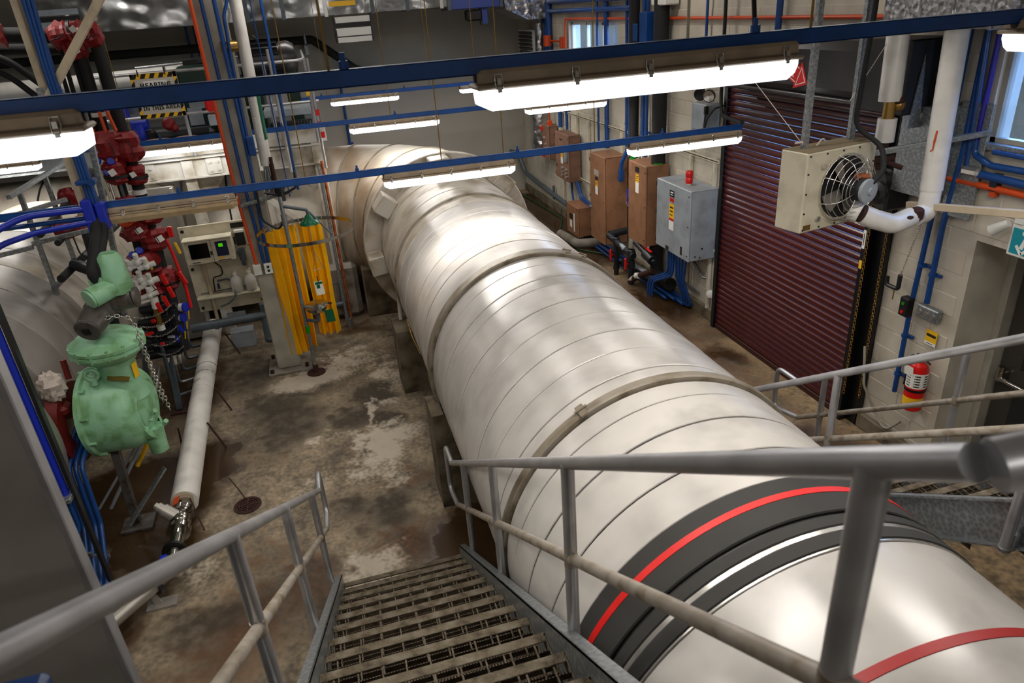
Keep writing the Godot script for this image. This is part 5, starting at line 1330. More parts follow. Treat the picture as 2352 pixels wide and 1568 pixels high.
# ---------------------------------------------------------------- mezzanine at the back
func mezzanine() -> void:
	var t := thing("mezzanine", "white steel mezzanine with rails at the back left carrying machines", "mezzanine", V(-1.1, 0, -11.5))
	part("front_beam", mb().span(V(-2.35, 2.36, -10.56), V(0.14, 2.64, -10.5), 0.004).span(V(-2.35, 2.62, -10.62), V(0.14, 2.64, -10.44)).span(V(-2.35, 2.36, -10.62), V(0.14, 2.38, -10.44)), M.white_steel, t)
	part("deck_edge", mb().span(V(-2.6, 2.66, -10.52), V(0.2, 2.86, -10.46), 0.004), M.white_steel, t)
	part("deck_plate", mb().span(V(-5.5, 2.64, -15.5), V(0.2, 2.67, -10.5)), M.galvanised, t)
	for x in [-0.3, -1.35, -2.2]:
		part("joint_plate", mb().span(V(x - 0.1, 2.39, -10.49), V(x + 0.1, 2.61, -10.475), 0.003), M.white_steel, t)
		var bo := mb()
		for q in [[-0.05, 2.44], [0.05, 2.44], [-0.05, 2.55], [0.05, 2.55]]:
			bo.cyl(V(x + q[0], q[1], -10.476), V(x + q[0], q[1], -10.455), 0.017, -1, 6)
		part("bolts", bo, M.white_steel, t)
	for x in [-1.69, 0.04]:
		var p := part("column", mb().span(V(x - 0.075, 0.02 if x < 0 else 0.85, -10.62), V(x + 0.075, 2.6 if x < 0 else 2.7, -10.47), 0.006), M.white_steel, t)
		part("gusset", mb().prism(PackedVector2Array([Vector2(0, 0), Vector2(0, -0.36), Vector2(0.06, -0.42), Vector2(0.38, 0)]), V(x + (0.075 if x < 0 else -0.075), 2.37, -10.56), V(1 if x < 0 else -1, 0, 0), V(0, 1, 0), V(0, 0, 0.015)), M.white_steel, p)
	part("brace", mb().bar(V(-2.3, 2.4, -10.53), V(-1.76, 2.0, -10.53), 0.1, 0.1, 0.004).bar(V(-0.35, 1.55, -10.53), V(-0.9, 2.1, -10.53), 0.08, 0.08, 0.004), M.white_steel, t)
	# rails
	part("top_rail", mb().tube(bend([V(-2.55, 3.73, -10.46), V(0.05, 3.73, -10.46), V(0.08, 3.73, -10.9), V(0.08, 3.73, -14.0)], 0.08), 0.022, 10), M.aluminium, t)
	part("mid_rail", mb().tube([V(-2.5, 3.2, -10.46), V(0.18, 3.2, -10.46)], 0.019, 10), M.aluminium, t)
	for x in [-2.42, -1.55, -0.45, 0.08]:
		part("rail_post", mb().tube([V(x, 2.66, -10.46), V(x, 3.73 if x > -2.0 else 3.72, -10.46)], 0.022, 10), M.aluminium, t)
	for x in [-0.36, 0.12]:
		part("ladder_rail", mb().tube([V(x, 2.3, -10.4), V(x, 3.9 if x < 0 else 3.75, -10.4)], 0.02, 10), M.aluminium, t)
	part("back_rail", mb().tube([V(-2.4, 3.72, -12.6), V(-0.8, 3.76, -12.6)], 0.018, 8).cyl(V(-2.0, 3.55, -12.6), V(-2.0, 3.72, -12.6), 0.02).cyl(V(-1.3, 3.55, -12.6), V(-1.3, 3.74, -12.6), 0.02), M.aluminium, t)
	part("red_tape", mb().span(V(0.11, 3.02, -10.375), V(0.16, 3.1, -10.37)).span(V(0.11, 2.86, -10.375), V(0.16, 2.94, -10.37)).span(V(0.13, 2.72, -10.375), V(0.18, 2.8, -10.37)), M.bright_red, t)
	solo("yellow_tag", mb().span(V(0.03, 3.28, -10.43), V(0.08, 3.48, -10.425)), M.label_yellow, "yellow tag on the mezzanine's right end post", "tag")
	solo("plinth", mb().span(V(-0.3, 0, -11.2), V(0.3, 0.86, -10.38), 0.07), M.plinth, "grey painted plinth under the right mezzanine column", "plinth")
	solo("concrete_block", mb().span(V(0.36, 0, -12.6), V(1.75, 0.78, -10.25), 0.02), M.saddle, "brown stained concrete block under the elbow of the big pipe", "block")
	# hearing sign
	var s := thing("hearing_sign", "grey caution sign with yellow and black striped border on the mezzanine rail", "sign", V(-1.8, 3.2, -10.42))
	part("board", mb().span(V(-2.05, 3.22, -10.43), V(-1.56, 3.7, -10.422)), mat("sign_grey", Color(0.72, 0.7, 0.67), 0.6), s)
	part("yellow_border", mb().span(V(-2.08, 3.67, -10.428), V(-1.53, 3.73, -10.42)).span(V(-2.08, 3.19, -10.428), V(-1.53, 3.24, -10.42)).span(V(-2.08, 3.19, -10.428), V(-2.04, 3.73, -10.42)).span(V(-1.57, 3.19, -10.428), V(-1.53, 3.73, -10.42)), M.label_yellow, s)
	var st := mb()
	for i in 5:
		for y in [[3.672, 3.728], [3.192, 3.238]]:
			st.prism(PackedVector2Array([Vector2(0, y[0]), Vector2(0.055, y[0]), Vector2(0.085, y[1]), Vector2(0.03, y[1])]), V(-2.075 + 0.108 * i, 0, -10.421), V(1, 0, 0), V(0, 1, 0), V(0, 0, 0.003))
	for x in [-2.08, -1.57]:
		for i in 3:
			st.prism(PackedVector2Array([Vector2(0, 0), Vector2(0.04, 0.04), Vector2(0.04, 0.1), Vector2(0, 0.06)]), V(x, 3.27 + 0.14 * i, -10.421), V(1, 0, 0), V(0, 1, 0), V(0, 0, 0.003))
	part("black_stripes", st, M.black, s)
	part("word_card", mb().span(V(-1.94, 3.52, -10.421), V(-1.66, 3.64, -10.417)), M.label_white, s)
	part("ties", mb().cyl(V(-1.98, 3.7, -10.42), V(-1.98, 3.78, -10.43), 0.008).cyl(V(-1.66, 3.7, -10.42), V(-1.66, 3.79, -10.43), 0.008), M.black, s)
	letters("HEARING", 0.085, V(-1.8, 3.585, -10.415), V(1, 0, 0), V(0, 1, 0), M.black, s)
	letters("PROTECTION", 0.07, V(-1.8, 3.44, -10.419), V(1, 0, 0), V(0, 1, 0), M.black, s)
	letters("IN THIS AREA", 0.07, V(-1.8, 3.31, -10.419), V(1, 0, 0), V(0, 1, 0), M.black, s)
	# machines on the deck
	var m1 := thing("blower_motor", "dark ribbed motor with a round cowl and lifting eye on the mezzanine", "motor", V(-0.3, 2.67, -12.2))
	part("stand", mb().span(V(-1.1, 2.67, -12.7), V(-0.6, 3.5, -11.9), 0.02).span(V(-0.25, 2.67, -12.5), V(-0.05, 3.6, -12.0), 0.01), M.dark_green, m1)
	part("frame", mb().cyl(V(-0.85, 3.68, -12.2), V(-0.25, 3.68, -12.2), 0.24, -1, 24), M.dark_panel, m1)
	var fin := mb()
	for i in 16:
		var a := TAU * i / 16
		fin.box(V(-0.55, 3.68 + sin(a) * 0.25, -12.2 + cos(a) * 0.25), V(0.56, 0.05, 0.014), Basis(V(1, 0, 0), -a + PI / 2))
	part("cooling_fins", fin, M.dark_panel, m1)
	part("cowl", mb().lathe([Vector2(0.26, 0), Vector2(0.27, 0.12), Vector2(0.22, 0.22), Vector2(0.1, 0.25), Vector2(0, 0.25)], V(-0.25, 3.68, -12.2), V(1, 0, 0), 24), M.dark_panel, m1)
	var eye := []
	for i in 14:
		eye.append(V(-0.6 + 0.05 * cos(TAU * i / 14), 3.98 + 0.06 * sin(TAU * i / 14), -12.2))
	part("lifting_eye", mb().tube(eye, 0.014, 6, true), M.black, m1)
	var m2 := thing("green_blower_housing", "dark green blower housing behind the hearing sign", "blower", V(-1.35, 2.67, -12.3))
	part("housing", mb().span(V(-1.75, 2.67, -12.9), V(-0.95, 3.72, -11.8), 0.05).span(V(-1.2, 2.67, -11.7), V(-0.85, 3.2, -11.2), 0.02), M.dark_green, m2)
	part("top_gear", mb().cyl(V(-1.5, 3.74, -12.2), V(-1.0, 3.74, -12.2), 0.08, -1, 14).span(V(-1.65, 3.7, -12.4), V(-1.45, 3.8, -12.1), 0.01), M.black, m2)
	part("side_plate", mb().span(V(-1.7, 2.9, -11.79), V(-1.5, 3.15, -11.77)), M.grey_box, m2)
	var m3 := thing("slatted_filter_box", "low dark filter box with slats on the mezzanine's right end", "box", V(-0.2, 2.67, -11.2))
	part("box", mb().span(V(-0.55, 2.67, -11.6), V(0.05, 2.85, -10.8), 0.01), M.dark_panel, m3)
	for i in 14:
		part("slat", mb().box(V(-0.53 + 0.042 * i, 2.87, -10.98), V(0.008, 0.05, 0.32), Basis(V(0, 0, 1), 0.3)), M.black, m3)
	part("shelf", mb().span(V(-0.6, 2.98, -11.5), V(0.1, 3.08, -11.0), 0.006), M.grey_box, m3)
	var rb := thing("red_wall_lamp", "red square beacon on a grey base on the mezzanine rail", "beacon", V(-1.2, 3.1, -10.5))
	part("base", mb().span(V(-1.28, 3.02, -10.56), V(-1.12, 3.16, -10.44), 0.01), M.grey_box, rb)
	part("lens", mb().span(V(-1.28, 3.17, -10.56), V(-1.12, 3.36, -10.44), 0.03), M.bright_red, rb)
	solo("control_box", mb().span(V(-1.55, 3.2, -11.1), V(-1.35, 3.42, -11.0), 0.01).span(V(-2.35, 3.2, -11.1), V(-2.1, 3.42, -11.0), 0.01), M.grey_box, "pale grey boxes mounted behind the hearing sign's lower half", "box")
	solo("dark_belt_guard", mb().span(V(-2.1, 2.68, -11.2), V(-1.3, 2.95, -10.9), 0.06).span(V(-2.25, 2.68, -11.0), V(-2.05, 3.0, -10.8), 0.03), M.pvc_dark, "dark low guard lying on the mezzanine deck behind the edge", "guard")
	solo("brown_paper", mb().ball(V(-2.0, 2.88, -10.62), V(0.22, 0.03, 0.1), 10, 5).ball(V(-1.62, 2.88, -10.6), V(0.18, 0.035, 0.09), 10, 5), M.tan_box, "crumpled tan paper on the mezzanine edge left of the column", "paper")
	solo("red_hose_reel", mb().ball(V(-1.85, 3.05, -10.9), V(0.09, 0.09, 0.09), 10, 7).ball(V(-1.78, 3.0, -10.85), V(0.05, 0.06, 0.05), 8, 6), M.red_wrap, "small red and white fittings under the hearing sign", "fitting")
	solo("blue_pump", mb().cyl(V(-2.2, 2.7, -10.8), V(-2.2, 3.1, -10.8), 0.06, -1, 14).cyl(V(-2.3, 3.1, -10.85), V(-2.1, 3.1, -10.85), 0.09, -1, 14).span(V(-2.45, 3.15, -10.9), V(-2.3, 3.45, -10.8), 0.01), M.bright_blue, "bright blue pump parts behind the mezzanine's left rail post", "pump")
	solo("white_round_duct", mb().cyl(V(-5.2, 3.5, -13.5), V(-1.9, 3.55, -13.5), 0.13, -1, 24).cyl(V(-1.92, 3.55, -13.5), V(-1.82, 3.55, -13.5), 0.15, -1, 20), M.white_pipe, "level white round duct behind the mezzanine's left part", "duct")
	# pipe on the back wall
	solo("black_wall_pipe", mb().tube(bend([V(-8.0, 3.84, -16.4), V(0.36, 3.84, -16.4), V(1.15, 3.2, -16.4), V(1.4, 3.12, -16.4)], 0.15), 0.085, 14), M.foam_black, "black insulated pipe running level along the back wall then sloping down", "pipe")
	solo("pipe_bracket", mb().span(V(0.18, 3.55, -16.9), V(0.26, 3.74, -16.35), 0.005).cyl(V(0.22, 3.76, -16.28), V(0.22, 3.98, -16.28), 0.03), M.galvanised, "small bracket holding the black pipe on the back wall", "bracket")
	var bc := thing("back_wall_conduits", "three blue conduits dropping side by side on the back wall behind the column", "conduits", V(-1.95, 3.5, -16.8))
	for i in 3:
		part("conduit", mb().tube(bend([V(-2.07 + 0.15 * i, 3.6, -16.8), V(-2.07 + 0.15 * i, 4.55 - 0.02 * i, -16.8), V(-2.0 + 0.15 * i, 4.75, -16.8), V(-1.8 + 0.15 * i, 5.2, -16.8)], 0.1), 0.025, 8), M.blue_conduit, bc)
	solo("back_wall_blue_drop", mb().tube([V(0.81, 1.6, -16.85), V(0.81, 2.95, -16.85)], 0.03, 8).box(V(0.83, 1.6, -16.85), V(0.12, 0.05, 0.05)), M.blue_conduit, "single blue conduit on the back wall left of the farthest lamp", "conduit")

# ---------------------------------------------------------------- the big green valve actuator
func green_valve() -> void:
	var t := thing("green_valve_actuator", "big pale green valve gearbox and diaphragm with grey motor on top", "valve actuator", V(-2.1, 0.75, -6.1))
	var c := V(-1.99, 1.2, -6.18)
	var ax := V(1, 0, 0.12).normalized()
	part("gear_housing", mb().lathe([Vector2(0, -0.3), Vector2(0.37, -0.3), Vector2(0.4, -0.285), Vector2(0.4, -0.25), Vector2(0.375, -0.235), Vector2(0.37, 0.03), Vector2(0.345, 0.1), Vector2(0.31, 0.135), Vector2(0.26, 0.15)], c, ax, 44), M.valve_green, t)
	part("end_cover", mb().lathe([Vector2(0.26, 0.15), Vector2(0.245, 0.165), Vector2(0.23, 0.165), Vector2(0.222, 0.155), Vector2(0.215, 0.17), Vector2(0.15, 0.2), Vector2(0.0, 0.205)], c, ax, 36), M.valve_green, t)
	var bo := mb()
	for i in 10:
		var a := TAU * i / 10
		var e := V(0, cos(a), sin(a))
		bo.cyl(c + e * 0.385 - ax * 0.31, c + e * 0.385 - ax * 0.23, 0.018, -1, 6)
	for i in 4:
		var a := TAU * i / 4 + 0.5
		var e := V(0, cos(a), sin(a))
		bo.cyl(c + e * 0.17 + ax * 0.18, c + e * 0.17 + ax * 0.205, 0.014, -1, 6)
	part("cover_bolts", bo, M.valve_green, t)
	# outlet boss low on the right
	part("side_boss", mb().lathe([Vector2(0, 0), Vector2(0.1, 0), Vector2(0.12, 0.05), Vector2(0.12, 0.1), Vector2(0.15, 0.12), Vector2(0.15, 0.17), Vector2(0.1, 0.18)], V(-1.98, 1.0, -6.12), V(0.7, 0.25, 0.15), 24), M.valve_green, t)
	part("drain_tube", mb().cyl(V(-1.83, 1.02, -6.08), V(-1.83, 0.77, -6.08), 0.085, 0.075, 20), M.valve_green, t)
	var nb := mb()
	for q in [[-1.78, 1.16], [-1.72, 1.04], [-1.86, 1.14]]:
		nb.cyl(V(q[0], q[1], -6.05), V(q[0] + 0.03, q[1] + 0.04, -6.02), 0.022, -1, 6)
	part("boss_bolts", nb, M.valve_green, t)
	# neck, diaphragm and dome
	var d := V(-1.98, 1.76, -6.14)
	part("neck", mb().lathe([Vector2(0.2, -0.42), Vector2(0.15, -0.25), Vector2(0.15, -0.1), Vector2(0.19, -0.04)], V(-1.96, 1.76, -6.14), V(0, 1, 0), 26), M.valve_green, t)
	part("diaphragm_case", mb().lathe([Vector2(0.12, -0.06), Vector2(0.2, -0.04), Vector2(0.27, 0.02), Vector2(0.295, 0.05), Vector2(0.295, 0.075), Vector2(0.28, 0.078), Vector2(0.28, 0.088), Vector2(0.295, 0.09), Vector2(0.295, 0.115), Vector2(0.27, 0.13), Vector2(0.22, 0.17), Vector2(0.12, 0.2), Vector2(0, 0.21)], d, V(0.03, 1, 0.02), 44), M.valve_green, t)
	var rimb := mb()
	for i in 14:
		var a := TAU * i / 14
		rimb.cyl(d + V(cos(a) * 0.285, 0.03, sin(a) * 0.285), d + V(cos(a) * 0.285, 0.13, sin(a) * 0.285), 0.012, -1, 6)
	part("rim_bolts", rimb, M.valve_green, t)
	# grey motor gearbox
	part("gearbox", mb().box(V(-1.93, 2.16, -6.16), V(0.22, 0.2, 0.24), Basis.IDENTITY, 0.04).cyl(V(-1.86, 2.2, -6.16), V(-1.66, 2.22, -6.14), 0.09, -1, 22).cyl(V(-1.82, 2.2, -6.16), V(-1.79, 2.2, -6.16), 0.1, -1, 22).cyl(V(-1.66, 2.22, -6.14), V(-1.63, 2.22, -6.14), 0.08, -1, 20), M.motor_grey, t)
	var hd := part("hand_drive", mb().cyl(V(-1.95, 2.14, -6.1), V(-2.0, 2.08, -5.92), 0.115, 0.1, 26).lathe([Vector2(0.1, 0), Vector2(0.105, 0.02), Vector2(0.095, 0.03), Vector2(0, 0.03)], V(-2.0, 2.08, -5.92), V(-0.26, -0.3, 0.9), 26), M.motor_grey, t)
	part("square_socket", mb().box(V(-2.012, 2.068, -5.885), V(0.055, 0.055, 0.012), Basis(V(0.96, 0, 0.27), V(-0.08, 0.95, 0.3), V(-0.26, -0.3, 0.92))), M.black, hd)
	part("motor_head", mb().lathe([Vector2(0, -0.1), Vector2(0.12, -0.1), Vector2(0.125, -0.08), Vector2(0.12, 0.02), Vector2(0.105, 0.1), Vector2(0.09, 0.2), Vector2(0.06, 0.235), Vector2(0, 0.24)], V(-1.77, 2.38, -6.16), V(0.06, 1, 0), 28), M.valve_green, t)
	part("terminal_pot", mb().cyl(V(-1.8, 2.34, -6.1), V(-1.93, 2.31, -5.98), 0.085, -1, 24).cyl(V(-1.93, 2.31, -5.98), V(-1.945, 2.305, -5.965), 0.078, -1, 24).span(V(-1.93, 2.4, -6.14), V(-1.83, 2.45, -6.04), 0.01), M.valve_green, t)
	part("rating_plate", mb().box(V(-1.93, 1.585, -5.97), V(0.17, 0.004, 0.06), Basis(V(1, -0.25, 0.1).normalized(), V(0.2, 0.9, 0.35).normalized(), V(0, -0.3, 0.95).normalized())), M.brass, t)
	part("yellow_sticker", mb().box(V(-1.815, 1.59, -6.08), V(0.004, 0.13, 0.07), Basis(V(0, 1, 0), -0.3)), M.label_yellow, t)
	var ry := []
	for i in 14:
		ry.append(V(-2.13 + 0.05 * cos(TAU * i / 14), 1.645 + 0.05 * sin(TAU * i / 14), -6.0))
	part("lifting_ring", mb().tube(ry, 0.018, 8, true).cyl(V(-2.13, 1.55, -6.0), V(-2.13, 1.6, -6.0), 0.03), M.valve_green, t)
	solo("red_valve_bracket", mb().lathe([Vector2(0.2, 0), Vector2(0.36, 0.0), Vector2(0.36, 0.1), Vector2(0.2, 0.1)], V(-2.5, 1.18, -6.14), V(1, 0, 0.1), 32).cyl(V(-2.55, 1.35, -6.1), V(-2.4, 1.35, -6.06), 0.09, -1, 18).cyl(V(-2.52, 1.05, -6.0), V(-2.45, 0.85, -5.95), 0.05, -1, 14).box(V(-2.45, 1.38, -6.0), V(0.16, 0.1, 0.16), Basis.IDENTITY, 0.03).cyl(V(-2.36, 1.58, -6.16), V(-2.36, 1.75, -6.18), 0.025), M.valve_red, "dark red valve neck and bracket behind the green gearbox", "bracket")
	var rag := mb()
	var f := noise(4.0, 3, FastNoiseLite.TYPE_SIMPLEX, 8)
	for i in 12:
		for j in 18:
			var q: Array = []
			for h in [[i, j], [i + 1, j], [i + 1, j + 1], [i, j + 1]]:
				var a: float = PI * h[0] / 12 - PI / 2
				var b: float = TAU * (h[1] % 18) / 18
				var e := V(cos(a) * cos(b), sin(a), cos(a) * sin(b))
				var rr := 1.0 + 0.35 * f.get_noise_3d(e.x * 0.4, e.y * 0.4, e.z * 0.4) + 0.12 * f.get_noise_3d(e.x * 3.0, e.y * 3.0, e.z * 3.0)
				q.append(V(-2.44, 1.6, -6.0) + V(e.x * 0.1, e.y * 0.13, e.z * 0.1) * rr)
			var nn: Vector3 = (q[2] - q[0]).cross(q[3] - q[1]).normalized()
			if nn.dot(q[0] - V(-2.44, 1.6, -6.0)) < 0:
				nn = -nn
			rag.tri(q[0], q[1], q[2], nn, nn, nn)
			rag.tri(q[0], q[2], q[3], nn, nn, nn)
	solo("rag", rag, M.cloth, "crumpled white rag stuffed beside the green gearbox on the red bracket", "rag")
	solo("hand_chain", chain_mesh(hang(V(-1.97, 2.06, -5.95), V(-1.72, 2.07, -6.05), -0.06, 8) + [V(-1.69, 1.98, -6.04), V(-1.66, 1.6, -6.0), V(-1.62, 1.2, -5.98)], 0.045, 0.0045), M.silver, "loose steel chain draped over the green diaphragm and hanging down", "chain")
	solo("hand_chain", chain_mesh([V(-1.7, 1.95, -6.03), V(-1.68, 1.6, -6.03), V(-1.66, 1.28, -6.0)], 0.045, 0.0045), M.silver, "second strand of the steel chain beside the green gearbox", "chain")
	solo("valve_leg", mb().bar(V(-2.2, 0.86, -6.12), V(-2.24, 0.03, -6.12), 0.07, 0.07, 0.004).span(V(-2.36, 0, -6.22), V(-2.08, 0.03, -5.98), 0.004), M.motor_grey, "dark steel leg standing on a plate under the green gearbox", "leg")
	solo("striped_prop", mb().tube([V(-2.02, 0.75, -6.5), V(-2.5, 0.08, -6.35)], 0.018, 8).tube([V(-2.08, 0.7, -6.6), V(-2.6, 0.1, -6.35)], 0.014, 8), M.grey_box, "pair of thin slanting rods under the green gearbox", "rod")
	solo("yellow_prop", mb().tube([V(-1.98, 0.72, -6.55), V(-2.2, 0.4, -6.5)], 0.02, 8), M.label_yellow, "short yellow rod under the green gearbox", "rod")
	solo("fallen_bar", mb().bar(V(-1.88, 0.5, -6.2), V(-2.25, 0.12, -5.95), 0.05, 0.02), M.galvanised, "short bright perforated bar leaning right of the dark steel leg", "bar")
	solo("black_flex", mb().tube(bend([V(-1.84, 2.86, -6.5), V(-1.85, 2.72, -6.35), V(-1.88, 2.5, -6.05), V(-1.88, 2.42, -6.08)], 0.12), 0.045, 12).tube(bend([V(-1.78, 2.86, -6.5), V(-1.8, 2.72, -6.4), V(-1.84, 2.52, -6.1), V(-1.85, 2.44, -6.1)], 0.12), 0.035, 12), M.foam_black, "black flexible conduits from the blue boxes down to the green motor", "cable")

# ---------------------------------------------------------------- pipe rack with red jackets
var wrap_seed := 1
func red_wrap(parent: Node3D, o: Vector3, axis: Vector3, r: float, len: float) -> void:
	# a lumpy removable jacket: noisy lathe with closing flaps, white tag and black ties
	wrap_seed += 1
	var f := noise(1.2, 3, FastNoiseLite.TYPE_SIMPLEX, wrap_seed)
	var z := axis.normalized()
	var x := z.cross(Vector3.UP if absf(z.y) < 0.9 else Vector3.RIGHT).normalized()
	var y := z.cross(x)
	var m := mb()
	var rows := 6
	var seg := 14
	var at := func(i: int, j: int) -> Vector3:
		var a := TAU * (j % seg) / seg
		var e := x * cos(a) + y * sin(a)
		var h := (float(i) / rows - 0.5) * len
		var rr := r * (1.0 + 0.5 * f.get_noise_3d(cos(a) * 1.0, sin(a) * 1.0, h * 8.0)) * (0.72 if i == 0 or i == rows else 1.0)
		return o + z * h + e * rr
	for i in rows:
		for j in seg:
			var p: Array = [at.call(i, j), at.call(i + 1, j), at.call(i + 1, j + 1), at.call(i, j + 1)]
			var nn: Vector3 = (p[2] - p[0]).cross(p[3] - p[1]).normalized()
			if nn.dot(p[0] - o - z * z.dot(p[0] - o)) < 0:
				nn = -nn
			m.tri(p[0], p[1], p[2], nn, nn, nn)
			m.tri(p[0], p[2], p[3], nn, nn, nn)
	for s in [-0.5, 0.5]:
		var cc: Vector3 = o + z * s * len
		for j in seg:
			m.tri(cc, at.call(0 if s < 0 else rows, j), at.call(0 if s < 0 else rows, j + 1), z * s, z * s, z * s)
	var w := part("red_jacket", m, M.red_wrap, parent)
	var to := (V(0, 4.2, 0) - o).normalized()
	to = (to - z * to.dot(z)).normalized()
	var side := z.cross(to)
	if wrap_seed % 2:
		part("white_tag", mb().box(o + (to + side * 0.3 * ((wrap_seed % 3) - 1)).normalized() * r * 1.12 + z * len * 0.1, V(r * 0.55, len * 0.28, 0.006), Basis(side, z, to) * Basis(V(0, 0, 1), 0.4)), M.label_white, w)
	if wrap_seed % 3 == 0:
		part("strap", mb().lathe([Vector2(r * 1.1, 0), Vector2(r * 1.16, 0.0), Vector2(r * 1.16, 0.03), Vector2(r * 1.1, 0.03)], o - z * len * 0.2, z, 14), M.black, w)
	else:
		part("tie", mb().tube([o + to * r * 1.05 + z * len * 0.3, o + to * r * 1.3 + side * 0.03, o + to * r * 1.2 - z * len * 0.4 + side * 0.04], 0.005, 5), M.black, w)

func red_pipework() -> void:
	var t := thing("lagged_pipe", "right black lagged vertical pipe with red valve jackets and white tags", "pipe", V(-1.9, 0.8, -8.55))
	part("lagging", mb().cyl(V(-1.93, 1.9, -8.55), V(-1.93, 4.15, -8.6), 0.065, -1, 16).cyl(V(-1.93, 0.85, -8.55), V(-1.93, 1.9, -8.55), 0.06, -1, 16), M.foam_black, t)
	for q in [[3.12, 0.13, 0.3], [2.82, 0.1, 0.2], [2.42, 0.14, 0.28], [2.1, 0.14, 0.24], [1.62, 0.12, 0.26], [1.2, 0.08, 0.2]]:
		red_wrap(t, V(-1.9, q[0], -8.5), V(0.05, 1, 0), q[1], q[2])
	part("white_band", mb().cyl(V(-1.93, 2.6, -8.55), V(-1.93, 2.65, -8.55), 0.075, -1, 16).cyl(V(-1.93, 3.52, -8.57), V(-1.93, 3.56, -8.57), 0.085, -1, 16), M.white, t)
	var t2 := thing("lagged_pipe", "left black lagged vertical pipe with dark red jackets over its valves", "pipe", V(-2.08, 0.8, -8.5))
	part("lagging", mb().cyl(V(-2.1, 0.9, -8.5), V(-2.1, 4.2, -8.6), 0.055, -1, 16), M.foam_black, t2)
	for q in [[3.16, 0.12, 0.28], [2.88, 0.12, 0.24], [2.52, 0.11, 0.2], [2.24, 0.13, 0.22], [1.86, 0.15, 0.26], [1.58, 0.13, 0.22]]:
		red_wrap(t2, V(-2.07, q[0], -8.44), V(0.02, 1, 0.05), q[1], q[2])
	part("white_band", mb().cyl(V(-2.1, 2.52, -8.5), V(-2.1, 2.57, -8.5), 0.066, -1, 16).cyl(V(-2.1, 3.44, -8.55), V(-2.1, 3.48, -8.55), 0.07, -1, 16), M.white, t2)
	var t3 := thing("lagged_header", "level black lagged header with dark red jackets near the ceiling at the upper left", "pipe", V(-2.4, 4.25, -8.6))
	part("lagging", mb().cyl(V(-3.2, 4.3, -8.6), V(-2.1, 4.22, -8.6), 0.075, -1, 16).cyl(V(-3.2, 4.16, -8.75), V(-2.1, 4.1, -8.75), 0.06, -1, 14), M.foam_black, t3)
	for q in [[-2.22, 4.24], [-2.08, 4.24], [-1.95, 4.22], [-2.12, 4.12], [-2.8, 4.28]]:
		red_wrap(t3, V(q[0], q[1], -8.55), V(1, 0.1, 0), 0.11, 0.2)
	var t4 := thing("thin_drop_pipes", "four thin dark pipes dropping from the red jackets at the upper left", "pipes", V(-2.2, 3.0, -8.6))
	for q in [[-2.2, 3.2, 4.2, 0.03], [-2.3, 3.2, 4.15, 0.022], [-2.15, 3.3, 4.1, 0.025], [-2.36, 3.1, 3.9, 0.02]]:
		part("pipe", mb().tube([V(q[0], q[1], -8.65), V(q[0] + 0.02, q[2], -8.65)], q[3], 10), M.foam_black, t4)
	solo("black_hose_curve", mb().tube(bend([V(-3.2, 4.15, -8.4), V(-2.75, 4.1, -8.4), V(-2.3, 3.6, -8.4), V(-2.25, 3.2, -8.4)], 0.5, 8), 0.035, 10).tube(bend([V(-3.2, 4.0, -8.4), V(-2.8, 3.98, -8.4), V(-2.4, 3.5, -8.4), V(-2.35, 3.2, -8.4)], 0.5, 8), 0.03, 10), M.foam_black, "two black hoses curving down behind the beige hanger at the upper left", "hose")
	# clear and cream tubes with blue handled valves and orange lines
	var t5 := thing("tube_bank", "bank of cream and clear tubes with blue valve handles left of the red jackets", "tubes", V(-2.2, 2.3, -8.4))
	for q in [[-2.2, 2.45, 3.06, M.cream], [-2.11, 2.5, 3.12, M.cream], [-2.16, 2.55, 3.0, M.silver], [-2.06, 2.5, 3.05, M.pvc_grey]]:
		part("tube", mb().tube([V(q[0], q[1], -8.4), V(q[0], q[2], -8.4)], 0.016, 8), q[3], t5)
	for q in [[-2.13, 2.9], [-2.07, 3.0], [-2.2, 3.02], [-2.06, 2.5], [-2.14, 2.46], [-2.06, 2.02], [-2.14, 1.98]]:
		part("blue_handle", mb().lathe([Vector2(0, 0), Vector2(0.035, 0), Vector2(0.045, 0.015), Vector2(0.035, 0.035), Vector2(0, 0.035)], V(q[0], q[1], -8.36), V(0.1, 0.4, 0.9), 8), M.bright_blue, t5)
	for q in [[-2.1, 2.38], [-2.02, 2.42]]:
		part("orange_handle", mb().lathe([Vector2(0.02, 0), Vector2(0.075, 0), Vector2(0.085, 0.015), Vector2(0.075, 0.03), Vector2(0, 0.03)], V(q[0], q[1], -8.32), V(0.1, 0.6, 0.8), 16), M.orange, t5)
	part("white_valves", mb().cyl(V(-2.2, 2.5, -8.4), V(-2.0, 2.44, -8.36), 0.04, -1, 12).cyl(V(-2.15, 2.36, -8.4), V(-2.15, 2.6, -8.38), 0.035, -1, 12).ball(V(-2.13, 2.44, -8.36), V(0.06, 0.06, 0.06), 10, 7), M.white, t5)
	solo("orange_tubes", mb().tube([V(-2.18, 3.4, -8.45), V(-2.13, 3.0, -8.4)], 0.016, 8).tube([V(-2.05, 3.5, -8.4), V(-2.02, 3.0, -8.36)], 0.018, 8).tube([V(-2.28, 3.3, -8.45), V(-2.24, 3.02, -8.45)], 0.014, 8).tube([V(-1.98, 3.55, -8.38), V(-1.94, 3.3, -8.38)], 0.018, 8), M.orange, "orange heat-trace tubes running down among the black lagged pipes", "tubes")
	# white plastic valves, meter tube and dark lower manifold
	var t6 := thing("white_valve_cluster", "cluster of white plastic valves and a clear meter tube below the red jackets", "valves", V(-2.05, 1.1, -8.3))
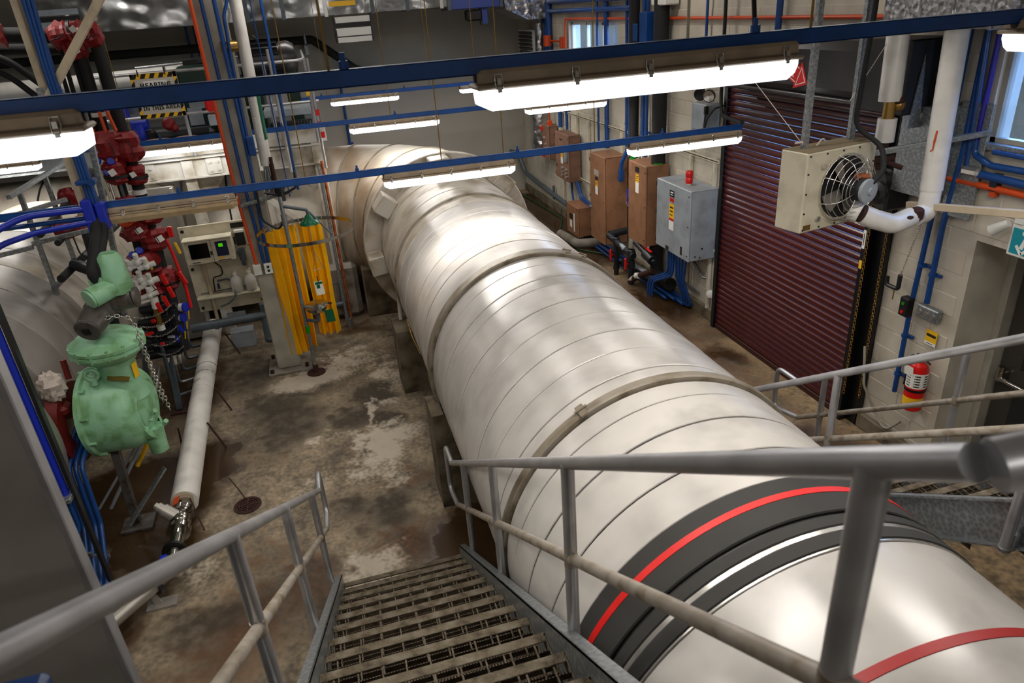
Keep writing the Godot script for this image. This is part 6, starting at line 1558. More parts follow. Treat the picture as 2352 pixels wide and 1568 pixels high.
	for q in [[-2.1, 1.92, 0.05], [-2.02, 1.86, 0.045], [-2.12, 1.72, 0.055], [-2.03, 1.68, 0.05], [-2.18, 1.62, 0.045], [-2.08, 1.52, 0.04], [-2.2, 1.86, 0.04]]:
		var o := V(q[0], q[1], -8.28)
		part("valve_body", mb().cyl(o - V(0.09, 0.02, 0), o + V(0.09, 0.02, 0), q[2] * 0.7, -1, 12).ball(o, V(q[2], q[2], q[2]), 10, 7).cyl(o, o + V(0.01, 0.1, 0.04), q[2] * 0.55, -1, 10), M.white, t6)
	part("meter_tube", mb().cyl(V(-2.06, 1.36, -8.3), V(-2.07, 1.15, -8.3), 0.032, -1, 12), M.brass, t6)
	part("meter_ends", mb().cyl(V(-2.055, 1.35, -8.3), V(-2.05, 1.48, -8.3), 0.045, -1, 12).cyl(V(-2.07, 1.08, -8.3), V(-2.07, 1.15, -8.3), 0.045, -1, 12).cyl(V(-2.3, 1.42, -8.3), V(-2.08, 1.46, -8.3), 0.022, -1, 10), M.white, t6)
	var t7 := thing("dark_manifold", "dark plastic manifold with red handles and chains beside the round blue meters", "manifold", V(-2.05, 0.8, -8.35))
	for q in [[1.32, -2.25, -1.85], [1.16, -2.3, -1.9], [1.0, -2.32, -1.92], [0.86, -2.32, -1.95], [0.74, -2.3, -1.95]]:
		part("header", mb().cyl(V(q[1], q[0], -8.4), V(q[2], q[0] + 0.03, -8.35), 0.052, -1, 14), M.pvc_dark, t7)
	part("riser", mb().cyl(V(-1.92, 0.75, -8.4), V(-1.9, 1.5, -8.4), 0.07, -1, 14).cyl(V(-2.2, 0.7, -8.42), V(-2.2, 1.35, -8.42), 0.05, -1, 14).cyl(V(-2.05, 0.72, -8.45), V(-2.05, 1.3, -8.45), 0.05, -1, 14), M.pvc_dark, t7)
	for q in [[-2.12, 1.21, 0], [-2.22, 1.06, 1], [-2.1, 0.91, 0], [-2.02, 1.36, 2], [-1.88, 1.68, 2], [-1.93, 1.42, 2], [-1.85, 1.52, 2]]:
		part("red_handle", mb().box(V(q[0], q[1], -8.27), V(0.13 if q[2] == 1 else 0.05, 0.04 if q[2] == 1 else (0.05 if q[2] == 0 else 0.14), 0.03), Basis(V(0, 0, 1), 0.2), 0.01), M.bright_red, t7)
	for i in 5:
		part("chain", chain_mesh(hang(V(-2.3 + 0.03 * i, 1.3 - 0.12 * i, -8.24), V(-1.88, 1.38 - 0.13 * i, -8.24), 0.06, 6), 0.03, 0.003), M.silver, t7)
	# four round water meters
	for i in 4:
		var p: Vector3 = [V(-1.79, 1.28, -8.4), V(-1.84, 1.16, -8.4), V(-1.89, 1.04, -8.4), V(-1.95, 0.92, -8.4)][i]
		var w := thing("water_meter", ["topmost of the four round blue-rimmed meters", "second from the top of the four round blue-rimmed meters", "third from the top of the four round blue-rimmed meters", "lowest of the four round blue-rimmed meters"][i], "meter", p, "round meters on the manifold")
		part("body", mb().cyl(p - V(0.09, 0.0, 0.02), p + V(0.01, 0, 0.03), 0.042, 0.05, 18), M.white, w)
		part("blue_rim", mb().lathe([Vector2(0.05, 0), Vector2(0.058, 0.005), Vector2(0.058, 0.028), Vector2(0.045, 0.032), Vector2(0, 0.03)], p + V(0.005, 0, 0.025), V(0.9, 0.05, 0.4), 18), M.bright_blue, w)
		part("tag", mb().box(p + V(0.04, -0.09, 0.06), V(0.012, 0.1, 0.004), Basis(V(0, 0, 1), -0.2)), M.label_yellow, w)
	# small bore pipes to the floor and rack legs
	var t8 := thing("small_bore_pipes", "five small pipes bending from the meters to the white floor pipe", "pipes", V(-2.05, 0.1, -9.2))
	for i in 5:
		var z := -10.0 + 0.37 * i
		part("pipe", mb().tube(bend([V(-2.12, 0.9, z + 0.25), V(-2.18, 0.14, z + 0.1), V(-1.9, 0.14, z)], 0.07), 0.022, 8), M.galvanised if i % 2 else M.pvc_grey, t8)
	for i in 6:
		part("fitting", mb().cyl(V(-2.15, 0.35 + 0.1 * (i % 3), -9.7 + 0.25 * i), V(-2.14, 0.47 + 0.1 * (i % 3), -9.7 + 0.25 * i), 0.04, -1, 8), M.silver, t8)
	var t9 := thing("rack_stand", "slanting dark legs of the pipe rack on the wet floor", "stand", V(-2.3, 0, -8.4))
	part("leg", mb().bar(V(-2.12, 0.85, -8.5), V(-2.14, 0.02, -8.3), 0.07, 0.05, 0.003), M.pvc_grey, t9)
	part("leg", mb().bar(V(-2.35, 0.9, -8.5), V(-2.5, 0.02, -8.3), 0.05, 0.05, 0.003), M.pvc_grey, t9)
	part("tie_bar", mb().bar(V(-2.3, 0.6, -8.4), V(-2.45, 0.1, -7.7), 0.02, 0.03).bar(V(-2.22, 0.6, -8.35), V(-2.38, 0.1, -7.65), 0.02, 0.03), M.galvanised, t9)
	part("foot_plate", mb().span(V(-2.24, 0, -8.4), V(-2.03, 0.015, -8.2)), M.rust, t9)
	solo("sprinkle_valves", mb().tube(bend([V(-1.8, 2.12, -8.5), V(-1.76, 1.9, -8.48), V(-1.72, 1.45, -8.45), V(-1.72, 1.25, -8.42)], 0.2), 0.02, 8).box(V(-1.72, 2.16, -8.46), V(0.06, 0.12, 0.05), Basis.IDENTITY, 0.01).box(V(-1.72, 1.62, -8.42), V(0.05, 0.16, 0.04), Basis(V(0, 0, 1), 0.3), 0.01), M.bright_red, "thin red line with red lever valves along the right of the jackets", "tube")
	solo("yellow_lever", mb().box(V(-1.68, 1.98, -8.4), V(0.03, 0.14, 0.02), Basis(V(0, 0, 1), 0.2), 0.005).box(V(-2.0, 1.88, -8.3), V(0.03, 0.16, 0.02), Basis(V(0, 0, 1), 0.25), 0.005), M.label_yellow, "small yellow lever handles beside the black lagged pipe", "lever")

# ---------------------------------------------------------------- galvanised frame and hangers on the left
func bar_part(parent: Node3D, a: Vector3, b: Vector3, m: Material, called := "channel", w := 0.042) -> void:
	part(called, mb().bar(a, b, w, w, 0.003), m, parent)

func strut_frame() -> void:
	var t := thing("galvanised_frame", "galvanised channel frame over the left vessel carrying black pipes", "frame", V(-2.7, 1.4, -8.0))
	bar_part(t, V(-2.75, 2.93, -7.38), V(-2.75, 2.93, -9.6), M.galvanised, "top_channel")
	bar_part(t, V(-2.75, 2.91, -7.65), V(-2.75, 1.36, -7.65), M.galvanised, "post")
	bar_part(t, V(-2.75, 2.91, -8.44), V(-2.75, 1.6, -8.44), M.galvanised, "post")
	bar_part(t, V(-2.75, 2.45, -7.52), V(-1.98, 2.54, -7.5), M.galvanised, "cross_channel")
	bar_part(t, V(-3.5, 2.33, -7.5), V(-2.75, 2.42, -7.5), M.galvanised, "cross_channel")
	bar_part(t, V(-3.5, 2.62, -7.4), V(-2.55, 2.7, -8.2), M.galvanised, "cross_channel")
	bar_part(t, V(-2.75, 1.95, -7.6), V(-2.3, 2.3, -8.3), M.galvanised, "brace")
	part("black_pipe", mb().tube([V(-2.62, 2.55, -7.4), V(-2.62, 2.72, -9.6)], 0.032, 10), M.foam_black, t)
	part("black_pipe", mb().tube([V(-2.5, 2.45, -7.4), V(-2.5, 2.5, -9.6)], 0.03, 10), M.foam_black, t)
	part("black_pipe", mb().tube([V(-2.58, 2.1, -7.4), V(-2.35, 2.2, -9.4)], 0.04, 10), M.foam_black, t)
	red_wrap(t, V(-2.62, 2.66, -8.5), V(0, 0.1, -1), 0.1, 0.14)
	red_wrap(t, V(-2.45, 2.5, -7.75), V(1, 0.1, 0), 0.09, 0.3)
	red_wrap(t, V(-2.2, 2.56, -7.9), V(1, 0.1, 0), 0.08, 0.24)
	part("black_wire", mb().tube(bend([V(-2.45, 2.45, -7.7), V(-2.44, 2.25, -7.7), V(-2.36, 2.15, -7.7), V(-2.3, 2.05, -7.7)], 0.06), 0.008, 5), M.black, t)
	var u := thing("black_valve_frame", "black cable drops and valve bodies behind the green motor", "valves", V(-2.35, 1.5, -7.6))
	part("body", mb().cyl(V(-2.35, 1.3, -7.7), V(-2.32, 2.45, -7.7), 0.05, -1, 12).tube(bend([V(-2.5, 2.18, -7.6), V(-2.3, 2.1, -7.5), V(-2.1, 2.12, -7.4)], 0.1), 0.06, 10).tube(bend([V(-2.3, 2.1, -7.5), V(-2.15, 1.9, -7.3), V(-2.1, 1.7, -7.2)], 0.1), 0.04, 10), M.pvc_dark, u)
	part("orange_sleeve", mb().cyl(V(-2.33, 1.72, -7.6), V(-2.32, 1.95, -7.6), 0.045, -1, 12), M.orange, u)
	# beige hanger with sway brace
	var h := thing("beige_hanger", "beige painted channel hanger with a slanting brace at the upper left", "hanger", V(-1.93, 2.9, -6.56))
	part("post", mb().span(V(-1.955, 2.94, -6.6), V(-1.905, 6.0, -6.52), 0.003).span(V(-1.895, 2.94, -6.6), V(-1.86, 6.0, -6.57), 0.003), M.beige_steel, h)
	part("brace", mb().bar(V(-1.9, 3.8, -6.5), V(-1.22, 4.6, -6.5), 0.045, 0.06, 0.003), M.beige_steel, h)
	part("brace_bracket", mb().box(V(-1.92, 3.82, -6.5), V(0.1, 0.1, 0.01)), M.galvanised, h)
	part("lower_channel", mb().bar(V(-1.88, 2.2, -6.7), V(-1.75, 3.55, -6.7), 0.045, 0.045, 0.003), M.galvanised, h)
	# blue conduit bundle
	var b := thing("blue_conduit_bundle", "bundle of six blue conduits beside the beige hanger at the upper left", "conduits", V(-1.8, 2.9, -6.45))
	for i in 6:
		var x := -1.87 + 0.024 * (i % 3) + 0.01
		var z := -6.5 + 0.035 * (i / 3)
		part("conduit", mb().tube(bend([V(x + 0.02 * i, 6.0, z), V(x, 4.0, z), V(x + 0.01, 2.95, z)], 0.4), 0.016, 8), M.blue_conduit, b)
	for y in [3.78, 3.12]:
		part("clamp", mb().span(V(-1.9, y, -6.53), V(-1.76, y + 0.035, -6.42), 0.006).cyl(V(-1.77, y + 0.02, -6.42), V(-1.77, y + 0.02, -6.38), 0.03, -1, 10), M.blue_conduit, b)
	part("junction_box", mb().span(V(-1.91, 2.72, -6.53), V(-1.83, 3.0, -6.4), 0.01).span(V(-1.82, 2.74, -6.53), V(-1.75, 2.96, -6.42), 0.01), M.bright_blue, b)
	var l := thing("level_blue_conduits", "blue conduits bending away left along the second strut", "conduits", V(-2.4, 2.88, -6.45))
	part("conduit", mb().tube(bend([V(-1.9, 2.93, -6.42), V(-2.35, 2.93, -6.42), V(-2.62, 2.84, -6.1), V(-2.9, 2.75, -5.7)], 0.25), 0.026, 10), M.bright_blue, l)
	part("conduit", mb().tube(bend([V(-1.86, 2.82, -6.42), V(-2.3, 2.79, -6.42), V(-2.55, 2.75, -6.3), V(-2.7, 2.55, -5.9)], 0.2), 0.024, 10), M.bright_blue, l)
	part("conduit", mb().tube([V(-1.9, 2.85, -6.46), V(-3.2, 2.84, -6.46)], 0.02, 10), M.blue_conduit, l)

# ---------------------------------------------------------------- analyser board
func analyzer() -> void:
	var t := thing("analyser_board", "cream analyser board with a controller, screen window and two jugs", "control panel", V(-1.46, 0.6, -9.95))
	var z := -9.95
	part("back_board", mb().span(V(-1.93, 0.62, z - 0.03), V(-1.02, 1.84, z), 0.006), M.cream, t)
	part("ledge", mb().span(V(-1.9, 0.84, z), V(-1.02, 0.87, z + 0.16), 0.006).span(V(-1.9, 0.72, z), V(-1.02, 0.87, z + 0.012)), M.cream, t)
	var bolts := mb()
	for q in [[-1.88, 1.78], [-1.08, 1.78], [-1.88, 0.68], [-1.08, 0.68], [-1.88, 1.25]]:
		bolts.cyl(V(q[0], q[1], z), V(q[0], q[1], z + 0.02), 0.022, -1, 10)
	part("bolts", bolts, M.dark_panel, t)
	var c := part("controller_case", mb().span(V(-1.88, 1.36, z), V(-1.27, 1.68, z + 0.2), 0.012).span(V(-1.89, 1.68, z), V(-1.27, 1.7, z + 0.23), 0.004), M.cream, t)
	part("window_pane", mb().span(V(-1.82, 1.44, z + 0.2), V(-1.58, 1.64, z + 0.206)), M.black_gloss, c)
	part("door_line", mb().span(V(-1.545, 1.36, z + 0.2), V(-1.54, 1.68, z + 0.203)), M.dark_panel, c)
	part("latch", mb().span(V(-1.568, 1.47, z + 0.2), V(-1.55, 1.52, z + 0.212)), M.black, c)
	part("keypad", mb().span(V(-1.49, 1.44, z + 0.2), V(-1.34, 1.64, z + 0.206)), mat("keypad_blue", Color(0.05, 0.1, 0.24), 0.4), c)
	part("screen", mb().span(V(-1.45, 1.565, z + 0.206), V(-1.395, 1.61, z + 0.209)), M.green_screen, c)
	part("yellow_label", mb().span(V(-1.48, 1.4, z + 0.2), V(-1.41, 1.425, z + 0.204)), M.label_yellow, c)
	part("name_strip", mb().span(V(-1.49, 1.375, z + 0.2), V(-1.33, 1.385, z + 0.203)).span(V(-1.82, 1.385, z + 0.2), V(-1.72, 1.395, z + 0.203)), mat("strip_blue", Color(0.08, 0.09, 0.25), 0.5), c)
	part("glands", mb().cyl(V(-1.5, 1.34, z + 0.08), V(-1.5, 1.36, z + 0.08), 0.03).cyl(V(-1.42, 1.34, z + 0.08), V(-1.42, 1.36, z + 0.08), 0.03).cyl(V(-1.34, 1.34, z + 0.08), V(-1.34, 1.36, z + 0.08), 0.03), M.dark_panel, c)
	var o := part("outlet", mb().span(V(-1.24, 1.5, z), V(-1.12, 1.68, z + 0.05), 0.008), M.black, t)
	part("outlet_cap", mb().span(V(-1.24, 1.68, z), V(-1.12, 1.72, z + 0.06), 0.006), M.label_white, o)
	part("name_plate", mb().span(V(-1.27, 1.74, z), V(-1.1, 1.81, z + 0.006)), M.black, t)
	part("sensor", mb().cyl(V(-1.2, 1.3, z + 0.05), V(-1.2, 1.46, z + 0.05), 0.045, -1, 16).cyl(V(-1.2, 1.22, z + 0.05), V(-1.2, 1.3, z + 0.05), 0.03, -1, 14).cyl(V(-1.2, 1.42, z + 0.04), V(-1.24, 1.42, z + 0.1), 0.03, -1, 12), M.pvc_grey, t)
	part("side_tag", mb().span(V(-1.27, 1.52, z), V(-1.25, 1.62, z + 0.01)), M.dark_panel, t)
	part("drain_tube", mb().tube(bend([V(-1.72, 1.36, z + 0.05), V(-1.72, 0.8, z + 0.05), V(-1.72, 0.45, z + 0.1)], 0.1), 0.024, 10), M.beige_steel, t)
	part("cable", mb().tube(bend([V(-1.6, 1.36, z + 0.08), V(-1.5, 1.26, z + 0.1), V(-1.5, 1.14, z + 0.1), V(-1.64, 1.12, z + 0.08), V(-1.66, 0.92, z + 0.06)], 0.06), 0.009, 6), M.black, t)
	part("hose_loop", mb().tube(bend([V(-1.6, 1.05, z + 0.05), V(-1.42, 1.07, z + 0.06), V(-1.38, 0.86, z + 0.18), V(-1.5, 0.76, z + 0.2), V(-1.62, 0.72, z + 0.16)], 0.12, 8), 0.014, 8).tube([V(-1.85, 0.9, z + 0.05), V(-1.1, 0.93, z + 0.05)], 0.009, 6), M.pvc_grey, t)
	part("blue_tap", mb().box(V(-1.6, 0.98, z + 0.06), V(0.03, 0.08, 0.02), Basis.IDENTITY, 0.005), mat("tap_blue", Color(0.1, 0.16, 0.35), 0.4), t)
	for i in 2:
		var x: float = [-1.36, -1.17][i]
		var j := thing("reagent_jug", ["left clear reagent jug on the analyser ledge", "right clear reagent jug with a pump on the analyser ledge"][i], "jug", V(x, 0.87, z + 0.09), "clear jugs on the analyser ledge")
		part("jug", mb().lathe([Vector2(0, 0), Vector2(0.07, 0), Vector2(0.078, 0.015), Vector2(0.078, 0.15), Vector2(0.065, 0.2), Vector2(0.03, 0.235), Vector2(0.025, 0.25)], V(x, 0.872, z + 0.09), Vector3.UP, 20), M.clear_plastic, j)
		part("liquid", mb().cyl(V(x, 0.876, z + 0.09), V(x, 1.0, z + 0.09), 0.072, -1, 18), M.liquid, j)
		part("cap", mb().cyl(V(x, 1.12, z + 0.09), V(x, 1.15, z + 0.09), 0.03, -1, 12).tube([V(x, 1.15, z + 0.09), V(x, 1.17, z + 0.09), V(x + 0.03, 1.18, z + 0.11)], 0.008, 6), M.label_white, j)
		part("label", mb().lathe([Vector2(0.0785, 0.0), Vector2(0.0785, 0.07)], V(x, 0.91, z + 0.09), Vector3.UP, 10, PI * 0.9, PI * 2.0), M.liquid, j)
	solo("tall_brown_plate", mb().span(V(-1.06, 1.05, -9.9), V(-1.0, 1.5, -9.86)).box(V(-1.05, 1.53, -9.84), V(0.1, 0.03, 0.1), Basis.IDENTITY, 0.01), M.brown_box, "narrow brown plate with a white cap at the analyser board's right edge", "plate")
	var p := thing("grey_drain_pipe", "dark grey plastic drain pipe running level under the analyser board", "pipe", V(-1.5, 0.45, -9.7))
	part("run", mb().cyl(V(-2.05, 0.5, -9.7), V(-0.98, 0.52, -9.7), 0.062, -1, 18), M.pvc_grey, p)
	part("tee", mb().cyl(V(-1.12, 0.52, -9.7), V(-1.0, 0.52, -9.7), 0.075, -1, 18).cyl(V(-1.07, 0.2, -9.6), V(-1.07, 0.52, -9.7), 0.068, -1, 18).cyl(V(-1.07, 0.52, -9.7), V(-1.07, 0.7, -9.7), 0.05, -1, 14).cyl(V(-1.75, 0.5, -9.7), V(-1.7, 0.5, -9.7), 0.07, -1, 18), M.pvc_grey, p)
	part("drop", mb().ball(V(-1.07, 0.2, -9.6), V(0.075, 0.06, 0.075), 14, 8), M.pvc_grey, p)
	solo("white_floor_box", mb().span(V(-1.62, 0.0, -10.1), V(-1.3, 0.26, -9.9), 0.01).span(V(-1.6, 0.4, -9.95), V(-1.35, 0.55, -9.93)), M.grey_box, "pale box on the floor behind the grey drain pipe", "box")

# ---------------------------------------------------------------- column, eyewash and curtain
func eyewash() -> void:
	var t := thing("building_column", "beige steel column with conduits on its face left of the yellow curtain", "column", V(-0.82, 0, -9.05))
	part("flange", mb().span(V(-0.97, 0.03, -8.96), V(-0.68, 6.0, -8.93), 0.003), M.grey_steel, t)
	part("flange", mb().span(V(-0.97, 0.03, -9.24), V(-0.68, 6.0, -9.21), 0.003), M.grey_steel, t)
	part("web", mb().span(V(-0.835, 0.03, -9.22), V(-0.815, 6.0, -8.95)), M.grey_steel, t)
	part("lower_casing", mb().span(V(-0.975, 0.03, -9.25), V(-0.675, 1.42, -8.9), 0.012), M.grey_steel, t)
	part("base_plate", mb().span(V(-1.1, 0, -9.35), V(-0.54, 0.03, -8.76), 0.004), M.plinth, t)
	part("anchor_bolts", mb().cyl(V(-1.05, 0.03, -8.82), V(-1.05, 0.07, -8.82), 0.028, -1, 6).cyl(V(-0.6, 0.03, -8.85), V(-0.6, 0.08, -8.85), 0.026, -1, 6).cyl(V(-1.05, 0.03, -9.28), V(-1.05, 0.08, -9.28), 0.026, -1, 6), M.rust, t)
	for y in [3.55, 2.28]:
		part("clamp_channel", mb().span(V(-1.05, y, -8.93), V(-0.62, y + 0.042, -8.89), 0.003), M.galvanised, t)
	solo("column_orange_conduit", mb().tube(bend([V(-0.99, 6.0, -8.87), V(-0.98, 2.4, -8.87), V(-0.94, 1.5, -8.87)], 0.2), 0.021, 10), M.orange, "orange conduit running down the column's left edge", "conduit")
	var cc := thing("column_blue_conduits", "two blue conduits running down the column's face", "conduits", V(-0.8, 1.5, -8.88))
	part("conduit", mb().tube(bend([V(-0.88, 6.0, -8.88), V(-0.87, 2.5, -8.88), V(-0.86, 2.2, -8.88), V(-0.85, 1.5, -8.88)], 0.1), 0.02, 10), M.blue_conduit, cc)
	part("conduit", mb().tube(bend([V(-0.74, 6.0, -8.86), V(-0.75, 2.8, -8.86), V(-0.79, 1.5, -8.88)], 0.2), 0.024, 10), M.blue_conduit, cc)
	part("conduit", mb().tube(bend([V(-0.55, 4.6, -8.9), V(-0.68, 4.3, -8.86), V(-0.7, 3.9, -8.86), V(-0.72, 2.9, -8.86)], 0.15), 0.018, 10), M.blue_conduit, cc)
	part("elbow_box", mb().span(V(-0.73, 2.83, -8.86), V(-0.65, 3.05, -8.78), 0.012), M.blue_conduit, cc)
	for i in 2:
		var x: float = [-0.99, -0.86][i]
		var w := thing("switch_box", ["white blank cover box at the foot of the orange conduit", "pale outlet box at the foot of the blue conduit"][i], "switch box", V(x + 0.05, 1.4, -8.87))
		part("box", mb().span(V(x, 1.38, -8.9), V(x + 0.1, 1.52, -8.84), 0.006), M.grey_steel, w)
		part("cover", mb().span(V(x + 0.004, 1.384, -8.84), V(x + 0.096, 1.516, -8.832), 0.003), M.white if i == 0 else M.label_white, w)
		if i == 1:
			part("outlets", mb().span(V(x + 0.035, 1.46, -8.832), V(x + 0.065, 1.49, -8.829)).span(V(x + 0.035, 1.41, -8.832), V(x + 0.065, 1.44, -8.829)), M.dark_panel, w)
	# tempered water riser
	var r := thing("tempered_water_pipe", "white riser pipe with a green flow label right of the column", "pipe", V(-0.55, 2.4, -8.95))
	part("riser", mb().cyl(V(-0.575, 2.68, -8.95), V(-0.5, 6.0, -8.95), 0.066, -1, 22), M.white_pipe, r)
	part("side_valve", mb().cyl(V(-0.62, 4.0, -8.95), V(-0.78, 4.0, -8.9), 0.06, -1, 14), M.brass, r)
	part("lower_fittings", mb().cyl(V(-0.575, 2.3, -8.95), V(-0.575, 2.7, -8.95), 0.025, -1, 12).cyl(V(-0.64, 2.3, -8.93), V(-0.6, 2.68, -8.93), 0.016, -1, 10).cyl(V(-0.575, 2.5, -8.95), V(-0.575, 2.56, -8.95), 0.04, -1, 8), M.galvanised, r)
	part("green_label", mb().lathe([Vector2(0.0675, 0), Vector2(0.0675, 0.56)], V(-0.565, 2.98, -8.95), V(0.02, 1, 0), 12, PI * 1.16, PI * 1.75), M.leaf_green if false else M.safety_green, r)
	letters("TEMPERED WATER", 0.058, V(-0.567 - 0.012, 3.3, -8.8815), V(-0.02, -1, 0), V(1, 0, 0.15).normalized(), M.label_white, r, false, 0.001)
	part("arrow", mb().prism(PackedVector2Array([Vector2(-0.01, 0.0), Vector2(0.01, 0.0), Vector2(0.01, -0.04), Vector2(0.025, -0.04), Vector2(0.0, -0.075), Vector2(-0.025, -0.04), Vector2(-0.01, -0.04)]), V(-0.572, 3.075, -8.8815), V(1, 0, 0), V(0, 1, 0), V(0, 0, 0.001)), M.label_white, r)
	solo("dark_wall_valve", mb().cyl(V(-0.52, 2.35, -8.9), V(-0.52, 2.7, -8.9), 0.03, -1, 10).cyl(V(-0.52, 2.62, -8.88), V(-0.51, 2.78, -8.88), 0.02), M.rust, "rusty valve with red handle below the white riser", "valve")
	solo("grey_bucket_rail", mb().bar(V(-0.97, 2.26, -8.86), V(-0.35, 2.36, -8.86), 0.04, 0.04, 0.003), M.galvanised, "short galvanised channel on the column below the white riser", "channel")
	solo("thin_drops", mb().tube([V(-0.28, 6.0, -9.2), V(-0.28, 2.3, -9.2)], 0.018, 8).tube([V(-0.4, 6.0, -9.3), V(-0.4, 2.2, -9.3)], 0.008, 6), M.blue_conduit, "thin blue conduit dropping right of the white riser", "conduit")
	# eyewash
	var e := thing("eyewash_station", "safety shower and eyewash with a green shower head and steel bowl", "eyewash", V(-0.49, 0, -8.66))
	var px := -0.49
	var pz := -8.66
	part("floor_flange", mb().lathe([Vector2(0, 0), Vector2(0.12, 0), Vector2(0.12, 0.012), Vector2(0.04, 0.025), Vector2(0.035, 0.12), Vector2(0, 0.12)], V(px, 0, pz), Vector3.UP, 24), M.rust, e)
	part("stand_pipe", mb().cyl(V(px, 0.1, pz), V(px, 2.35, pz), 0.024, -1, 14).cyl(V(px, 2.0, pz), V(px, 2.14, pz), 0.035, -1, 12), M.galvanised, e)
	part("shower_arm", mb().tube(bend([V(px, 2.24, pz), V(px + 0.28, 2.16, pz + 0.02), V(px + 0.28, 2.1, pz + 0.02)], 0.03), 0.02, 10), M.pvc_grey, e)
	part("shower_head", mb().lathe([Vector2(0.12, 0), Vector2(0.115, 0.012), Vector2(0.1, 0.035), Vector2(0.06, 0.06), Vector2(0.04, 0.1), Vector2(0.02, 0.12), Vector2(0, 0.12)], V(px + 0.28, 1.99, pz + 0.02), Vector3.UP, 28), M.safety_green, e)
	part("pull_rod", mb().tube([V(px + 0.27, 2.0, pz + 0.1), V(px + 0.27, 1.65, pz + 0.1), V(px + 0.22, 1.42, pz + 0.1), V(px + 0.34, 1.45, pz + 0.1), V(px + 0.27, 1.65, pz + 0.1)], 0.004, 5), M.silver, e)
	part("pull_arm", mb().tube([V(px + 0.3, 2.13, pz), V(px + 0.52, 1.83, pz + 0.05)], 0.012, 8), M.pvc_grey, e)
	part("bowl", mb().lathe([Vector2(0.02, -0.1), Vector2(0.08, -0.085), Vector2(0.125, -0.045), Vector2(0.14, 0.0), Vector2(0.145, 0.004), Vector2(0.135, 0.006), Vector2(0.08, 0.03), Vector2(0.0, 0.04)], V(px + 0.17, 0.98, pz + 0.12), V(-0.05, 1, 0.12), 30), M.polished, e)
	part("bowl_pipe", mb().tube(bend([V(px + 0.17, 0.9, pz + 0.12), V(px + 0.17, 0.76, pz + 0.12), V(px, 0.76, pz), V(px, 0.8, pz)], 0.06), 0.022, 10), M.pvc_grey, e)
	part("green_flag", mb().box(V(px + 0.31, 0.82, pz + 0.14), V(0.11, 0.17, 0.008), Basis(V(0, 0, 1), 0.06), 0.003), M.safety_green, e)
	part("green_sleeve", mb().cyl(V(px, 0.58, pz), V(px, 0.68, pz), 0.028, -1, 12), M.leaf_green, e)
	part("push_flag_arm", mb().bar(V(px + 0.2, 1.0, pz + 0.1), V(px + 0.36, 0.97, pz + 0.1), 0.012, 0.02).bar(V(px + 0.34, 0.98, pz + 0.1), V(px + 0.33, 0.86, pz + 0.13), 0.01, 0.01), M.dark_panel, e)
	part("tag", mb().box(V(px + 0.25, 1.2, pz + 0.12), V(0.1, 0.18, 0.003), Basis(V(0, 0, 1), 0.06)), M.label_white, e)
	part("tag_print", mb().box(V(px + 0.25, 1.265, pz + 0.1225), V(0.09, 0.03, 0.003), Basis(V(0, 0, 1), 0.06)).box(V(px + 0.24, 1.22, pz + 0.1225), V(0.04, 0.05, 0.003), Basis(V(0, 0, 1), 0.06)), M.safety_green, e)
	part("tag_tie", mb().tube([V(px + 0.25, 1.28, pz + 0.12), V(px + 0.245, 1.36, pz + 0.12)], 0.006, 5), M.black, e)
	part("mixing_valve", mb().cyl(V(px + 0.02, 2.42, pz - 0.1), V(px + 0.02, 2.5, pz - 0.1), 0.06, -1, 16).tube(bend([V(px - 0.16, 2.4, pz - 0.1), V(px + 0.02, 2.34, pz - 0.1), V(px + 0.2, 2.42, pz - 0.1), V(px + 0.22, 2.6, pz - 0.1)], 0.04), 0.016, 8).cyl(V(px + 0.02, 2.28, pz - 0.1), V(px + 0.02, 2.42, pz - 0.1), 0.045, -1, 12), M.pvc_dark, e)
	part("black_hose", mb().tube(bend([V(px - 0.24, 2.5, pz), V(px - 0.25, 2.1, pz), V(px - 0.08, 1.95, pz), V(px, 2.1, pz)], 0.16, 8), 0.014, 8), M.black, e)
	# ring and curtain
	var rc := V(-0.27, 1.93, -8.56)
	var rr := 0.575
	var g := thing("curtain_ring", "flat steel hoop round the safety shower from which the curtain hangs", "rail", V(-0.27, 1.9, -8.56))
	part("hoop", mb().lathe([Vector2(rr, -0.02), Vector2(rr, 0.02), Vector2(rr - 0.004, 0.02), Vector2(rr - 0.004, -0.02), Vector2(rr, -0.02)], rc, Vector3.UP, 64), M.polished, g)
	var cu := thing("shower_curtain", "bright yellow shower curtain gathered at the back of the steel hoop", "curtain", V(-0.45, 0.15, -9.0))
	for k in 2:
		var m := mb()
		var a0: float = [150.0, 101.0][k]
		var a1: float = [103.0, 70.0][k]
		var n := 60
		var rows := 20
		var grid: Array = []
		for i in rows + 1:
			var line: Array = []
			var v := float(i) / rows
			for j in n + 1:
				var s := float(j) / n
				var ang := deg_to_rad(lerpf(a0, a1, s))
				var fold := sin(s * TAU * (4.0 if k == 0 else 3.0) + k) * (0.03 + 0.035 * v) + sin(s * 21.0 + v * 2.0 + k * 2.0) * 0.016 + 0.02 * sin(v * 9.0 + s * 5.0) * v
				var r2 := rr - 0.02 + fold
				var y := lerpf(1.9 + (-0.012 * absf(sin(s * 22.0)) if i == 0 else 0.0), 0.2 if k == 0 else 0.34, v)
				var squeeze := 1.0 - 0.14 * v
				var mid := deg_to_rad((a0 + a1) * 0.5)
				ang = mid + (ang - mid) * squeeze
				line.append(rc + V(cos(ang) * r2, y - 1.93, -sin(ang) * r2))
			grid.append(line)
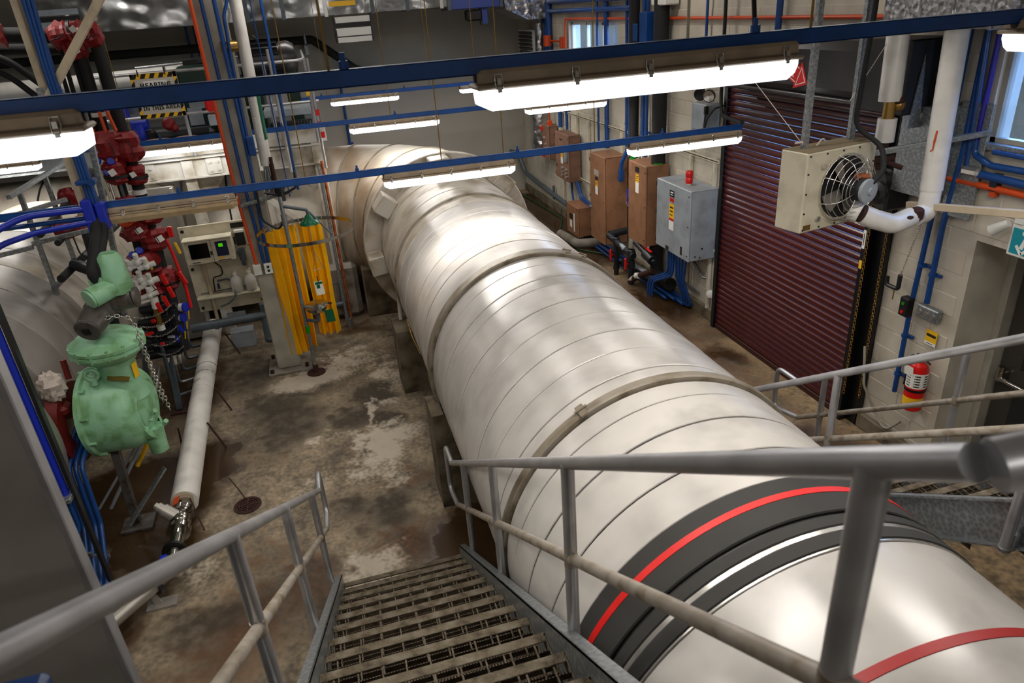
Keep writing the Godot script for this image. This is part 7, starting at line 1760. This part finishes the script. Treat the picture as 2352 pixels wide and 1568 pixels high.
		for i in rows:
			for j in n:
				var p := [grid[i][j], grid[i + 1][j], grid[i + 1][j + 1], grid[i][j + 1]]
				var nm: Array = []
				for h in [[i, j], [i + 1, j], [i + 1, j + 1], [i, j + 1]]:
					var jx: int = clampi(h[1], 1, n - 1)
					var ix: int = clampi(h[0], 1, rows - 1)
					var nn: Vector3 = (grid[h[0]][jx + 1] - grid[h[0]][jx - 1]).cross(grid[ix + 1][h[1]] - grid[ix - 1][h[1]]).normalized()
					if nn.z < 0.0:
						nn = -nn
					nm.append(nn)
				m.tri(p[0], p[1], p[2], nm[0], nm[1], nm[2])
				m.tri(p[0], p[2], p[3], nm[0], nm[2], nm[3])
		part("panel", m, M.curtain, cu)
	var hk := mb()
	for i in 12:
		var ang := deg_to_rad(lerpf(150.0, 70.0, i / 11.0))
		var p := rc + V(cos(ang) * rr, 0, -sin(ang) * rr)
		hk.tube([p + V(0, -0.05, 0), p + V(0.012, 0.0, 0.008), p + V(0, 0.035, 0), p + V(-0.012, 0.0, -0.008)], 0.004, 5, true)
	part("hooks", hk, M.silver, g)
	# copper and steel drops by the plinth
	solo("copper_drop_pipe", mb().tube([V(0.09, 0.1, -10.05), V(0.07, 2.45, -10.15)], 0.022, 10), M.copper, "bare copper pipe standing by the plinth right of the hoop", "pipe")
	solo("steel_drop_pipe", mb().tube([V(0.03, 0.15, -10.02), V(0.02, 2.4, -10.15)], 0.024, 10).cyl(V(0.06, 0.0, -10.03), V(0.06, 0.14, -10.03), 0.04, -1, 12).cyl(V(0.03, 0.12, -10.02), V(0.03, 0.2, -10.02), 0.035, -1, 10), M.galvanised, "scuffed steel pipe beside the bare copper pipe", "pipe")
	solo("plinth_handle", mb().tube(bend([V(-0.2, 0.6, -10.34), V(-0.02, 0.62, -10.32), V(0.0, 0.5, -10.32), V(-0.03, 0.3, -10.32), V(-0.12, 0.22, -10.32)], 0.04), 0.008, 6).cyl(V(-0.14, 0.24, -10.36), V(0.06, 0.27, -10.3), 0.05, -1, 14), M.pvc_grey, "grey pipe end and thin tube loop in front of the plinth", "pipe")

# ---------------------------------------------------------------- pipe on the floor
func floor_pipe() -> void:
	var t := thing("white_floor_pipe", "long white insulated pipe lying near the floor at the left", "pipe", V(-1.8, 0.08, -8.0))
	part("insulation", mb().cyl(V(-1.9, 0.21, -10.4), V(-1.82, 0.23, -8.2), 0.122, -1, 28).cyl(V(-1.82, 0.23, -8.19), V(-1.735, 0.25, -5.93), 0.122, -1, 28), M.white_pipe, t)
	part("cut_end", mb().cyl(V(-1.735, 0.25, -5.93), V(-1.7345, 0.25, -5.925), 0.12, 0.1, 24), M.beige_steel, t)
	part("caution_label", mb().lathe([Vector2(0.1235, 0), Vector2(0.1235, 0.26)], V(-1.772, 0.241, -7.0), V(-0.0376, -0.0089, -1.0), 8, PI * 0.38, PI * 0.56), M.orange, t)
	part("orange_tag", mb().box(V(-1.78, 0.33, -5.88), V(0.05, 0.006, 0.16), Basis(V(0, 0, 1), 0.3)), M.orange, t)
	for z in [-9.8, -8.15, -7.3]:
		part("support", mb().bar(V(-1.66, 0.3, z), V(-1.52, 0.0, z + 0.1), 0.015, 0.015).bar(V(-1.96, 0.3, z), V(-1.98, 0.0, z), 0.015, 0.015), M.rust, t)
	var wire := []
	for i in 30:
		var a := TAU * i / 12.0
		wire.append(V(-1.84 + cos(a) * 0.127, 0.225 + sin(a) * 0.127, -8.9 + 0.02 * i))
	part("wire_tie", mb().tube(wire, 0.003, 4), M.rust, t)
	var v := thing("stainless_valve", "stainless clamp fittings and ball valve at the end of the white floor pipe", "valve", V(-1.75, 0.1, -5.6))
	part("spool", mb().cyl(V(-1.735, 0.25, -5.93), V(-1.73, 0.25, -5.76), 0.06, -1, 20).cyl(V(-1.73, 0.25, -5.62), V(-1.74, 0.22, -5.3), 0.055, -1, 20), M.polished, v)
	part("clamp_ring", mb().cyl(V(-1.73, 0.25, -5.79), V(-1.73, 0.25, -5.74), 0.105, -1, 24), M.polished, v)
	part("clamp_ring", mb().cyl(V(-1.735, 0.24, -5.56), V(-1.735, 0.24, -5.5), 0.1, -1, 24), M.polished, v)
	part("body", mb().ball(V(-1.735, 0.25, -5.66), V(0.09, 0.09, 0.1), 16, 10), M.polished, v)
	part("actuator", mb().cyl(V(-1.75, 0.28, -5.67), V(-1.86, 0.36, -5.72), 0.06, -1, 18).cyl(V(-1.86, 0.36, -5.72), V(-1.9, 0.39, -5.74), 0.045, -1, 14).cyl(V(-1.9, 0.39, -5.74), V(-1.92, 0.405, -5.75), 0.03, -1, 12), M.stainless, v)
	part("black_gasket", mb().cyl(V(-1.74, 0.22, -5.3), V(-1.74, 0.22, -5.27), 0.1, -1, 24), M.black, v)
	part("lever", mb().bar(V(-1.66, 0.33, -5.86), V(-1.56, 0.12, -5.62), 0.012, 0.02), M.rust, v)
	var p := thing("stainless_floor_pipe", "stainless pipe turning off to the lower left across the floor", "pipe", V(-1.9, 0.05, -4.9))
	part("elbow", mb().tube(bend([V(-1.74, 0.22, -5.27), V(-1.745, 0.2, -5.1), V(-1.86, 0.17, -4.98)], 0.1, 7), 0.06, 20), M.polished, p)
	part("blue_label", mb().box(V(-1.8, 0.27, -5.16), V(0.05, 0.01, 0.07)), M.bright_blue, p)
	part("clamp_ring", mb().cyl(V(-1.855, 0.17, -4.985), V(-1.875, 0.166, -4.96), 0.092, -1, 24), M.dark_panel, p)
	part("run", mb().cyl(V(-1.87, 0.166, -4.965), V(-2.34, 0.15, -4.42), 0.056, -1, 22), M.stainless, p)
	part("clamp_ring", mb().cyl(V(-2.2, 0.155, -4.58), V(-2.22, 0.155, -4.56), 0.085, -1, 24), M.dark_panel, p)
	part("stand", mb().bar(V(-1.9, 0.14, -4.93), V(-1.86, 0.0, -4.93), 0.05, 0.02).span(V(-1.95, 0, -4.98), V(-1.72, 0.02, -4.86)), M.stainless, p)
	var d := thing("floor_drain", "round rusty floor drain grate beside the wet patch", "drain", V(-1.23, 0.0, -6.02))
	part("frame", mb().lathe([Vector2(0.115, 0.0), Vector2(0.115, 0.012), Vector2(0.13, 0.012), Vector2(0.13, 0.0)], V(-1.23, 0.0, -6.02), Vector3.UP, 28), M.rust, d)
	for r in [0.03, 0.055, 0.08, 0.105]:
		part("ring_bar", mb().lathe([Vector2(r - 0.006, 0), Vector2(r - 0.006, 0.012), Vector2(r + 0.006, 0.012), Vector2(r + 0.006, 0.0)], V(-1.23, 0.001, -6.02), Vector3.UP, 24), M.rust, d)
	part("sump", mb().cyl(V(-1.23, 0.001, -6.02), V(-1.23, 0.003, -6.02), 0.11, -1, 24), M.black, d)
	part("cross_bar", mb().bar(V(-1.34, 0.008, -6.02), V(-1.12, 0.008, -6.02), 0.012, 0.012).bar(V(-1.23, 0.008, -6.13), V(-1.23, 0.008, -5.91), 0.012, 0.012), M.rust, d)
	solo("drain_wire", mb().tube([V(-1.25, 0.03, -6.1), V(-1.32, 0.06, -6.25), V(-1.43, 0.05, -6.5)], 0.006, 5), M.rust, "thin rusty wire sticking out of the floor drain", "wire")

# ---------------------------------------------------------------- things close to the camera
func foreground() -> void:
	var t := thing("steel_side_panel", "blurred stainless side panel at the lower left below the handrail", "panel", V(-1.3, 0, -1.86))
	part("sheet", mb().span(V(-2.4, 0.0, -1.87), V(-0.865, 4.0, -1.86)), worn(mat("panel_steel", Color(0.68, 0.66, 0.63), 0.35, 0.3), M.stainless.albedo_texture, 0.4), t)
	part("folded_edge", mb().span(V(-0.872, 0.0, -1.9), V(-0.85, 4.0, -1.85), 0.004), M.aluminium, t)
	solo("blue_corner_post", mb().span(V(-0.75, 0.9, -1.06), V(-0.6, 3.22, -0.9), 0.01), M.blue_conduit, "dark blue painted post in the lower left corner under the handrail", "post")
	var u := thing("blue_upright", "tall galvanised channel with a bright blue conduit along it at the left edge", "upright", V(-2.3, 0, -5.25))
	part("channel", mb().span(V(-2.29, 0.0, -5.3), V(-2.262, 3.2, -5.24), 0.003), M.dark_panel, u)
	part("conduit", mb().tube([V(-2.33, 0.98, -5.25), V(-2.33, 3.2, -5.25)], 0.03, 14), M.bright_blue, u)
	part("conduit", mb().tube([V(-2.37, 0.98, -5.2), V(-2.37, 3.2, -5.2)], 0.022, 12), M.bright_blue, u)
	part("conduit", mb().tube(bend([V(-2.33, 1.0, -5.25), V(-2.33, 0.7, -5.25), V(-2.4, 0.5, -5.15), V(-2.4, 0.0, -5.1)], 0.12), 0.02, 12), M.blue_conduit, u)
	part("conduit", mb().tube(bend([V(-2.37, 1.0, -5.2), V(-2.37, 0.75, -5.2), V(-2.5, 0.5, -5.1), V(-2.52, 0.0, -5.05)], 0.12), 0.02, 12), M.blue_conduit, u)
	part("clamp", mb().span(V(-2.4, 0.97, -5.29), V(-2.28, 1.01, -5.16), 0.004), M.galvanised, u)
	var b := thing("blue_floor_bundle", "bundle of blue conduits rising from the floor left of the dark steel leg", "conduits", V(-2.4, 0, -5.7))
	for i in 4:
		part("conduit", mb().tube(bend([V(-2.3 - 0.045 * i, 0.0, -5.05), V(-2.3 - 0.045 * i, 0.12, -5.3), V(-2.33 - 0.045 * i, 0.42, -5.62), V(-2.36 - 0.05 * i, 0.95, -5.75), V(-2.3 - 0.05 * i, 1.1, -6.2)], 0.15), 0.02, 12), M.blue_conduit, b)
	for i in 3:
		part("clamp", mb().box(V(-2.3 - 0.06 * i, 0.22 + 0.03 * i, -5.42), V(0.05, 0.03, 0.03)), M.galvanised, b)
	solo("dark_pit_wall", mb().span(V(-2.75, 0.0, -5.6), V(-2.66, 0.5, -4.4), 0.01), M.saddle, "low concrete kerb behind the blue conduit bundle", "kerb")
	# yellow pail beyond the near pipe
	var p := thing("yellow_pail", "round pale pail with yellow inside and a black lid piece by the far stair", "pail", V(3.0, 0, -2.6))
	part("pail", mb().lathe([Vector2(0, 0.01), Vector2(0.2, 0.01), Vector2(0.23, 0.45), Vector2(0.25, 0.46), Vector2(0.25, 0.48), Vector2(0.225, 0.48), Vector2(0.215, 0.2)], V(3.13, 0, -2.35), Vector3.UP, 32), M.cream, p)
	part("liner", mb().lathe([Vector2(0.214, 0.2), Vector2(0.222, 0.47)], V(3.13, 0, -2.35), Vector3.UP, 32), M.label_yellow, p)
	part("contents", mb().cyl(V(3.13, 0.2, -2.35), V(3.13, 0.3, -2.35), 0.214, -1, 28).cyl(V(3.1, 0.3, -2.4), V(3.1, 0.38, -2.4), 0.08, -1, 16), M.black, p)

func overhead() -> void:
	# silver duct with hangers and grille
	var t := thing("silver_duct", "shiny dented silver air duct along the top edge", "air duct", V(1.1, 4.25, -14.6))
	part("duct", mb().span(V(-4.2, 4.25, -15.2), V(2.95, 5.0, -14.5), 0.01), M.duct_silver, t)
	for x in [-0.72, -0.1, 0.65, 1.5, 2.15, 2.8]:
		part("joint_band", mb().span(V(x - 0.035, 4.235, -15.22), V(x + 0.035, 5.02, -14.48), 0.004), M.pvc_grey if int(x * 10) % 2 else M.silver, t)
	part("yellow_label", mb().span(V(0.72, 4.4, -14.492), V(1.2, 4.48, -14.488)), M.label_yellow, t)
	var g := thing("air_grille", "white and black slotted air grille hanging under the silver duct", "grille", V(1.1, 3.8, -14.6))
	part("frame", mb().span(V(0.76, 3.78, -14.75), V(0.79, 4.26, -14.5)).span(V(1.42, 3.78, -14.75), V(1.45, 4.26, -14.5)), M.dark_panel, g)
	for q in [[4.17, 0.1, M.white, 0.25], [4.08, 0.07, M.black, 0.1], [3.96, 0.14, M.white, 0.2], [3.88, 0.025, M.black, 0.1], [3.83, 0.09, M.white, 0.25]]:
		part("blade", mb().box(V(1.1, q[0], -14.52), V(0.64, q[1], 0.02), Basis(V(1, 0, 0), q[3])), q[2], g)
	var g2 := thing("air_grille", "grey slotted air grille at the upper left behind the hanger", "grille", V(-3.7, 4.4, -14.6))
	for q in [[4.6, 0.09, M.grey_box, 0.2], [4.5, 0.07, M.black, 0.1], [4.4, 0.12, M.grey_box, 0.3], [4.3, 0.05, M.black, 0.1], [4.1, 0.06, M.grey_box, 0.2]]:
		part("blade", mb().box(V(-3.7, q[0], -14.5), V(0.62, q[1], 0.02), Basis(V(1, 0, 0), q[3])), q[2], g2)
	var b := thing("blue_duct_section", "blue painted duct section with black actuator at the top edge", "air duct", V(3.5, 4.2, -14.6))
	part("duct", mb().span(V(2.98, 4.2, -15.1), V(3.95, 5.0, -14.5), 0.01), M.duct_blue, b)
	part("flange", mb().span(V(2.9, 4.19, -15.15), V(2.98, 5.05, -14.45), 0.006).span(V(3.93, 4.19, -15.15), V(4.0, 5.05, -14.45), 0.006), M.pvc_grey, b)
	part("actuator", mb().box(V(3.42, 4.08, -14.6), V(0.3, 0.2, 0.25), Basis.IDENTITY, 0.03).span(V(3.54, 3.9, -14.6), V(3.58, 4.2, -14.55)), M.black, b)
	part("blue_flap", mb().span(V(3.59, 3.92, -14.62), V(3.7, 4.2, -14.58)), M.duct_blue, b)
	# crumpled foil transition
	var f := mb()
	f.prism(PackedVector2Array([Vector2(4.0, 4.45), Vector2(4.05, 4.15), Vector2(4.5, 3.93), Vector2(4.95, 3.93), Vector2(4.97, 4.6), Vector2(4.97, 5.2), Vector2(4.0, 5.2)]), V(0, 0, -15.4), Vector3.RIGHT, Vector3.UP, V(0, 0, 0.9))
	solo("foil_transition", f, M.foil, "crumpled foil covered duct end in the far upper corner", "air duct")
	# foil faced insulated duct at the upper right
	var d := thing("foil_insulated_duct", "foil faced insulated duct at the upper right above the white pipes", "air duct", V(4.6, 3.85, -4.4))
	var quilt := ntex(noise(0.03, 1, FastNoiseLite.TYPE_CELLULAR, 51), [[0.0, 0.0], [1.0, 1.0]])
	var qm := worn(mat("quilted_foil", Color(0.72, 0.72, 0.73), 0.3, 0.9), ntex(noise(0.03, 2, FastNoiseLite.TYPE_SIMPLEX, 52), [[0.0, 0.75], [1.0, 1.0]]), 1.2, quilt, 1.6)
	part("duct", mb().span(V(4.4, 3.85, -4.93), V(4.97, 4.7, -3.82), 0.03), qm, d)
	part("scrim_tape", mb().span(V(4.392, 3.84, -4.94), V(4.98, 4.71, -4.88), 0.01), M.foil, d)
	for i in 3:
		part("tape_band", mb().span(V(4.394, 3.846, -4.6 + 0.3 * i), V(4.975, 4.705, -4.57 + 0.3 * i), 0.006), M.foil, d)
